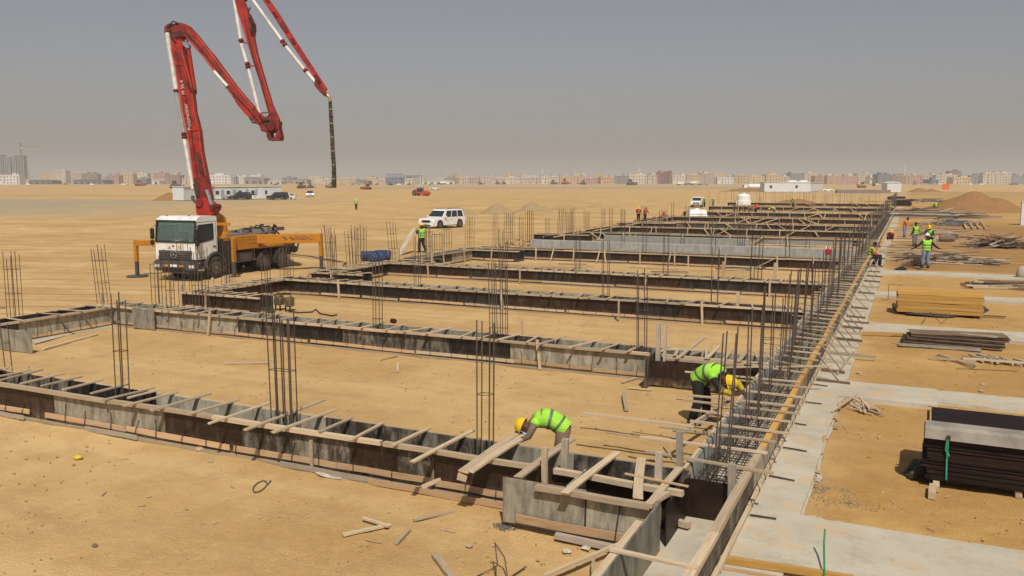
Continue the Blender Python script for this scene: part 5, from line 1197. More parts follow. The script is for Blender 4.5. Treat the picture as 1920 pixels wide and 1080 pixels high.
# ------------------------------------------------------------------ water tanks, barrels, bottle
WT = plain('tank_white', (.78, .78, .76), .4, 0, (.6, .56, .48), 2, .3)
def water_tank(px, py, zb, label, low):
    b = G(px, py, zb); rt = root('water_tank', b, label, 'water tank', rz=AZ)
    dep = -b.x*SA+b.y*CA; k = dep/F
    if low:
        w = M(); a, t = 17*k, 14.5*k; h_ = 12*k
        w.add([(-a, -1.2, 0), (a, -1.2, 0), (a, 1.2, 0), (-a, 1.2, 0), (-t, -.9, h_), (t, -.9, h_), (t, .9, h_), (-t, .9, h_)], [(0, 1, 2, 3), (4, 5, 6, 7), (0, 1, 5, 4), (1, 2, 6, 5), (2, 3, 7, 6), (3, 0, 4, 7)])
        w.build('tank_shell', WT, rt, bevel=.08, seg=2); w = M()
        for i in (-.5, 0, .5): w.bar((-a*.97+0, -1.16, .3+h_*.0), (a*.97, -1.16, .3), .05, .04)
        w.build('rib', WT, rt); M().cyl((0, 0, h_), (0, 0, h_+.15), .3, 12).build('lid', WT, rt)
    else:
        w = M(); R_ = 12.5*k; h_ = 21*k
        w.tube([(0, 0, 0), (0, 0, h_*.08), (0, 0, h_*.35), (0, 0, h_*.42), (0, 0, h_*.82), (0, 0, h_*.93), (0, 0, h_*.97)], [R_*.95, R_, R_, R_*.97, R_*.97, R_*.75, R_*.3], 24); w.build('tank_shell', WT, rt, smooth=False)
        M().cyl((0, 0, h_*.95), (0, 0, h_*1.04), R_*.22, 12).build('lid', WT, rt)
        for i in range(10):
            an = 2*math.pi*i/10; M().bar((R_*math.cos(an), R_*math.sin(an), 0), (R_*1.02*math.cos(an), R_*1.02*math.sin(an), h_*.33), .12, .12, up=(math.cos(an), math.sin(an), 0)).build('rib', WT, rt)
        w = M(); w.span((-R_*1.3, -R_*1.1, -.12), (R_*1.3, R_*1.1, 0)); w.build('platform', W_OLD, rt)
        for x in (-1.1, -.3, .5, 1.1):
            for y in (-.9, .9): plank('leg', rmat(rt) @ Vector((x*R_, y*R_, -zb)), rmat(rt) @ Vector((x*R_, y*R_, -.1)), .15, .15, W_BROWN, rt, up=(0, 1, 0))
water_tank(1394, 384, 1.4, 'tall round white water tank on a timber platform over the far rows', False)
water_tank(1306, 405, .5, 'low wide white water trough tank in front of the white pickup', True)
BLUE = plain('barrel_blue', (.012, .03, .11), .35, 0, (.2, .2, .2), 4, .4)
def barrel(c, d, label, r=.29, L=.88):
    rt = root('barrel', c, label, 'barrel', 'blue barrels by the left edge'); d = Vector(d).normalized(); p = Vector((0, 0, r))
    st = [(-.5, .8), (-.49, .97), (-.4, 1), (-.22, 1.0), (-.2, 1.06), (-.17, 1.06), (-.15, 1.0), (.15, 1.0), (.17, 1.06), (.2, 1.06), (.22, 1.0), (.4, 1), (.49, .97), (.5, .8)]
    M().tube([p+d*a*L for a, _ in st], [r*b for _, b in st], 20).build('drum', BLUE, rt)
    for s in (-1, 1): M().tube([p+d*s*L*.488, p+d*s*L*.515], r*.96, 20).build('rim', BLUE, rt)
    M().tube([p+d*L*.5+Vector((0, 0, .15)), p+d*L*.53+Vector((0, 0, .15))], .04, 8).build('bung', BLACK, rt)
bb = G(693, 489)
barrel(bb, (.9, .35, 0), 'left blue barrel lying on its side near the truck'); barrel(G(718, 487), (.9, .3, 0), 'right blue barrel lying on its side by the leaning bars'); barrel(G(707, 492)+Vector((0, 0, 0)), (.3, .9, 0), 'grubby blue barrel end between the other two', r=.25)
bt = root('jerrycan', G(1313, 604), 'white plastic bottle standing on the sand between beams', 'bottle')
M().tube([(0, 0, 0), (0, 0, .02), (0, 0, .3), (0, 0, .37), (0, 0, .40)], [.13, .145, .145, .09, .045], 14).build('bottle', WT, bt, smooth=False); M().cyl((0, 0, .4), (0, 0, .45), .05, 10).build('cap', WT, bt)
M().tube([(.06, 0, .41), (.14, 0, .38), (.14, 0, .3)], .015, 6).build('handle', WT, bt)
jr = root('fuel_can', G(1553, 478, .6), 'small red and white can on the timber by the far rows', 'can'); M().box((0, 0, .17), (.34, .3, .34)).build('can_body', REDC, jr, bevel=.05); 
for x in (-.12, .12): M().cyl((x, 0, .32), (x, 0, .46), .06, 8).build('cap', WT, jr)
# vibrating plate machine (small engine on legs) and its hose
vm = root('compactor', G(533, 583, .0), 'small greasy engine unit with coiled hose on the second beam left part', 'machine')
w = M(); w.box((-.22, 0, .35), (.3, .3, .28)); w.box((.25, 0, .35), (.26, .3, .34)); w.cyl((-.22, -.16, .5), (-.22, .16, .5), .1, 10); w.build('engine', plain('greasy_metal', (.13, .10, .06), .6, .4, (.3, .24, .13), 8, .8), vm, bevel=.03)
for x in (-.3, -.1, .15, .35): M().bar((x, -.1, 0), (x, -.1, .25), .04, .04, up=(0, 1, 0)).build('leg', BLACK, vm)
w = M(); w.tube([(-.36, 0, .52), (-.3, 0, .62), (.3, 0, .62), (.36, 0, .5)], .02, 6); w.build('handle_bar', BLACK, vm)
tag(M().tube([G(540, 583, .05), G(560, 586, .03), G(585, 585, .03), G(592, 580, .03), G(600, 588, .03), G(622, 592, .03), G(632, 590, .05)], .025, 6).build('hose', BLACK), 'black hose snaking over the second beam beside the small engine', 'hose')
gl = root('fallen_drum', G(738, 606, .62), 'small rusty can lying on top of the second beam', 'can'); M().cyl((-.06, 0, .07), (.08, -.05, .07), .07, 14).build('can_shell', REDD, gl); M().cyl((-.068, .004, .07), (-.06, 0, .07), .058, 14).build('can_mouth', BLACK, gl)

# ------------------------------------------------------------------ stacks and heaps on the right
def stack_sheets():
    rt = root('sheet_stack', (1.7, 14.75, 0), 'tall dark brown plywood stack with a green strap and a grey sheet over its front', 'plywood stack', rz=-.02)
    z = .13
    for k in range(32):
        t = .0245; dx = R.uniform(-.03, .03)+.04*math.sin(k*.5); dy = R.uniform(-.03, .02)
        M().span((-1.26+dx, -.62+dy, z), (1.2+dx, .60+dy, z+t-.003)).build('sheet', P_STACK, rt); z += t
    M().span((-1.24, -.60, z), (1.2, .62, z+.02)).build('sheet', W_YEL, rt); z += .024
    M().span((-1.21, -.56, z), (1.2, .66, z+.018)).build('sheet', P_STACK, rt)
    pf = [(-.36, .045), (-.60, .04), (-.665, .0), (-.70, -.15), (-.685, -.155), (-.65, -.012), (-.595, .025), (-.36, .03)]; n_ = len(pf)
    M().add([(-1.30, y_, z+q_) for y_, q_ in pf]+[(1.22, y_, z+q_) for y_, q_ in pf], [tuple(range(n_)), tuple(range(2*n_-1, n_-1, -1))]+[(i, i+n_, (i+1) % n_+n_, (i+1) % n_) for i in range(n_)]).build('overhanging_sheet', plain('sheet_worn_grey', (.30, .27, .22), .7, 0, (.12, .105, .09), 2.2, .8), rt)
    g = plain('strap_green', (.03, .33, .2), .6); w = M(); w.tube([(-.98, -.715, z-.12), (-.98, -.66, z-.45), (-.97, -.66, .16)], .014, 5); w.tube([(-.99, -.715, z-.12), (-1.0, -.675, z-.3), (-.96, -.67, z-.4)], .02, 5); w.build('strap', g, rt)
    M().span((-1.0, -.73, z-.13), (-.95, -.70, z-.07)).build('buckle', REDD, rt)
    for x in (-1.1, 0, 1): plank('bearer', rmat(rt) @ Vector((x, -.85 if x < -1 else -.6, .06)), rmat(rt) @ Vector((x, .65, .06)), .09, .1, W_OLD, rt)
stack_sheets()
tag(M().tube([G(1708, 893, .06), G(1722, 885, .09), G(1738, 878, .1)], [.05, .1, .09], 8).build('tarp_roll', plain('tarp_olive', (.07, .065, .045), .8)), 'crumpled olive roll of tarpaulin beside the plywood stack', 'tarpaulin')
def cloth(name, pts, z, mat, label, cat='plastic sheet', amp=.05):
    """crumpled film over an outline given on the ground"""
    P_ = [G(*p, z) for p in pts]; c = sum(P_, Vector())/len(P_); vs = [c+Vector((0, 0, amp))]; n = len(P_)
    rings = 3
    for r_ in range(1, rings+1):
        for i in range(n*3):
            a = P_[(i//3) % n]; b = P_[(i//3+1) % n]; p = lerp(a, b, (i % 3)/3); q = lerp(c, p, r_/rings); vs.append(q+Vector((0, 0, R.uniform(0, amp)*(1 if r_ < rings else .3))))
    N = n*3; fs = [(0, 1+i, 1+(i+1) % N) for i in range(N)]
    for r_ in range(rings-1):
        for i in range(N): fs.append((1+r_*N+i, 1+(r_+1)*N+i, 1+(r_+1)*N+(i+1) % N, 1+r_*N+(i+1) % N))
    m = M(); k = len(vs); m.add(vs+[v-Vector((0, 0, .004)) for v in vs], fs+[tuple(i+k for i in f)[::-1] for f in fs]); o = m.build(name, mat); return tag(o, label, cat)
TAR = plain('tarp_black', (.02, .02, .022), .6, 0, (.2, .15, .1), 5, .5)
cloth('tarpaulin', [(1692, 888), (1712, 860), (1736, 862), (1740, 905), (1712, 898)], .02, plain('tarp_olive', (.07, .065, .045), .8), 'flat olive tarpaulin scrap at the left foot of the plywood stack', 'tarpaulin', .05)
# yellow beams
rt = root('timber_stack', G(1765, 583)+Vector((0, .3, 0)), 'neat stack of long yellow timber beams wrapped in black film at its ends', 'timber stack')
p0 = G(1681, 580, .16); p1 = G(1842, 590, .16)
for r_ in range(6):
    for c_ in range(5):
        o_ = Vector((0, c_*.22, r_*.125)); dx = Vector((R.uniform(-.03, .03), 0, 0))
        plank('beam', p0+o_+dx, p1+o_+dx+Vector((0, (p0.y-p1.y), 0)), .2, .12, W_YEL, rt)
cloth('tarpaulin', [(1673, 568), (1690, 572), (1740, 588), (1800, 590), (1845, 575), (1855, 582), (1838, 590), (1780, 596), (1700, 590), (1676, 580)], .03, TAR, 'black film bunched under the yellow timber stack', 'tarpaulin', .14)
loose('plank', G(1700, 585, .06), G(1885, 594, .06), .08, .05, W_BROWN, 'long brown plank lying before the yellow timber stack')
bw = M(); bw.tube([G(1727, 607, .02), G(1744, 585, .35), G(1765, 607, .02), G(1783, 590, .3)], .012, 5); tag(bw.build('bent_bar', REBAR), 'zigzag bent bar on the sand before the yellow timber stack', 'bent bar')
bw = M(); a = G(1665, 563, .02); bw.tube([a+Vector((-.25, 0, 0)), a, a+Vector((0, 0, .62)), a+Vector((.5, 0, .62))], .014, 5); tag(bw.build('bent_bar', REBAR), 'hooked bar standing left of the yellow timber stack', 'bent bar')
# dark sheets
P_PILE = plain('ply_pile', (.03, .018, .011), .6, 0, (.10, .065, .04), 2.5, .8, vary=.3)
rt = root('sheet_pile', G(1785, 645), 'low pile of dark brown plywood sheets on the sand, slightly fanned out', 'plywood pile')
base = G(1780, 640, 0)
for k in range(7):
    a = .02*k-.05; o = M().box((0, 0, 0), (2.5, .95-.05*k, .02)).build('sheet', P_PILE if k % 2 else W_BROWN, rt); o.location = (R.uniform(-.1, .1)+k*.03, .06*k-.1, .05+k*.036); o.rotation_euler = (0.03, R.uniform(-.015, .015), a*1.6)
o = M().box((0, 0, 0), (.95, .3, .02)).build('grey_sheet', P_GREY, rt); o.location = (.7, .2, .27); o.rotation_euler.z = -.35
a = G(1760, 652, .02); o = M().box((0, 0, 0), (2.1, .42, .02)).build('loose_sheet', P_GREY); o.location = (a.x, a.y, .03); o.rotation_euler.z = .03; tag(o, 'single grey plywood strip lying in front of the dark sheet pile', 'plywood sheet')
def mess(name, label, cat, c, n, L, spread, hgt, mats, w=(.03, .06), t=(.02, .04), ang=(0, math.pi), group=None, tilt=.1):
    c = Vector(c); rt = root(name, c, label, cat, group)
    for k in range(n):
        a = R.uniform(*ang); l = R.uniform(*L); u = R.gauss(0, .45); v = R.gauss(0, .45); u = max(-1, min(1, u)); v = max(-1, min(1, v))
        z = hgt*max(0, (1-math.hypot(u, v)*.8))*R.uniform(.1, 1)+.03
        p = c+Vector((u*spread[0], v*spread[1], z)); d = Vector((math.cos(a), math.sin(a), 0))*l/2; dz = Vector((0, 0, R.uniform(-tilt, tilt)*min(1, z*2)))
        a1 = p-d-dz; b1 = p+d+dz; a1.z = max(.015, a1.z); b1.z = max(.015, b1.z)
        plank('offcut', a1, b1, R.uniform(*w), R.uniform(*t), pick(mats), rt)
    return rt
mess('offcut_pile', 'small tangled pile of pale timber offcuts beside the white slab', 'timber pile', G(1622, 768), 26, (.3, .75), (.24, .28), .14, [W_OLD], w=(.025, .045), t=(.02, .035), ang=(1.4, 2.7))
rt = mess('offcut_pile', 'pile of parallel short pale timber battens at the right edge', 'timber pile', G(1862, 680), 46, (.35, .6), (.95, .15), .16, [W_OLD, W_GREY], w=(.04, .06), t=(.04, .05), ang=(1.7, 2.3))
plank('crossbar', G(1805, 672, .3), G(1920, 680, .25), .05, .05, W_OLD, rt)
for k in range(5): plank('long_batten', G(1740+k*5, 672-k*2, .03), G(1830, 683+k*3-6, .06), .035, .03, W_OLD, rt)
mess('batten_pile', 'pile of brown square timber battens with pale cut ends at the right edge', 'timber pile', G(1885, 540)+Vector((.3, 0, 0)), 70, (2.2, 3.4), (.7, .5), .35, [W_BROWN, W_OLD, W_BROWN], w=(.07, .1), t=(.06, .09), ang=(-.15, .35))
mess('twig_heap', 'dark tangled heap of splintered boards near the right edge', 'timber pile', G(1872, 466), 110, (.8, 2.6), (1.9, 1.0), .95, [W_BROWN, W_BROWN, W_GREY], w=(.08, .18), t=(.02, .06), ang=(-.5, .9), tilt=.3)
mess('board_heap', 'long pale boards leaning out of the dark heap at the right edge', 'timber pile', G(1905, 458), 12, (2.5, 4.5), (1.5, .6), .3, [W_GREY], w=(.12, .2), ang=(-.4, .3))
mess('timber_heap', 'heap of bent and broken brown timbers behind the arms-out worker', 'timber pile', G(1775, 492), 95, (1.2, 3.4), (2.3, .9), .55, [W_OLD, W_BROWN, W_GREY], w=(.05, .12), t=(.04, .07), ang=(-.4, .6), tilt=.25)
tag(mess('rod_bundle', 'dark bundle of rods at the legs of the arms-out worker', 'rod bundle', G(1722, 500)+Vector((-.1, .6, 0)), 60, (.8, 1.8), (.4, .5), .6, [W_BROWN, W_BROWN], w=(.02, .04), t=(.02, .03), ang=(.6, 2.3), tilt=.3), 'dark bundle of rods at the legs of the arms-out worker')
mess('board_litter', 'flat boards strewn over the dark soil right of the edge beam', 'boards', G(1720, 480)+Vector((.4, 2, 0)), 120, (1.0, 4.5), (4.2, 7.0), .05, [W_OLD, W_BROWN, W_GREY, W_BROWN], w=(.06, .16), ang=(-.25, .3), tilt=0)
mess('board_litter', 'brown boards scattered farther off behind the squatting worker', 'boards', G(1760, 440), 110, (1.5, 6), (6.5, 14.0), .06, [W_OLD, W_BROWN, W_GREY], w=(.08, .22), ang=(-.25, .25), tilt=0)
mess('timber_heap', 'long grey timbers heaped in front of the sand mound', 'timber pile', G(1750, 408), 60, (4, 10), (6, 3), .8, [W_GREY, W_BROWN], w=(.12, .25), t=(.08, .12), ang=(-.2, .35))
mess('timber_heap', 'dark ragged timber heap left of the sand mound', 'timber pile', G(1735, 404), 80, (1.5, 5), (6, 3), 1.1, [W_BROWN, W_BROWN, W_OLD], w=(.15, .3), t=(.08, .12), ang=(-.3, .5), tilt=.4)
mess('timber_heap', 'low dark heap behind the dark sheet stacks at the far right', 'timber pile', G(1725, 380), 50, (2, 6), (8, 4), 1.0, [W_GREY, W_BROWN], w=(.2, .4), t=(.1, .2), ang=(-.3, .4))
mess('timber_heap', 'brown board heap beside the far end of the edge beam', 'timber pile', G(1700, 397), 60, (2, 6), (5, 5), .6, [W_TAN, W_BROWN, W_OLD], w=(.15, .3), t=(.05, .1), ang=(-.3, .4))
# silver prop heap, timber grid
rt = root('prop_heap', G(1778, 424), 'heap of silver grey steel props and clamps', 'steel props')
c0 = G(1778, 423)
for k in range(150):
    a = R.uniform(0, math.pi); u, v = R.gauss(0, .5), R.gauss(0, .5); z = .9*max(0, 1-math.hypot(u, v)*.7)*R.random()+.05; p = c0+Vector((u*2.6, v*2.6, z)); d = Vector((math.cos(a), math.sin(a), R.uniform(-.2, .2)))*R.uniform(.25, .6)
    rod('prop', p-d, p+d, .035, rt, STEEL)
rt = root('timber_grid', G(1830, 423), 'open brown timber grid lying on the sand right of the silver props', 'timber grid')
for k in range(4): plank('batten', G(1803+2*k, 414+k*4, .1), G(1838+k*3, 414+k*4, .1), .2, .12, W_TAN, rt)
for k in range(4): plank('cross_batten', G(1803+k*11.5, 414, .2), G(1812+k*12, 427, .2), .15, .1, W_TAN, rt)
rt = root('timber_grid', G(1690, 440), 'yellow timbers laid out as a ladder grid by the squatting worker', 'timber grid')
for (a, b) in (((1664, 418), (1715, 419)), ((1662, 427), (1715, 428)), ((1658, 437), (1715, 438)), ((1655, 450), (1720, 451))): plank('batten', G(*a, .1), G(*b, .1), .16, .1, W_YEL if a[1] < 445 else W_OLD, rt)
plank('cross_batten', G(1665, 418, .2), G(1651, 460, .2), .12, .08, W_YEL, rt)
for (a, b, w_, mt, lb) in (((1712, 443), (1745, 430), .2, W_BROWN, 'dark plank slanting beside the orange shirted worker'), ((1750, 450), (1785, 436), .22, W_GREY, 'grey plank propped up right of the yellow helmet'), ((1655, 411), (1700, 412), .3, W_GREY, 'long grey board row near the edge beam far right'), ((1785, 434), (1815, 435), .4, W_BROWN, 'dark board lying below the silver props'),
                       ((1742, 452), (1920, 452), .16, W_OLD, 'long pale timber lying across the dark soil'), ((1798, 466), (1880, 470), .16, W_OLD, 'pale straight timber in front of the ragged dark heap'), ((1850, 436), (1900, 440), .2, W_GREY, 'pale board beside the sand mound foot')):
    loose('plank', G(*a, .08), G(*b, .3 if lb.startswith(('dark plank', 'grey plank')) else .08), w_, .05, mt, lb)
for (px, py, w_, h_, lb) in ((1680, 378, 12, .9, 'rear stack of dark sheets at the far end of the edge beam'), (1692, 387, 12.5, .9, 'front stack of dark sheets at the far end of the edge beam')):
    b = G(px, py); rt = root('sheet_stack', b, lb, 'plywood stack', rz=0)
    dep = -b.x*SA+b.y*CA; wd = 30*dep/F
    for k in range(7): M().span((-wd/2+R.uniform(-.2, .2), -.6, .1+k*.15), (wd/2+R.uniform(-.2, .2), 1, .23+k*.15)).build('sheet', P_STACK, rt)
# log heap right of props
mess('log_heap', 'brown log heap with a cloth covered roll behind the yellow helmeted worker', 'timber pile', G(1775, 449), 22, (1, 2.4), (1.3, .7), .5, [W_BROWN, W_TAN], w=(.12, .2), t=(.1, .18), ang=(-.2, .5))
o = M().tube([G(1762, 447, .3), G(1775, 446, .35), G(1788, 448, .25)], [.25, .38, .2], 10).build('cloth_roll', KHAKI); tag(o, 'beige rolled bundle on the brown log heap', 'bundle')
cloth('cloth_scrap', [(1780, 447), (1790, 446), (1797, 449), (1785, 450)], .05, VEST, 'bright green cloth scrap on the sand right of the log heap', 'cloth', .1)
cloth('cloth_scrap', [(1628, 470), (1638, 465), (1643, 478), (1632, 480)], .25, plain('bag_blue', (.04, .16, .45), .6), 'bright blue bag behind the sitting worker', 'bag', .3)
cloth('rag', [(1675, 505), (1690, 499), (1702, 503), (1696, 507)], .05, DARKC, 'dark rag lying by the strip left of the arms-out worker', 'rag', .06)
cloth('rubbish_patch', [(1632, 496), (1646, 490), (1654, 494), (1650, 502), (1640, 503)], .03, plain('rubbish', (.34, .28, .2), .8, 0, (.2, .1, .07), 9, .8), 'pale rubble and paper scraps by the sitting worker', 'rubble', .12)

# film and timber along the slab edges
for i, (pts, lb) in enumerate((([(1562, 742), (1582, 744), (1578, 758), (1570, 772), (1558, 768)], 'bunched white film under the corner of the white slab'), ([(1554, 768), (1564, 770), (1553, 800), (1540, 830), (1540, 815)], 'white film hanging along the slab edge above the offcuts'),
        ([(1525, 868), (1534, 866), (1542, 895), (1536, 905), (1522, 900)], 'dirty white film by the gravel spill at the slab edge'), ([(1482, 965), (1540, 972), (1560, 985), (1500, 975)], 'thin white film strip at the inner slab corner'),
        ([(1325, 1048), (1340, 1030), (1358, 1052), (1340, 1076)], 'crumpled white paper at the bottom edge near the yellow timber'), ([(560, 868), (600, 878), (640, 892), (640, 900), (600, 893)], 'white film trail along the base of the nearest beam'),
        ([(0, 765), (60, 773), (58, 777), (0, 770)], 'white film strip under the left end of the nearest beam'), ([(110, 782), (165, 790), (160, 798), (120, 790)], 'small dirty film scrap at the nearest beam'),
        ([(1088, 1028), (1098, 1018), (1108, 1026), (1104, 1033)], 'shiny crumpled film ball on the sand by the corner box'), ([(1054, 1031), (1070, 1032), (1072, 1036), (1056, 1037)], 'white paper scrap on the sand by the corner box'), ([(60, 640), (120, 627), (122, 630), (65, 645)], 'pale film strip along the left edge formwork'))):
    cloth('plastic_film', pts, .012 if i not in (0, 1) else .05, PLASTIC, lb, amp=.05 if i < 7 else .03)
for (a, b, z, w_, t_, mt, lb) in (((1536, 848), (1548, 815), .05, .06, .08, W_YEL, 'short yellow timber against the slab edge by the gravel spill'), ((1493, 968), (1509, 930), .05, .06, .08, W_YEL, 'short yellow timber at the inner slab corner'), ((1530, 812), (1555, 778), .05, .05, .07, W_YEL, 'yellow timber under film at the slab edge'),
        ((1600, 625), (1695, 627), .06, .05, .09, W_YEL, 'yellow board along the strip left of the dark sheet pile'), ((1345, 1047), (1600, 1086), .09, .08, .08, W_YEL, 'yellow timber rail across the bottom right corner'), ((1340, 1066), (1520, 1095), .04, .06, .06, W_TAN, 'lower orange timber rail at the bottom edge'),
        ((1747, 930), (1749, 912), .06, .1, .1, W_OLD, 'short timber block standing before the plywood stack'), ((1555, 799), (1572, 801), .04, .06, .04, W_GREY, 'small grey block on the sand by the slab'),
        ((80, 655), (182, 627), .03, .1, .04, W_OLD, 'long pale plank on the sand inside the left bay'), ((421, 681), (502, 680), .03, .07, .03, W_OLD, 'narrow plank lying flat in the middle of the nearest bay'), ((746, 695), (747, 682), .05, .07, .07, W_OLD, 'short block on the sand right of the dense bars'),
        ((1175, 767), (1170, 738), .06, .09, .08, W_OLD, 'short thick pale batten left of the stooping worker'), ((1167, 717), (1192, 708), .03, .08, .03, W_OLD, 'small board near the second beam base'), ((1178, 727), (1222, 731), .03, .06, .03, W_OLD, 'thin batten near the second beam base'),
        ((714, 676), (745, 668), .02, .02, .02, W_BROWN, 'thin dark stick in the nearest bay by the second beam'), ((1050, 688), (1092, 695), .03, .03, .03, W_TAN, 'thin orange stick before the second beam'),
        ((643, 1003), (732, 983), .03, .07, .03, W_OLD, 'plank on the front sand, left of the crossed pair'), ((680, 971), (728, 987), .05, .05, .03, W_OLD, 'short plank crossing the other on the front sand'), ((776, 975), (850, 958), .03, .05, .03, W_OLD, 'plank on the front sand, farther right'), ((743, 1019), (768, 993), .03, .05, .03, W_OLD, 'small slanting plank on the front sand'),
        ((815, 1040), (850, 1085), .04, .09, .05, W_OLD, 'thick weathered plank at the bottom edge'), ((1020, 1080), (1180, 1012), .12, .05, .04, W_OLD, 'long pole leaning against the corner box'), ((1112, 1080), (1113, 1050), .1, .04, .04, W_OLD, 'small upright batten at the bottom edge'),
        ((1093, 775), (1220, 790), .35, .05, .03, W_GREY, 'long grey stick running left from the edge beam'), ((1193, 786), (1290, 799), .3, .03, .03, W_TAN, 'thin orange stick under the long grey one'), ((1137, 811), (1240, 826), .3, .05, .03, W_OLD, 'pale stick running left above the nearest beam'),
        ((1178, 856), (1240, 868), .25, .03, .02, W_BROWN, 'thin dark stick by the tall corner post'), ((1258, 826), (1345, 770), .4, .05, .04, W_GREY, 'slanting prop behind the tall corner post'), ((1290, 800), (1370, 750), .45, .05, .04, W_OLD, 'slanting prop right beside the stooping worker'), ((1245, 838), (1262, 862), .4, .04, .04, W_GREY, 'short brace at the foot of the slanting props'),
        ((1570, 700), (1600, 660), .12, .04, .04, W_GREY, 'dark board across the slab near the red mark'), ((1605, 740), (1560, 772), .12, .04, .03, W_OLD, 'small board lying at the slab corner')):
    loose('plank', G(*a, z), G(*b, z), w_, t_, mt, lb)
DRIFT = plain('drift_sand', (.42, .285, .13), .95, 0, (.34, .22, .095), 6, .8, b=.4)
pm = M()
for (x0, y0, dx, dy, n_, z_) in ((-1.16, 12.2, 0, 7, 26, .088), (-1.0, 11.86, 6, 0, 16, .09), (-1.0, 20.62, 7, 0, 22, .08), (-1.1, 19.2, 5, 0, 12, .078), (-.9, 29.7, 8, 0, 18, .08), (-.9, 28.05, 8, 0, 16, .08), (-1.84, 10.5, 0, 9, 30, .088)):
    for k in range(n_):
        t = R.random(); x = x0+dx*t+R.gauss(0, .04); y = y0+dy*t+R.gauss(0, .04); q_ = R.random()**2; pm.ball((x, y, z_-.008), (.02+.09*q_, .015+.07*q_, R.uniform(.008, .016)), 9, 4)
tag(pm.build('drifted_sand', DRIFT), 'sand drifted over the edges of the concrete strips', kind='stuff')
# bent rods, loop, stones
tag(M().tube([G(895, 1080, .02), G(930, 1062, .02), G(933, 1060, .3), G(928, 1018, .35)], .01, 5).build('bent_bar', REBAR), 'bent thin bar standing from the sand at the bottom, left one', 'bent bar')
tag(M().tube([G(928, 1018, .35), G(946, 1045, .2), G(952, 1085, .03), G(985, 1063, .02)], .01, 5).build('bent_bar', REBAR), 'bent thin bar at the bottom edge, right one', 'bent bar')
lp = [G(487+13*math.cos(t)*1.0, 912-9*math.sin(t)-6*math.cos(t), .02) for t in [k*math.pi*2/14 for k in range(13)]]+[G(508, 901, .02)]
tag(M().tube(lp, .010, 5).build('rope_loop', plain('rope_grey', (.10, .09, .075), .8)), 'small dark rope loop on the front sand', 'rope')
tag(M().tube([G(1546, 1085, .1), G(1545, 1020, .3), G(1547, 992, .45)], .012, 6).build('green_rod', plain('rod_green', (.02, .2, .08), .5)), 'thin green tipped rod standing in the slab at the bottom right', 'rod')
def stone(p, r, mat, label, cat='stone', group=None):
    m = M(); m.ball((0, 0, 0), r, 8, 6); m.v = [tuple(Vector(v)*(1+.35*mnoise.noise(Vector(v)*4/r+Vector(p)))) for v in m.v]; o = m.build('stone', mat); o.location = (p.x, p.y, -r*.25); o.scale = (1.3, 1, .6); return tag(o, label, cat, group)
STN = plain('stone_tan', (.42, .32, .2), .9)
stone(G(374, 845), .07, STN, 'largest pale stone on the front sand near the leaning brace'); stone(G(395, 867), .04, STN, 'small stone below the larger pale one on the front sand')
stone(G(147, 860), .06, plain('rag_yellow', (.6, .45, .05), .8), 'small crumpled yellow rag on the front sand', 'rag'); stone(G(178, 1025), .035, W_BROWN, 'small dark brown stone at the lower left'); stone(G(880, 1025), .04, STN, 'pale pebble left of the bent bars')
for p in ((1790, 770), (1480+130, 700), (1840, 735), (1843, 722)): stone(G(*p), .05, STN, 'small stone on the sand near the slab strip', 'stone', 'small stones on the sand')
pm = M()
for k in range(1800):
    d = 9*1.0+R.random()**1.5*32; an = AWAY+R.uniform(-.62, .62); x, y = d*math.cos(an), d*math.sin(an); r = R.uniform(.003, .009)*(1+d/40)
    pm.box((x, y, r*.2), (r*2, r*1.6, r*1.1), Euler((R.random(), R.random(), R.random()*6)).to_matrix())
tag(pm.build('pebbles', plain('pebble_brown', (.27, .17, .085), .9, 0, (.4, .3, .2), 3, .9)), 'small pebbles strewn over the sand', kind='stuff')
pm = M()
for cx, cy, n_, s_ in ((1548, 915, 900, .12), (945, 988, 220, .06), (1570, 930, 500, .2), (1600, 945, 160, .12)):
    c = G(cx, cy)
    for k in range(n_):
        x, y = c.x+R.gauss(0, s_*1.3), c.y+R.gauss(0, s_); r = R.uniform(.003, .009); pm.box((x, y, r*.3), (r*2, r*1.6, r*1.4), Euler((R.random(), R.random(), R.random()*6)).to_matrix())
tag(pm.build('gravel_spill', plain('gravel_grey', (.13, .12, .105), .9)), 'grey gravel spilt on the sand beside the slab', kind='stuff')
pm = M()
for k in range(420):
    if k % 2: x, y = R.uniform(-.9, 4.5), R.uniform(12.2, 44)
    else: x, y = R.uniform(-23, -3), R.choice([R.uniform(12, 19), R.uniform(20.3, 27.3), R.uniform(28.6, 35), R.uniform(8, 10.5)])
    l = R.uniform(.03, .16)*(1 if R.random() < .85 else 2); w_ = R.uniform(.006, .018); pm.box((x, y, .012), (l, w_, w_*.8), Euler((0, 0, R.random()*3.14)).to_matrix())
tag(pm.build('wood_splinters', W_OLD), 'small wood splinters strewn over the sand', kind='stuff')
pm = M()
for k in range(1400):
    d = 8.5+R.random()**1.3*26; an = AWAY+R.uniform(-.62, .62); x, y = d*math.cos(an)+R.gauss(0, .3), d*math.sin(an); r = R.uniform(.008, .022)
    pm.ball((x, y, 0), (r*1.6, r*1.3, r*.8), 5, 3)
tag(pm.build('sand_crumbs', plain('sand_crumb', (.40, .27, .12), .95, 0, (.3, .19, .08), 6, .9)), 'crumbs of caked sand', kind='stuff')
# clods along the broken ground left of the building
pm = M()
for k in range(1500):
    y = R.uniform(24, 110); x = -25.4+R.gauss(0, .7)-(max(0, y-70)*.075); r = R.uniform(.03, .13)
    pm.box((x, y, r*.5), (r*2, r*1.7, r*1.3), Euler((R.random(), R.random(), R.random()*6)).to_matrix())
tag(pm.build('soil_clods', SAND_H), 'broken soil clods along the left side of the foundations', kind='stuff')

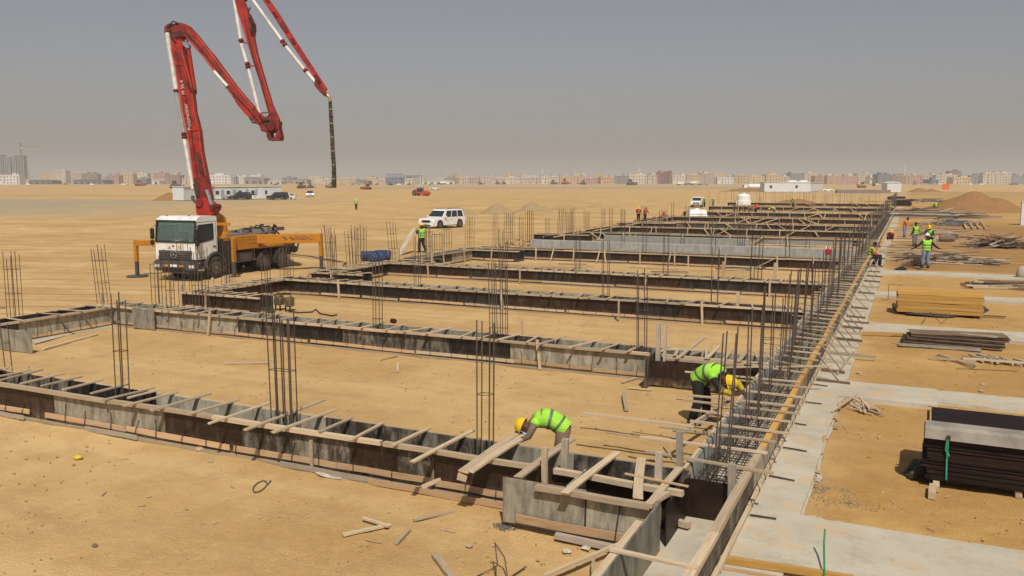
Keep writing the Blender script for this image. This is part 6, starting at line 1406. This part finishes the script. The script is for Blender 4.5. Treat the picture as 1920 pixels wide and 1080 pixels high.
# ------------------------------------------------------------------ site cabins
CAB = plain('cabin_white', (.62, .64, .64), .5, 0, (.48, .46, .42), 1.2, .5)
def cabin(name, a, b, hpx, label, wins, doors, depth=3.0, roof='flat', cat='site cabin', domes=()):
    A = G(*a); Bp = G(*b); x = (Bp-A); L = x.length; rz = math.atan2(x.y, x.x); dep = -A.x*SA+A.y*CA; h_ = hpx*dep/F
    rt = root(name, A, label, cat, rz=rz)
    M().span((0, 0, .15), (L, depth, h_)).build('wall', CAB, rt)
    n = int(L/1.2)
    for k in range(n): M().span((k*L/n-.03, -.03, .2), (k*L/n+.03, -.002, h_-.1)).build('wall_rib', CAB, rt)
    if roof == 'flat': M().span((-.15, -.2, h_+.001), (L+.15, depth+.2, h_+.14)).build('roof', CAB, rt)
    else: M().add([(-.2, -.2, h_), (L+.2, -.2, h_), (L+.2, depth+.2, h_), (-.2, depth+.2, h_), (L/2, -.2, h_+.5), (L/2, depth+.2, h_+.5)], [(0, 1, 4), (3, 2, 5), (0, 4, 5, 3), (1, 2, 5, 4), (0, 1, 2, 3)]).build('roof', CAB, rt)
    for f_ in wins:
        o = M().span((f_*L-.5, -.05, h_*.42), (f_*L+.5, -.004, h_*.72)).build('window', plain('frame_grey', (.3, .3, .3), .5), rt)
        w_ = M().span((f_*L-.42, -.07, h_*.44), (f_*L+.42, -.052, h_*.70)).build('pane', GLASSD, o); w_.location = Vector(w_.location)-Vector(o.location)
    for f_ in doors: M().span((f_*L-.45, -.06, .2), (f_*L+.45, -.004, h_*.8)).build('door', plain('door_grey', (.32, .34, .36), .5), rt)
    for s_ in range(6): M().span((s_*L/5-.15+.0 if s_ else 0, .2, 0), (min(L, s_*L/5+.15), .6, .15)).build('footing', BLACK, rt)
    for d_ in domes: M().ball((d_*L, depth*.5, h_+.1), (2.3, 1.4, .9), 14, 8).build('roof_dome', CAB, rt)
    return rt
cabin('site_cabin', (345, 377), (402, 375), 26, 'left part of the white site cabin row, partly behind the boom', (.75,), ())
cabin('site_cabin', (404, 375), (478, 373.5), 24, 'middle white site cabin with small windows behind the parked cars', (.05, .32, .62, .95), (.18, .48, .8), depth=3)
cabin('site_cabin', (478.5, 373.5), (509, 374.2), 23.5, 'right end of the white site cabin row beside the black SUV', (.7,), (.1,))
cabin('site_cabin', (1433, 360.5), (1519, 360.5), 18, 'long white cabin on the right with two dome tanks on its roof', (.14, .7), (), depth=6, domes=(.66, .9))
cabin('site_cabin', (1519.5, 360.3), (1543, 357), 17, 'end cabin adjoining the long white cabin on its right', (), ())
cabin('site_cabin', (1663, 361), (1689, 361), 18, 'small white shed with shallow gable roof standing alone', (), (), roof='gable', depth=5)
# block pallets
for k in range(10):
    a = G(1573+k*10, 362.3); o = M().span((0, 0, 0), (10*355/F*.93, 1.6, 1.25)).build('block_pallet', plain('blocks_grey' if k % 3 else 'blocks_red', (.22, .21, .19) if k % 3 else (.30, .17, .13), .9)); o.location = a; o.rotation_euler.z = AZ
    tag(o, 'pallet of building blocks in the row before the small white shed', 'block pallet', 'block pallets in a row before the shed')

# ------------------------------------------------------------------ machines on the plain
YEL = plain('machine_yellow', (.42, .22, .04), .5, 0, (.3, .18, .08), 3, .6); MRED = plain('machine_red', (.52, .07, .02), .5, 0, (.3, .1, .05), 3, .5); MBR = plain('machine_brown', (.15, .09, .06), .7)
def roller(loc, rz, label):
    rt = root('road_roller', loc, label, 'roller', rz=rz)
    M().tube([(2.2, -1.05, .8), (2.2, 1.05, .8)], .8, 24).build('drum', MRED, rt); w = M(); w.span((1.2, -1.2, .6), (3.2, -1.07, 1.1)); w.span((1.2, 1.07, .6), (3.2, 1.2, 1.1)); w.span((3.05, -1.2, .6), (3.25, 1.2, 1.1)); w.build('drum_frame', MRED, rt)
    w = M(); w.prism([(-2.4, .8), (-2.5, 1.4), (-2.2, 1.8), (-.8, 1.95), (-.7, 1.1), (.9, 1.1), (1.2, .9), (1.2, .6)], -.9, .9); w.build('hull', MRED, rt, bevel=.06)
    for s in (-1, 1): wheel(rt, -1.5, s*1.0, .78, .5, 18)
    w = M()
    for x in (-.7, .7):
        for y in (-.75, .75): w.bar((x, y, 1.1), (x, y, 2.85), .08, .08, up=(0, 1, 0))
    w.build('cab_post', BLACK, rt); M().span((-.9, -.9, 2.85), (.95, .9, 2.97)).build('cab_roof', CWHITE, rt, bevel=.03); M().span((-.6, -.7, 1.15), (.6, .7, 2.3)).build('cab_glass', GLASSD, rt)
roller(G(788, 367), -.15, 'bright red road roller on the open plain')
def crawler(loc, rz, label, mat, kind='dozer', s=1.0, name='bulldozer'):
    rt = root(name, loc, label, name.replace('_', ' '), rz=rz); rt.scale = (s, s, s)
    for y in (-1, 1):
        M().prism([(-2.2, .5), (-1.9, .95), (1.7, .95), (2.1, .5), (1.7, .0), (-1.9, 0)], y*1.1-.28, y*1.1+.28).build('track', BLACK, rt, bevel=.08)
    if kind == 'dozer':
        M().prism([(-1.9, .9), (-1.9, 1.7), (-.6, 1.75), (1.9, 1.6), (1.9, .7)], -.75, .75).build('hull', mat, rt, bevel=.06); M().prism([(-1.2, 1.75), (-1.1, 2.9), (.2, 2.9), (.4, 1.75)], -.7, .7).build('cab', GLASSD, rt); M().span((-1.3, -.8, 2.9), (.35, .8, 3.02)).build('cab_roof', mat, rt)
        M().prism([(2.7, .1), (2.95, .6), (2.8, 1.3), (2.7, 1.3), (2.8, .6), (2.6, .1)], -1.9, 1.9).build('blade', mat, rt); w = M(); w.bar((.5, -1.4, .5), (2.7, -1.4, .5), .15, .2); w.bar((.5, 1.4, .5), (2.7, 1.4, .5), .15, .2); w.build('push_arm', mat, rt)
    else:
        M().prism([(-2.6, 1.1), (-2.7, 2.0), (-1.0, 2.2), (.3, 2.0), (1.2, 1.9), (1.2, 1.1)], -1.25, 1.25).build('hull', mat, rt, bevel=.06); M().prism([(-.2, 2.0), (-.1, 3.0), (1.1, 3.0), (1.5, 1.9)], .2, 1.2).build('cab', GLASSD, rt)
        M().tube([(1.0, -.2, 1.9), (3.2, -.2, 4.8), (6.2, -.2, 4.9)], [.35, .4, .25], 6).build('boom', mat, rt); M().tube([(6.2, -.2, 5.1), (6.9, -.2, 3.4), (6.6, -.2, 1.8)], [.28, .24, .15], 6).build('stick', mat, rt); M().prism([(6.2, 1.9), (7.2, 1.9), (7.2, 1.0), (6.5, .7), (6.0, 1.2)], -.8, .4).build('bucket', DGREY, rt)
crawler(G(1616, 352), AZ+.05, 'yellow excavator with raised arm beyond the block pallets', YEL, 'exc', 1.15, 'excavator')
for i, (px, py, rz, mt, sc, lb) in enumerate(((688, 355.5, 2.9, MRED, 1.0, 'red tracked machine left of the red roller far out'), (566, 353.5, .1, MBR, 1.25, 'brown bulldozer far out left of the end hose'), (583, 352.5, .3, MBR, .9, 'smaller brown loader touching the far bulldozer'), (622, 352.5, 3, YEL, 1.2, 'dusty bulldozer right under the end hose'),
        (330, 353.5, .2, MBR, 1.5, 'dark loader at the left end of the site cabin horizon'), (262, 348.5, 0, MRED, 1.6, 'reddish machine on the horizon left of the boom'), (901, 346, .1, MBR, 1.3, 'dark machine under the pink houses, first of a row'), (1038, 345.5, .1, MBR, 1.8, 'brown machine before the pink and orange houses'),
        (1060, 345.5, .1, MRED, 2.2, 'low reddish machine between two brown ones on the horizon'), (1093, 346, 3, MBR, 1.8, 'brown machine right of the low reddish one'), (1183, 347, .1, MBR, 2.0, 'brown machine below the maroon house'), (933, 345.5, 0, MBR, 1.3, 'small brown machine in the middle horizon'), (945, 345.5, 0, MBR, 1.3, 'small brown machine, right one of the middle pair'), (733, 347.5, 0, BLACK, .8, 'small dark machine beneath the steel frame hall'))):
    crawler(G(px, py), AZ+rz, lb, mt, 'dozer', sc)
def lorry(loc, rz, label, col, tank=True, s=1.0):
    rt = root('parked_lorry', loc, label, 'lorry', rz=rz); rt.scale = (s, s, s)
    M().prism([(2.2, .7), (4.2, .7), (4.2, 1.9), (3.9, 2.9), (2.2, 2.9)], -1.2, 1.2).build('cab', col, rt, bevel=.08); M().prism([(4.21, 1.9), (3.95, 2.75), (3.93, 2.75), (4.18, 1.9)], -1.05, 1.05).build('windscreen', GLASSD, rt); M().span((-4, -.5, .7), (2.2, .5, 1.0)).build('chassis', DGREY, rt)
    if tank: M().tube([(-4, 0, 2.0), (-3.8, 0, 2.0), (1.7, 0, 2.0), (1.9, 0, 2.0)], [.8, 1.05, 1.05, .8], 16).build('tank', col, rt)
    else: M().span((-4.1, -1.2, 1.0), (1.9, 1.2, 2.6)).build('box', col, rt, bevel=.04)
    for x in (3.2, -2.2, -3.4):
        for y in (-1, 1): wheel(rt, x, y, .5, .32, 14)
lorry(G(1411, 358.5), AZ+math.pi, 'white tanker lorry left of the long white cabin', CWHITE)
for k, (px, c_, t_) in enumerate(((1278, CWHITE, 0), (1292, CSILV, 1), (1303, CWHITE, 1), (1318, CSILV, 0), (833, CWHITE, 1), (667, CSILV, 0))):
    lorry(G(px, 347.3 if k < 4 else 346.5), AZ+.1, ['tall white lorry at the left of the distant lorry row', 'grey lorry second in the distant row', 'white tanker third in the distant row', 'long silver lorry at the right of the distant row', 'small pale tanker by the cream hall', 'grey box lorry on the left plain'][k], c_, t_, 1.15)
o = M().box((0, 0, 1.4), (3.2, 3, 2.8)).build('orange_container', plain('container_orange', (.75, .14, .03), .6), bevel=.05); o.location = G(1773, 355.5); tag(o, 'small bright orange container right of the double sand heap', 'container')
bb_ = root('white_post_box', G(1919, 422), 'pale upright box cut by the right frame edge beside the mound', 'box'); M().span((-.3, -.3, 0), (1.2, .6, 2.4)).build('box_shell', CAB, bb_); M().span((-.35, -.35, 2.4), (1.25, .65, 2.5)).build('lid', CAB, bb_)
bg_ = root('sack', Vector((0, 0, 0)), 'pale sack standing at the right frame edge near the strip', 'sack'); c = G(1917, 523); bg_.location = c; M().tube([(0, 0, 0), (0, 0, .2), (0, 0, .5), (0, 0, .62)], [.25, .3, .25, .1], 10).build('sack_body', plain('sack_cloth', (.4, .34, .27), .9), bg_, smooth=True)

# ------------------------------------------------------------------ distant city
GLW = plain('window_dark', (.06, .055, .05), .3)
WALLM = {}
def wallm(c):
    k = tuple(round(x, 2) for x in c)
    if k not in WALLM: WALLM[k] = plain('render_%d' % len(WALLM), c, .9, 0, tuple(x*.75 for x in c), .15, .6)
    return WALLM[k]
def building(px, w, base, hpx, col, label, style='flats', group=None, depthm=14.0, yaw=0.0):
    b = G(px, base); dep = -b.x*SA+b.y*CA; k = dep/F; W_ = w*k; h_ = hpx*k
    rt = root('apartment_block' if style != 'shed' else 'warehouse', b, label, 'building', group, rz=AZ+yaw); mt = wallm(col)
    if style == 'shed':
        M().span((-W_/2, 0, 0), (W_/2, depthm*1.5, h_*.8)).build('wall', mt, rt); M().prism([(-W_/2-.5, h_*.8), (W_/2+.5, h_*.8), (W_/2*.5, h_), (-W_/2*.5, h_)], -.5, depthm*1.5+.5).build('roof', wallm(tuple(c*.8 for c in col)), rt)
        m = M(); n = max(1, int(W_/7))
        for i in range(n): x = -W_/2+(i+.5)*W_/n; m.span((x-1.6, -.12, 0), (x+1.6, -.01, h_*.5))
        m.build('door_panels', GLW, rt, kind='stuff'); return rt
    nf = max(2, int(round(h_/3.4))); fh = h_/nf
    M().span((-W_/2, 0, 0), (W_/2, depthm, h_)).build('wall', mt, rt)
    m = M(); m.span((-W_/2-.1, -.15, h_+.01), (W_/2+.1, .25, h_+.9)); m.span((-W_/2-.1, .25, h_+.01), (-W_/2+.3, depthm, h_+.9)); m.span((W_/2-.3, .25, h_+.01), (W_/2+.1, depthm, h_+.9)); m.build('parapet', mt, rt)
    for j in range(1+(W_ > 22)+(R.random() < .5)):
        x = R.uniform(-W_/2+2.5, W_/2-2.5) if W_ > 6 else 0; hh = R.uniform(2.2, 3.4); M().span((x-2, depthm*.3, h_), (x+2, depthm*.7, h_+hh)).build('stair_head', mt if R.random() < .7 else wallm((.6, .5, .38)), rt)
        if R.random() < .5: M().tube([(x+3, depthm*.4, h_), (x+3, depthm*.4, h_+1.8)], .9, 8).build('roof_tank', WT, rt)
    m = M(); nw = max(2, int(W_/3.3))
    for f_ in range(nf):
        for i in range(nw):
            if (i*7+f_*3) % 11 == 0: continue
            x = -W_/2+(i+.5)*W_/nw; z = f_*fh+fh*.38; m.span((x-.62, -.08, z), (x+.62, -.005, z+fh*.4))
            if i % 4 == 1: m.span((x-.9, -.5, z-.35), (x+.9, -.09, z-.2))
    m.build('windows', GLW, rt, kind='stuff')
    m = M(); n = max(1, int(W_/14))
    for i in range(n+1): x = -W_/2+i*W_/n; m.span((x-.2, -.22, 0), (x+.28, -.09, h_+.2))
    m.build('pilasters', wallm(tuple(min(.85, c*1.04) for c in col)), rt, kind='stuff'); return rt
TINTS = dict(cream=(.62, .52, .36), yellow=(.62, .44, .18), tan=(.48, .36, .24), pink=(.58, .42, .34), orange=(.62, .36, .17), maroon=(.27, .11, .10), grey=(.28, .28, .28), dgrey=(.17, .17, .18), white=(.68, .66, .62), blue=(.30, .37, .42), brown=(.33, .21, .15), salmon=(.55, .28, .19), slate=(.17, .20, .23))
LIST = [(18, 38, 346, 22, 'white'), (40, 50, 345, 13, 'cream', 'shed'), (75, 46, 345.5, 11, 'dgrey', 'shed'), (98, 34, 344, 20, 'yellow'), (115, 18, 344, 26, 'cream'), (140, 44, 343.6, 24, 'tan'), (168, 30, 344, 20, 'brown'), (165, 62, 345.5, 12, 'dgrey', 'shed'), (199, 9, 345, 16, 'blue'),
 (214, 18, 345, 20, 'salmon'), (236, 28, 344.5, 19, 'yellow'), (264, 26, 344, 21, 'cream'), (266, 18, 345.6, 11, 'slate'), (287, 24, 345.5, 12, 'white', 'shed'), (300, 24, 344, 20, 'salmon'), (324, 28, 345, 22, 'brown'), (350, 18, 345, 11, 'pink'), (372, 30, 344, 15, 'white'), (413, 40, 345, 17, 'white'), (438, 8, 345.4, 15, 'blue'), (450, 20, 344.5, 18, 'white'), (476, 40, 345, 15, 'grey', 'shed'), (480, 20, 343.8, 20, 'white'),
 (515, 26, 345, 10, 'white', 'shed'), (540, 24, 344.6, 13, 'grey'), (563, 26, 345, 12, 'tan', 'shed'), (592, 24, 344.6, 14, 'cream'), (612, 16, 345, 10, 'cream'), (650, 40, 344.2, 13, 'yellow'), (678, 26, 345, 9, 'brown', 'shed'), (696, 18, 344.2, 15, 'yellow'), (712, 22, 345, 9, 'pink'), (822, 62, 345.6, 9, 'white', 'shed'), (774, 30, 346, 13, 'cream'),
 (850, 32, 344.5, 14, 'brown'), (871, 20, 344.8, 13, 'pink'), (886, 24, 344.4, 15, 'tan'), (912, 24, 344.8, 15, 'pink'), (936, 24, 344.6, 14, 'pink'), (958, 18, 344.8, 15, 'cream'), (982, 26, 344.9, 15, 'pink'), (1006, 20, 345, 14, 'pink'), (1023, 16, 345, 17, 'cream'), (1041, 20, 344.8, 15, 'cream'), (1062, 24, 345, 17, 'yellow'), (1086, 24, 344.8, 15, 'orange'),
 (1112, 30, 344.8, 14, 'salmon'), (1139, 26, 344.9, 17, 'orange'), (1165, 27, 344.8, 16, 'grey'), (1196, 34, 345, 18, 'cream'), (1224, 18, 344.8, 19, 'cream'), (1246, 27, 344.8, 21, 'maroon'), (1273, 25, 345, 20, 'cream'), (1300, 26, 344.8, 20, 'yellow'), (1328, 30, 344.8, 20, 'tan'), (1360, 30, 345, 13, 'white'), (1390, 28, 345, 20, 'yellow'), (1419, 28, 345, 19, 'yellow'), (1450, 30, 345, 20, 'yellow'), (1472, 16, 344.9, 18, 'cream'),
 (1494, 28, 344.6, 20, 'grey'), (1518, 20, 344.4, 21, 'cream'), (1540, 26, 344.8, 18, 'salmon'), (1565, 28, 345, 20, 'orange'), (1595, 30, 344.8, 18, 'salmon'), (1620, 28, 344.4, 20, 'cream'), (1640, 20, 344.5, 16, 'white'), (1658, 26, 345.4, 22, 'slate'), (1685, 26, 345, 20, 'brown'), (1712, 34, 345, 19, 'salmon'), (1743, 26, 344.8, 19, 'cream'), (1752, 16, 346, 10, 'slate'), (1775, 40, 345, 19, 'cream'), (1803, 34, 345.6, 15, 'yellow'), (1792, 20, 344.6, 26, 'brown'),
 (1830, 24, 344.8, 21, 'grey'), (1852, 18, 345, 22, 'cream'), (1876, 36, 345, 24, 'cream'), (1905, 30, 345, 19, 'grey'), (1940, 40, 345, 19, 'grey'), (-20, 40, 345, 18, 'cream')]
seen = {}
def side_of(px): return 'far left' if px < 200 else 'left of the pump boom' if px < 345 else 'between boom and hose' if px < 625 else 'left of the steel frame hall' if px < 720 else 'in the middle of the horizon' if px < 1000 else 'right of centre' if px < 1260 else 'above the far foundations' if px < 1480 else 'behind the right cabins' if px < 1700 else 'far right'
for i, it in enumerate(LIST):
    px, w, base, hp, cn = it[:5]; st = it[5] if len(it) > 5 else 'flats'; nb = LIST[i+1][4] if i+1 < len(LIST) else 'pale'
    side = 'far left' if px < 200 else 'left of the pump boom' if px < 345 else 'between boom and hose' if px < 625 else 'left of the steel frame hall' if px < 720 else 'middle of the horizon' if px < 1000 else 'right of centre' if px < 1260 else 'above the far foundations' if px < 1480 else 'behind the right cabins' if px < 1700 else 'far right'
    lab = '%s %s with a %s neighbour on its right, %s' % ({'dgrey': 'dark grey', 'slate': 'slate blue'}.get(cn, cn), 'low hall' if st == 'shed' else 'apartment house', {'dgrey': 'dark grey'}.get(nb, nb), side)
    seen[lab] = seen.get(lab, 0)+1
    if seen[lab] > 1: lab = lab.replace(' with', ', %s such' % ['', '', 'second', 'third', 'fourth'][seen[lab]]+' with')
    kk = R.uniform(.88, 1.06); gm = sum(TINTS[cn])/3; c = tuple(min(.8, (x*.72+gm*.28)*kk) for x in TINTS[cn]); building(px, w*.96, base, hp*R.uniform(.68, .92), c, lab, st, yaw=R.uniform(-.15, .15))
# rows behind, seen over the first
for k in range(95):
    px = -30+k*21+R.uniform(-8, 8)
    hp = R.uniform(9, 17) if px > 840 else R.uniform(5, 11)
    if R.random() < .2: continue
    cn = R.choice(['cream', 'pink', 'tan', 'white', 'cream', 'yellow', 'grey'])
    nb = min(LIST, key=lambda t: abs(t[0]-px)); DN = {'dgrey': 'dark grey', 'slate': 'slate blue'}
    building(px, R.uniform(12, 24), 342.6+R.uniform(-.5, .5), hp*.92, TINTS[cn], 'hazy %s house behind the %s building %s' % (cn, DN.get(nb[4], nb[4]), side_of(px)), group='hazy houses behind the first line of the city', yaw=R.uniform(-.3, .3))
# maroon towers, minaret, steel hall
for px in (1236, 1256):
    b = G(px, 344.8); o = M().span((-2.2, -1, 0), (2.2, 4, 17)).add([], []).build('corner_tower', wallm(TINTS['maroon'])); o.location = b; o.rotation_euler.z = AZ; tag(o, 'maroon house corner tower, %s one' % ('left' if px < 1240 else 'right'), 'tower')
for px, hp, lb in ((1198, 32, 'slim white minaret above the cream houses right of centre'), (1695, 36, 'hazy minaret above the brown houses behind the small shed'), (1017, 27, 'faint white mast above the pink houses'), (1780, 30, 'thin mast above the far right houses')):
    b = G(px, 343.5); dep = -b.x*SA+b.y*CA; k = dep/F; h_ = hp*k; o = M().tube([(0, 0, 0), (0, 0, h_*.6), (0, 0, h_*.62), (0, 0, h_*.66), (0, 0, h_*.67), (0, 0, h_*.88), (0, 0, h_)], [1.3, 1.1, 1.9, 1.9, .9, .8, .05], 8).build('minaret', wallm((.6, .55, .47))); o.location = b; tag(o, lb, 'minaret')
b = G(724, 346); rt = root('steel_frame_hall', b, 'blue grey steel frame hall under construction left of centre', 'building', rz=AZ); k = (-b.x*SA+b.y*CA)/F; stl = wallm((.17, .21, .26))
for i in range(19):
    x = i*3.4*k*1.0; hh = (20 if i < 9 else 17)*k; M().span((x-.35, 0, 0), (x+.35, .7, hh)).build('column', stl, rt)
    if i % 2 == 0: M().span((x-.3, 25, 0), (x+.3, 25.6, hh)).build('column', stl, rt)
for z in (6.5, 13, 19.4): M().span((0, .8, z*k-.4), ((30 if z > 15 else 62)*k, 1.3, z*k+.3)).build('beam', stl, rt)
M().span((31*k, .8, 16*k), (62*k, 26, 17*k)).build('roof_deck', stl, rt); M().span((0, 2, .05), (28*k, 24, 12*k)).build('inner_block', wallm((.24, .27, .31)), rt)
# high-rise shells and tower crane at the far left
for (px, w, top, lb) in ((1, 13, 291, 'leftmost unfinished grey tower shell'), (16, 11, 295, 'middle unfinished grey tower shell'), (36, 22, 292, 'right unfinished grey tower shell, the widest, below the crane')):
    b = G(px, 343.2); k = (-b.x*SA+b.y*CA)/F; h_ = (343.2-top)*k; rt = root('tower_shell', b, lb, 'high-rise', rz=AZ); W_ = w*k*.92; fl = 13
    for f_ in range(fl+1): M().span((-W_/2, 0, f_*h_/fl-.25), (W_/2, 16, f_*h_/fl+.25)).build('floor_slab', wallm((.36, .36, .37)), rt)
    for i in range(max(3, int(W_/4))+1):
        x = -W_/2+i*W_/max(3, int(W_/4)); M().span((x-.5, -.2, 0), (x+.5, 1, h_)).build('column', wallm((.36, .36, .37)), rt)
    M().span((-W_/2+.5, 4, 0), (W_/2-.5, 12, h_)).build('core', wallm((.13, .13, .14)), rt)
b = G(43.5, 343.2); k = (-b.x*SA+b.y*CA)/F; rt = root('tower_crane', b, 'pale yellow tower crane above the unfinished towers at the far left', 'crane', rz=AZ); cm = wallm((.22, .18, .11)); hh = 74*k
for x in (-1, 1):
    for y in (-1, 1): M().tube([(x, y, 0), (x, y, hh)], .42, 4).build('mast_leg', cm, rt)
m = M()
for i in range(20): m.tube([(-1 if i % 2 else 1, -1, i*hh/20), (1 if i % 2 else -1, -1, (i+1)*hh/20)], .16, 3)
m.build('mast_lacing', cm, rt, kind='stuff')
z = 66*k; m = M(); J1, J0 = 38*k, -15*k
M().tube([(J0, 0, z), (J1, 0, z)], .5, 4).build('jib_chord', cm, rt); M().tube([(0, 0, z+2.2), (J1, 0, z+1.3)], .2, 4).build('jib_chord', cm, rt)
for i in range(24): m.tube([(i*J1/24, 0, z), ((i+.5)*J1/24, 0, z+1.9), ((i+1)*J1/24, 0, z)], .12, 3)
m.build('jib_lacing', cm, rt, kind='stuff'); M().span((J0, -1, z-2.5), (J0+3, 1, z)).build('counterweight', wallm((.3, .3, .3)), rt)
M().tube([(0, 0, hh), (J1*.6, 0, z+1.5)], .1, 3).build('tie_rod', cm, rt); M().tube([(0, 0, hh), (J0+2, 0, z)], .1, 3).build('tie_rod', cm, rt); M().span((.8, -1.4, z-2.4), (2.8, .6, z-.3)).build('operator_cab', CWHITE, rt)
# shrubs and street clutter at the foot of the city
tm = plain('foliage_dusty', (.06, .065, .04), .9)
def tree(px, base, hp, label, group=None):
    b = G(px, base); k = (-b.x*SA+b.y*CA)/F; h_ = hp*k; rt = root('tree', b, label, 'tree', group); M().tube([(0, 0, 0), (.1, 0, h_*.3), (0, .1, h_*.6)], [.3, .22, .12], 6).build('trunk', W_BROWN, rt)
    m = M()
    for i in range(260):
        v = Vector((R.gauss(0, 1), R.gauss(0, 1), R.gauss(0, 1))).normalized()*R.random()**.4; p = Vector((v.x*h_*.5, v.y*h_*.5, h_*.6+v.z*h_*.38)); s_ = h_*.06
        a = Vector((R.gauss(0, 1), R.gauss(0, 1), R.gauss(0, 1))).normalized()*s_; c_ = Vector((R.gauss(0, 1), R.gauss(0, 1), R.gauss(0, 1))).normalized()*s_; m.add([p, p+a, p+c_], [(0, 1, 2)])
    m.build('crown', tm, rt)
for px, hp, lb in ((482, 11, 'round dark tree before the grey hall between boom and hose'), (1532, 7, 'dark tree beside the right hand cabin domes'), (1715, 9, 'dark tree behind the small white shed'), (1745, 7, 'low dark tree at the foot of the far right houses'), (1665, 6, 'low bush left of the small shed'), (1555, 6, 'small bush right of the cabins')): tree(px, 346, hp, lb)
for k in range(46):
    px = R.choice([R.uniform(0, 330), R.uniform(500, 850), R.uniform(1560, 1920)]); b = G(px, 346.3+R.uniform(-.4, .6)); o = M().prism([(-2.2, .3), (-2.1, 1.0), (-1.1, 1.7), (.8, 1.7), (1.4, 1.0), (2.2, .8), (2.2, .3)], -.9, .9).build('distant_car', R.choice([CWHITE, CBLACK, CSILV]), bevel=.1); o.location = b; o.rotation_euler.z = AZ+R.uniform(-.4, .4); tag(o, 'distant car parked at the foot of the hazy city, ' + side_of(px), 'car', 'distant cars at the foot of the city')
for k in range(26):
    px = R.uniform(0, 1920); b = G(px, 344+R.uniform(-.5, .5)); o = M().tube([(0, 0, 0), (0, 0, 14+R.uniform(0, 14))], .18, 4).build('lamp_pole', wallm((.3, .29, .28))); o.location = b; tag(o, 'thin pole rising from the hazy city line, ' + side_of(px), 'pole', 'thin poles in the hazy city')

# ------------------------------------------------------------------ dusty air
hm = bpy.data.materials.new('dusty_air'); hm.use_nodes = True; nt = hm.node_tree; nt.nodes.remove(nt.nodes['Principled BSDF'])
pv = nt.nodes.new('ShaderNodeVolumePrincipled'); pv.inputs['Color'].default_value = (1.0, .92, .83, 1); pv.inputs['Density'].default_value = .00042; pv.inputs['Anisotropy'].default_value = 0.0
nt.links.new(pv.outputs[0], nt.nodes['Material Output'].inputs['Volume'])
o = M().span((-9300, -9300, -1.2), (9300, 9300, 95)).build('haze', hm); tag(o, kind='stuff')
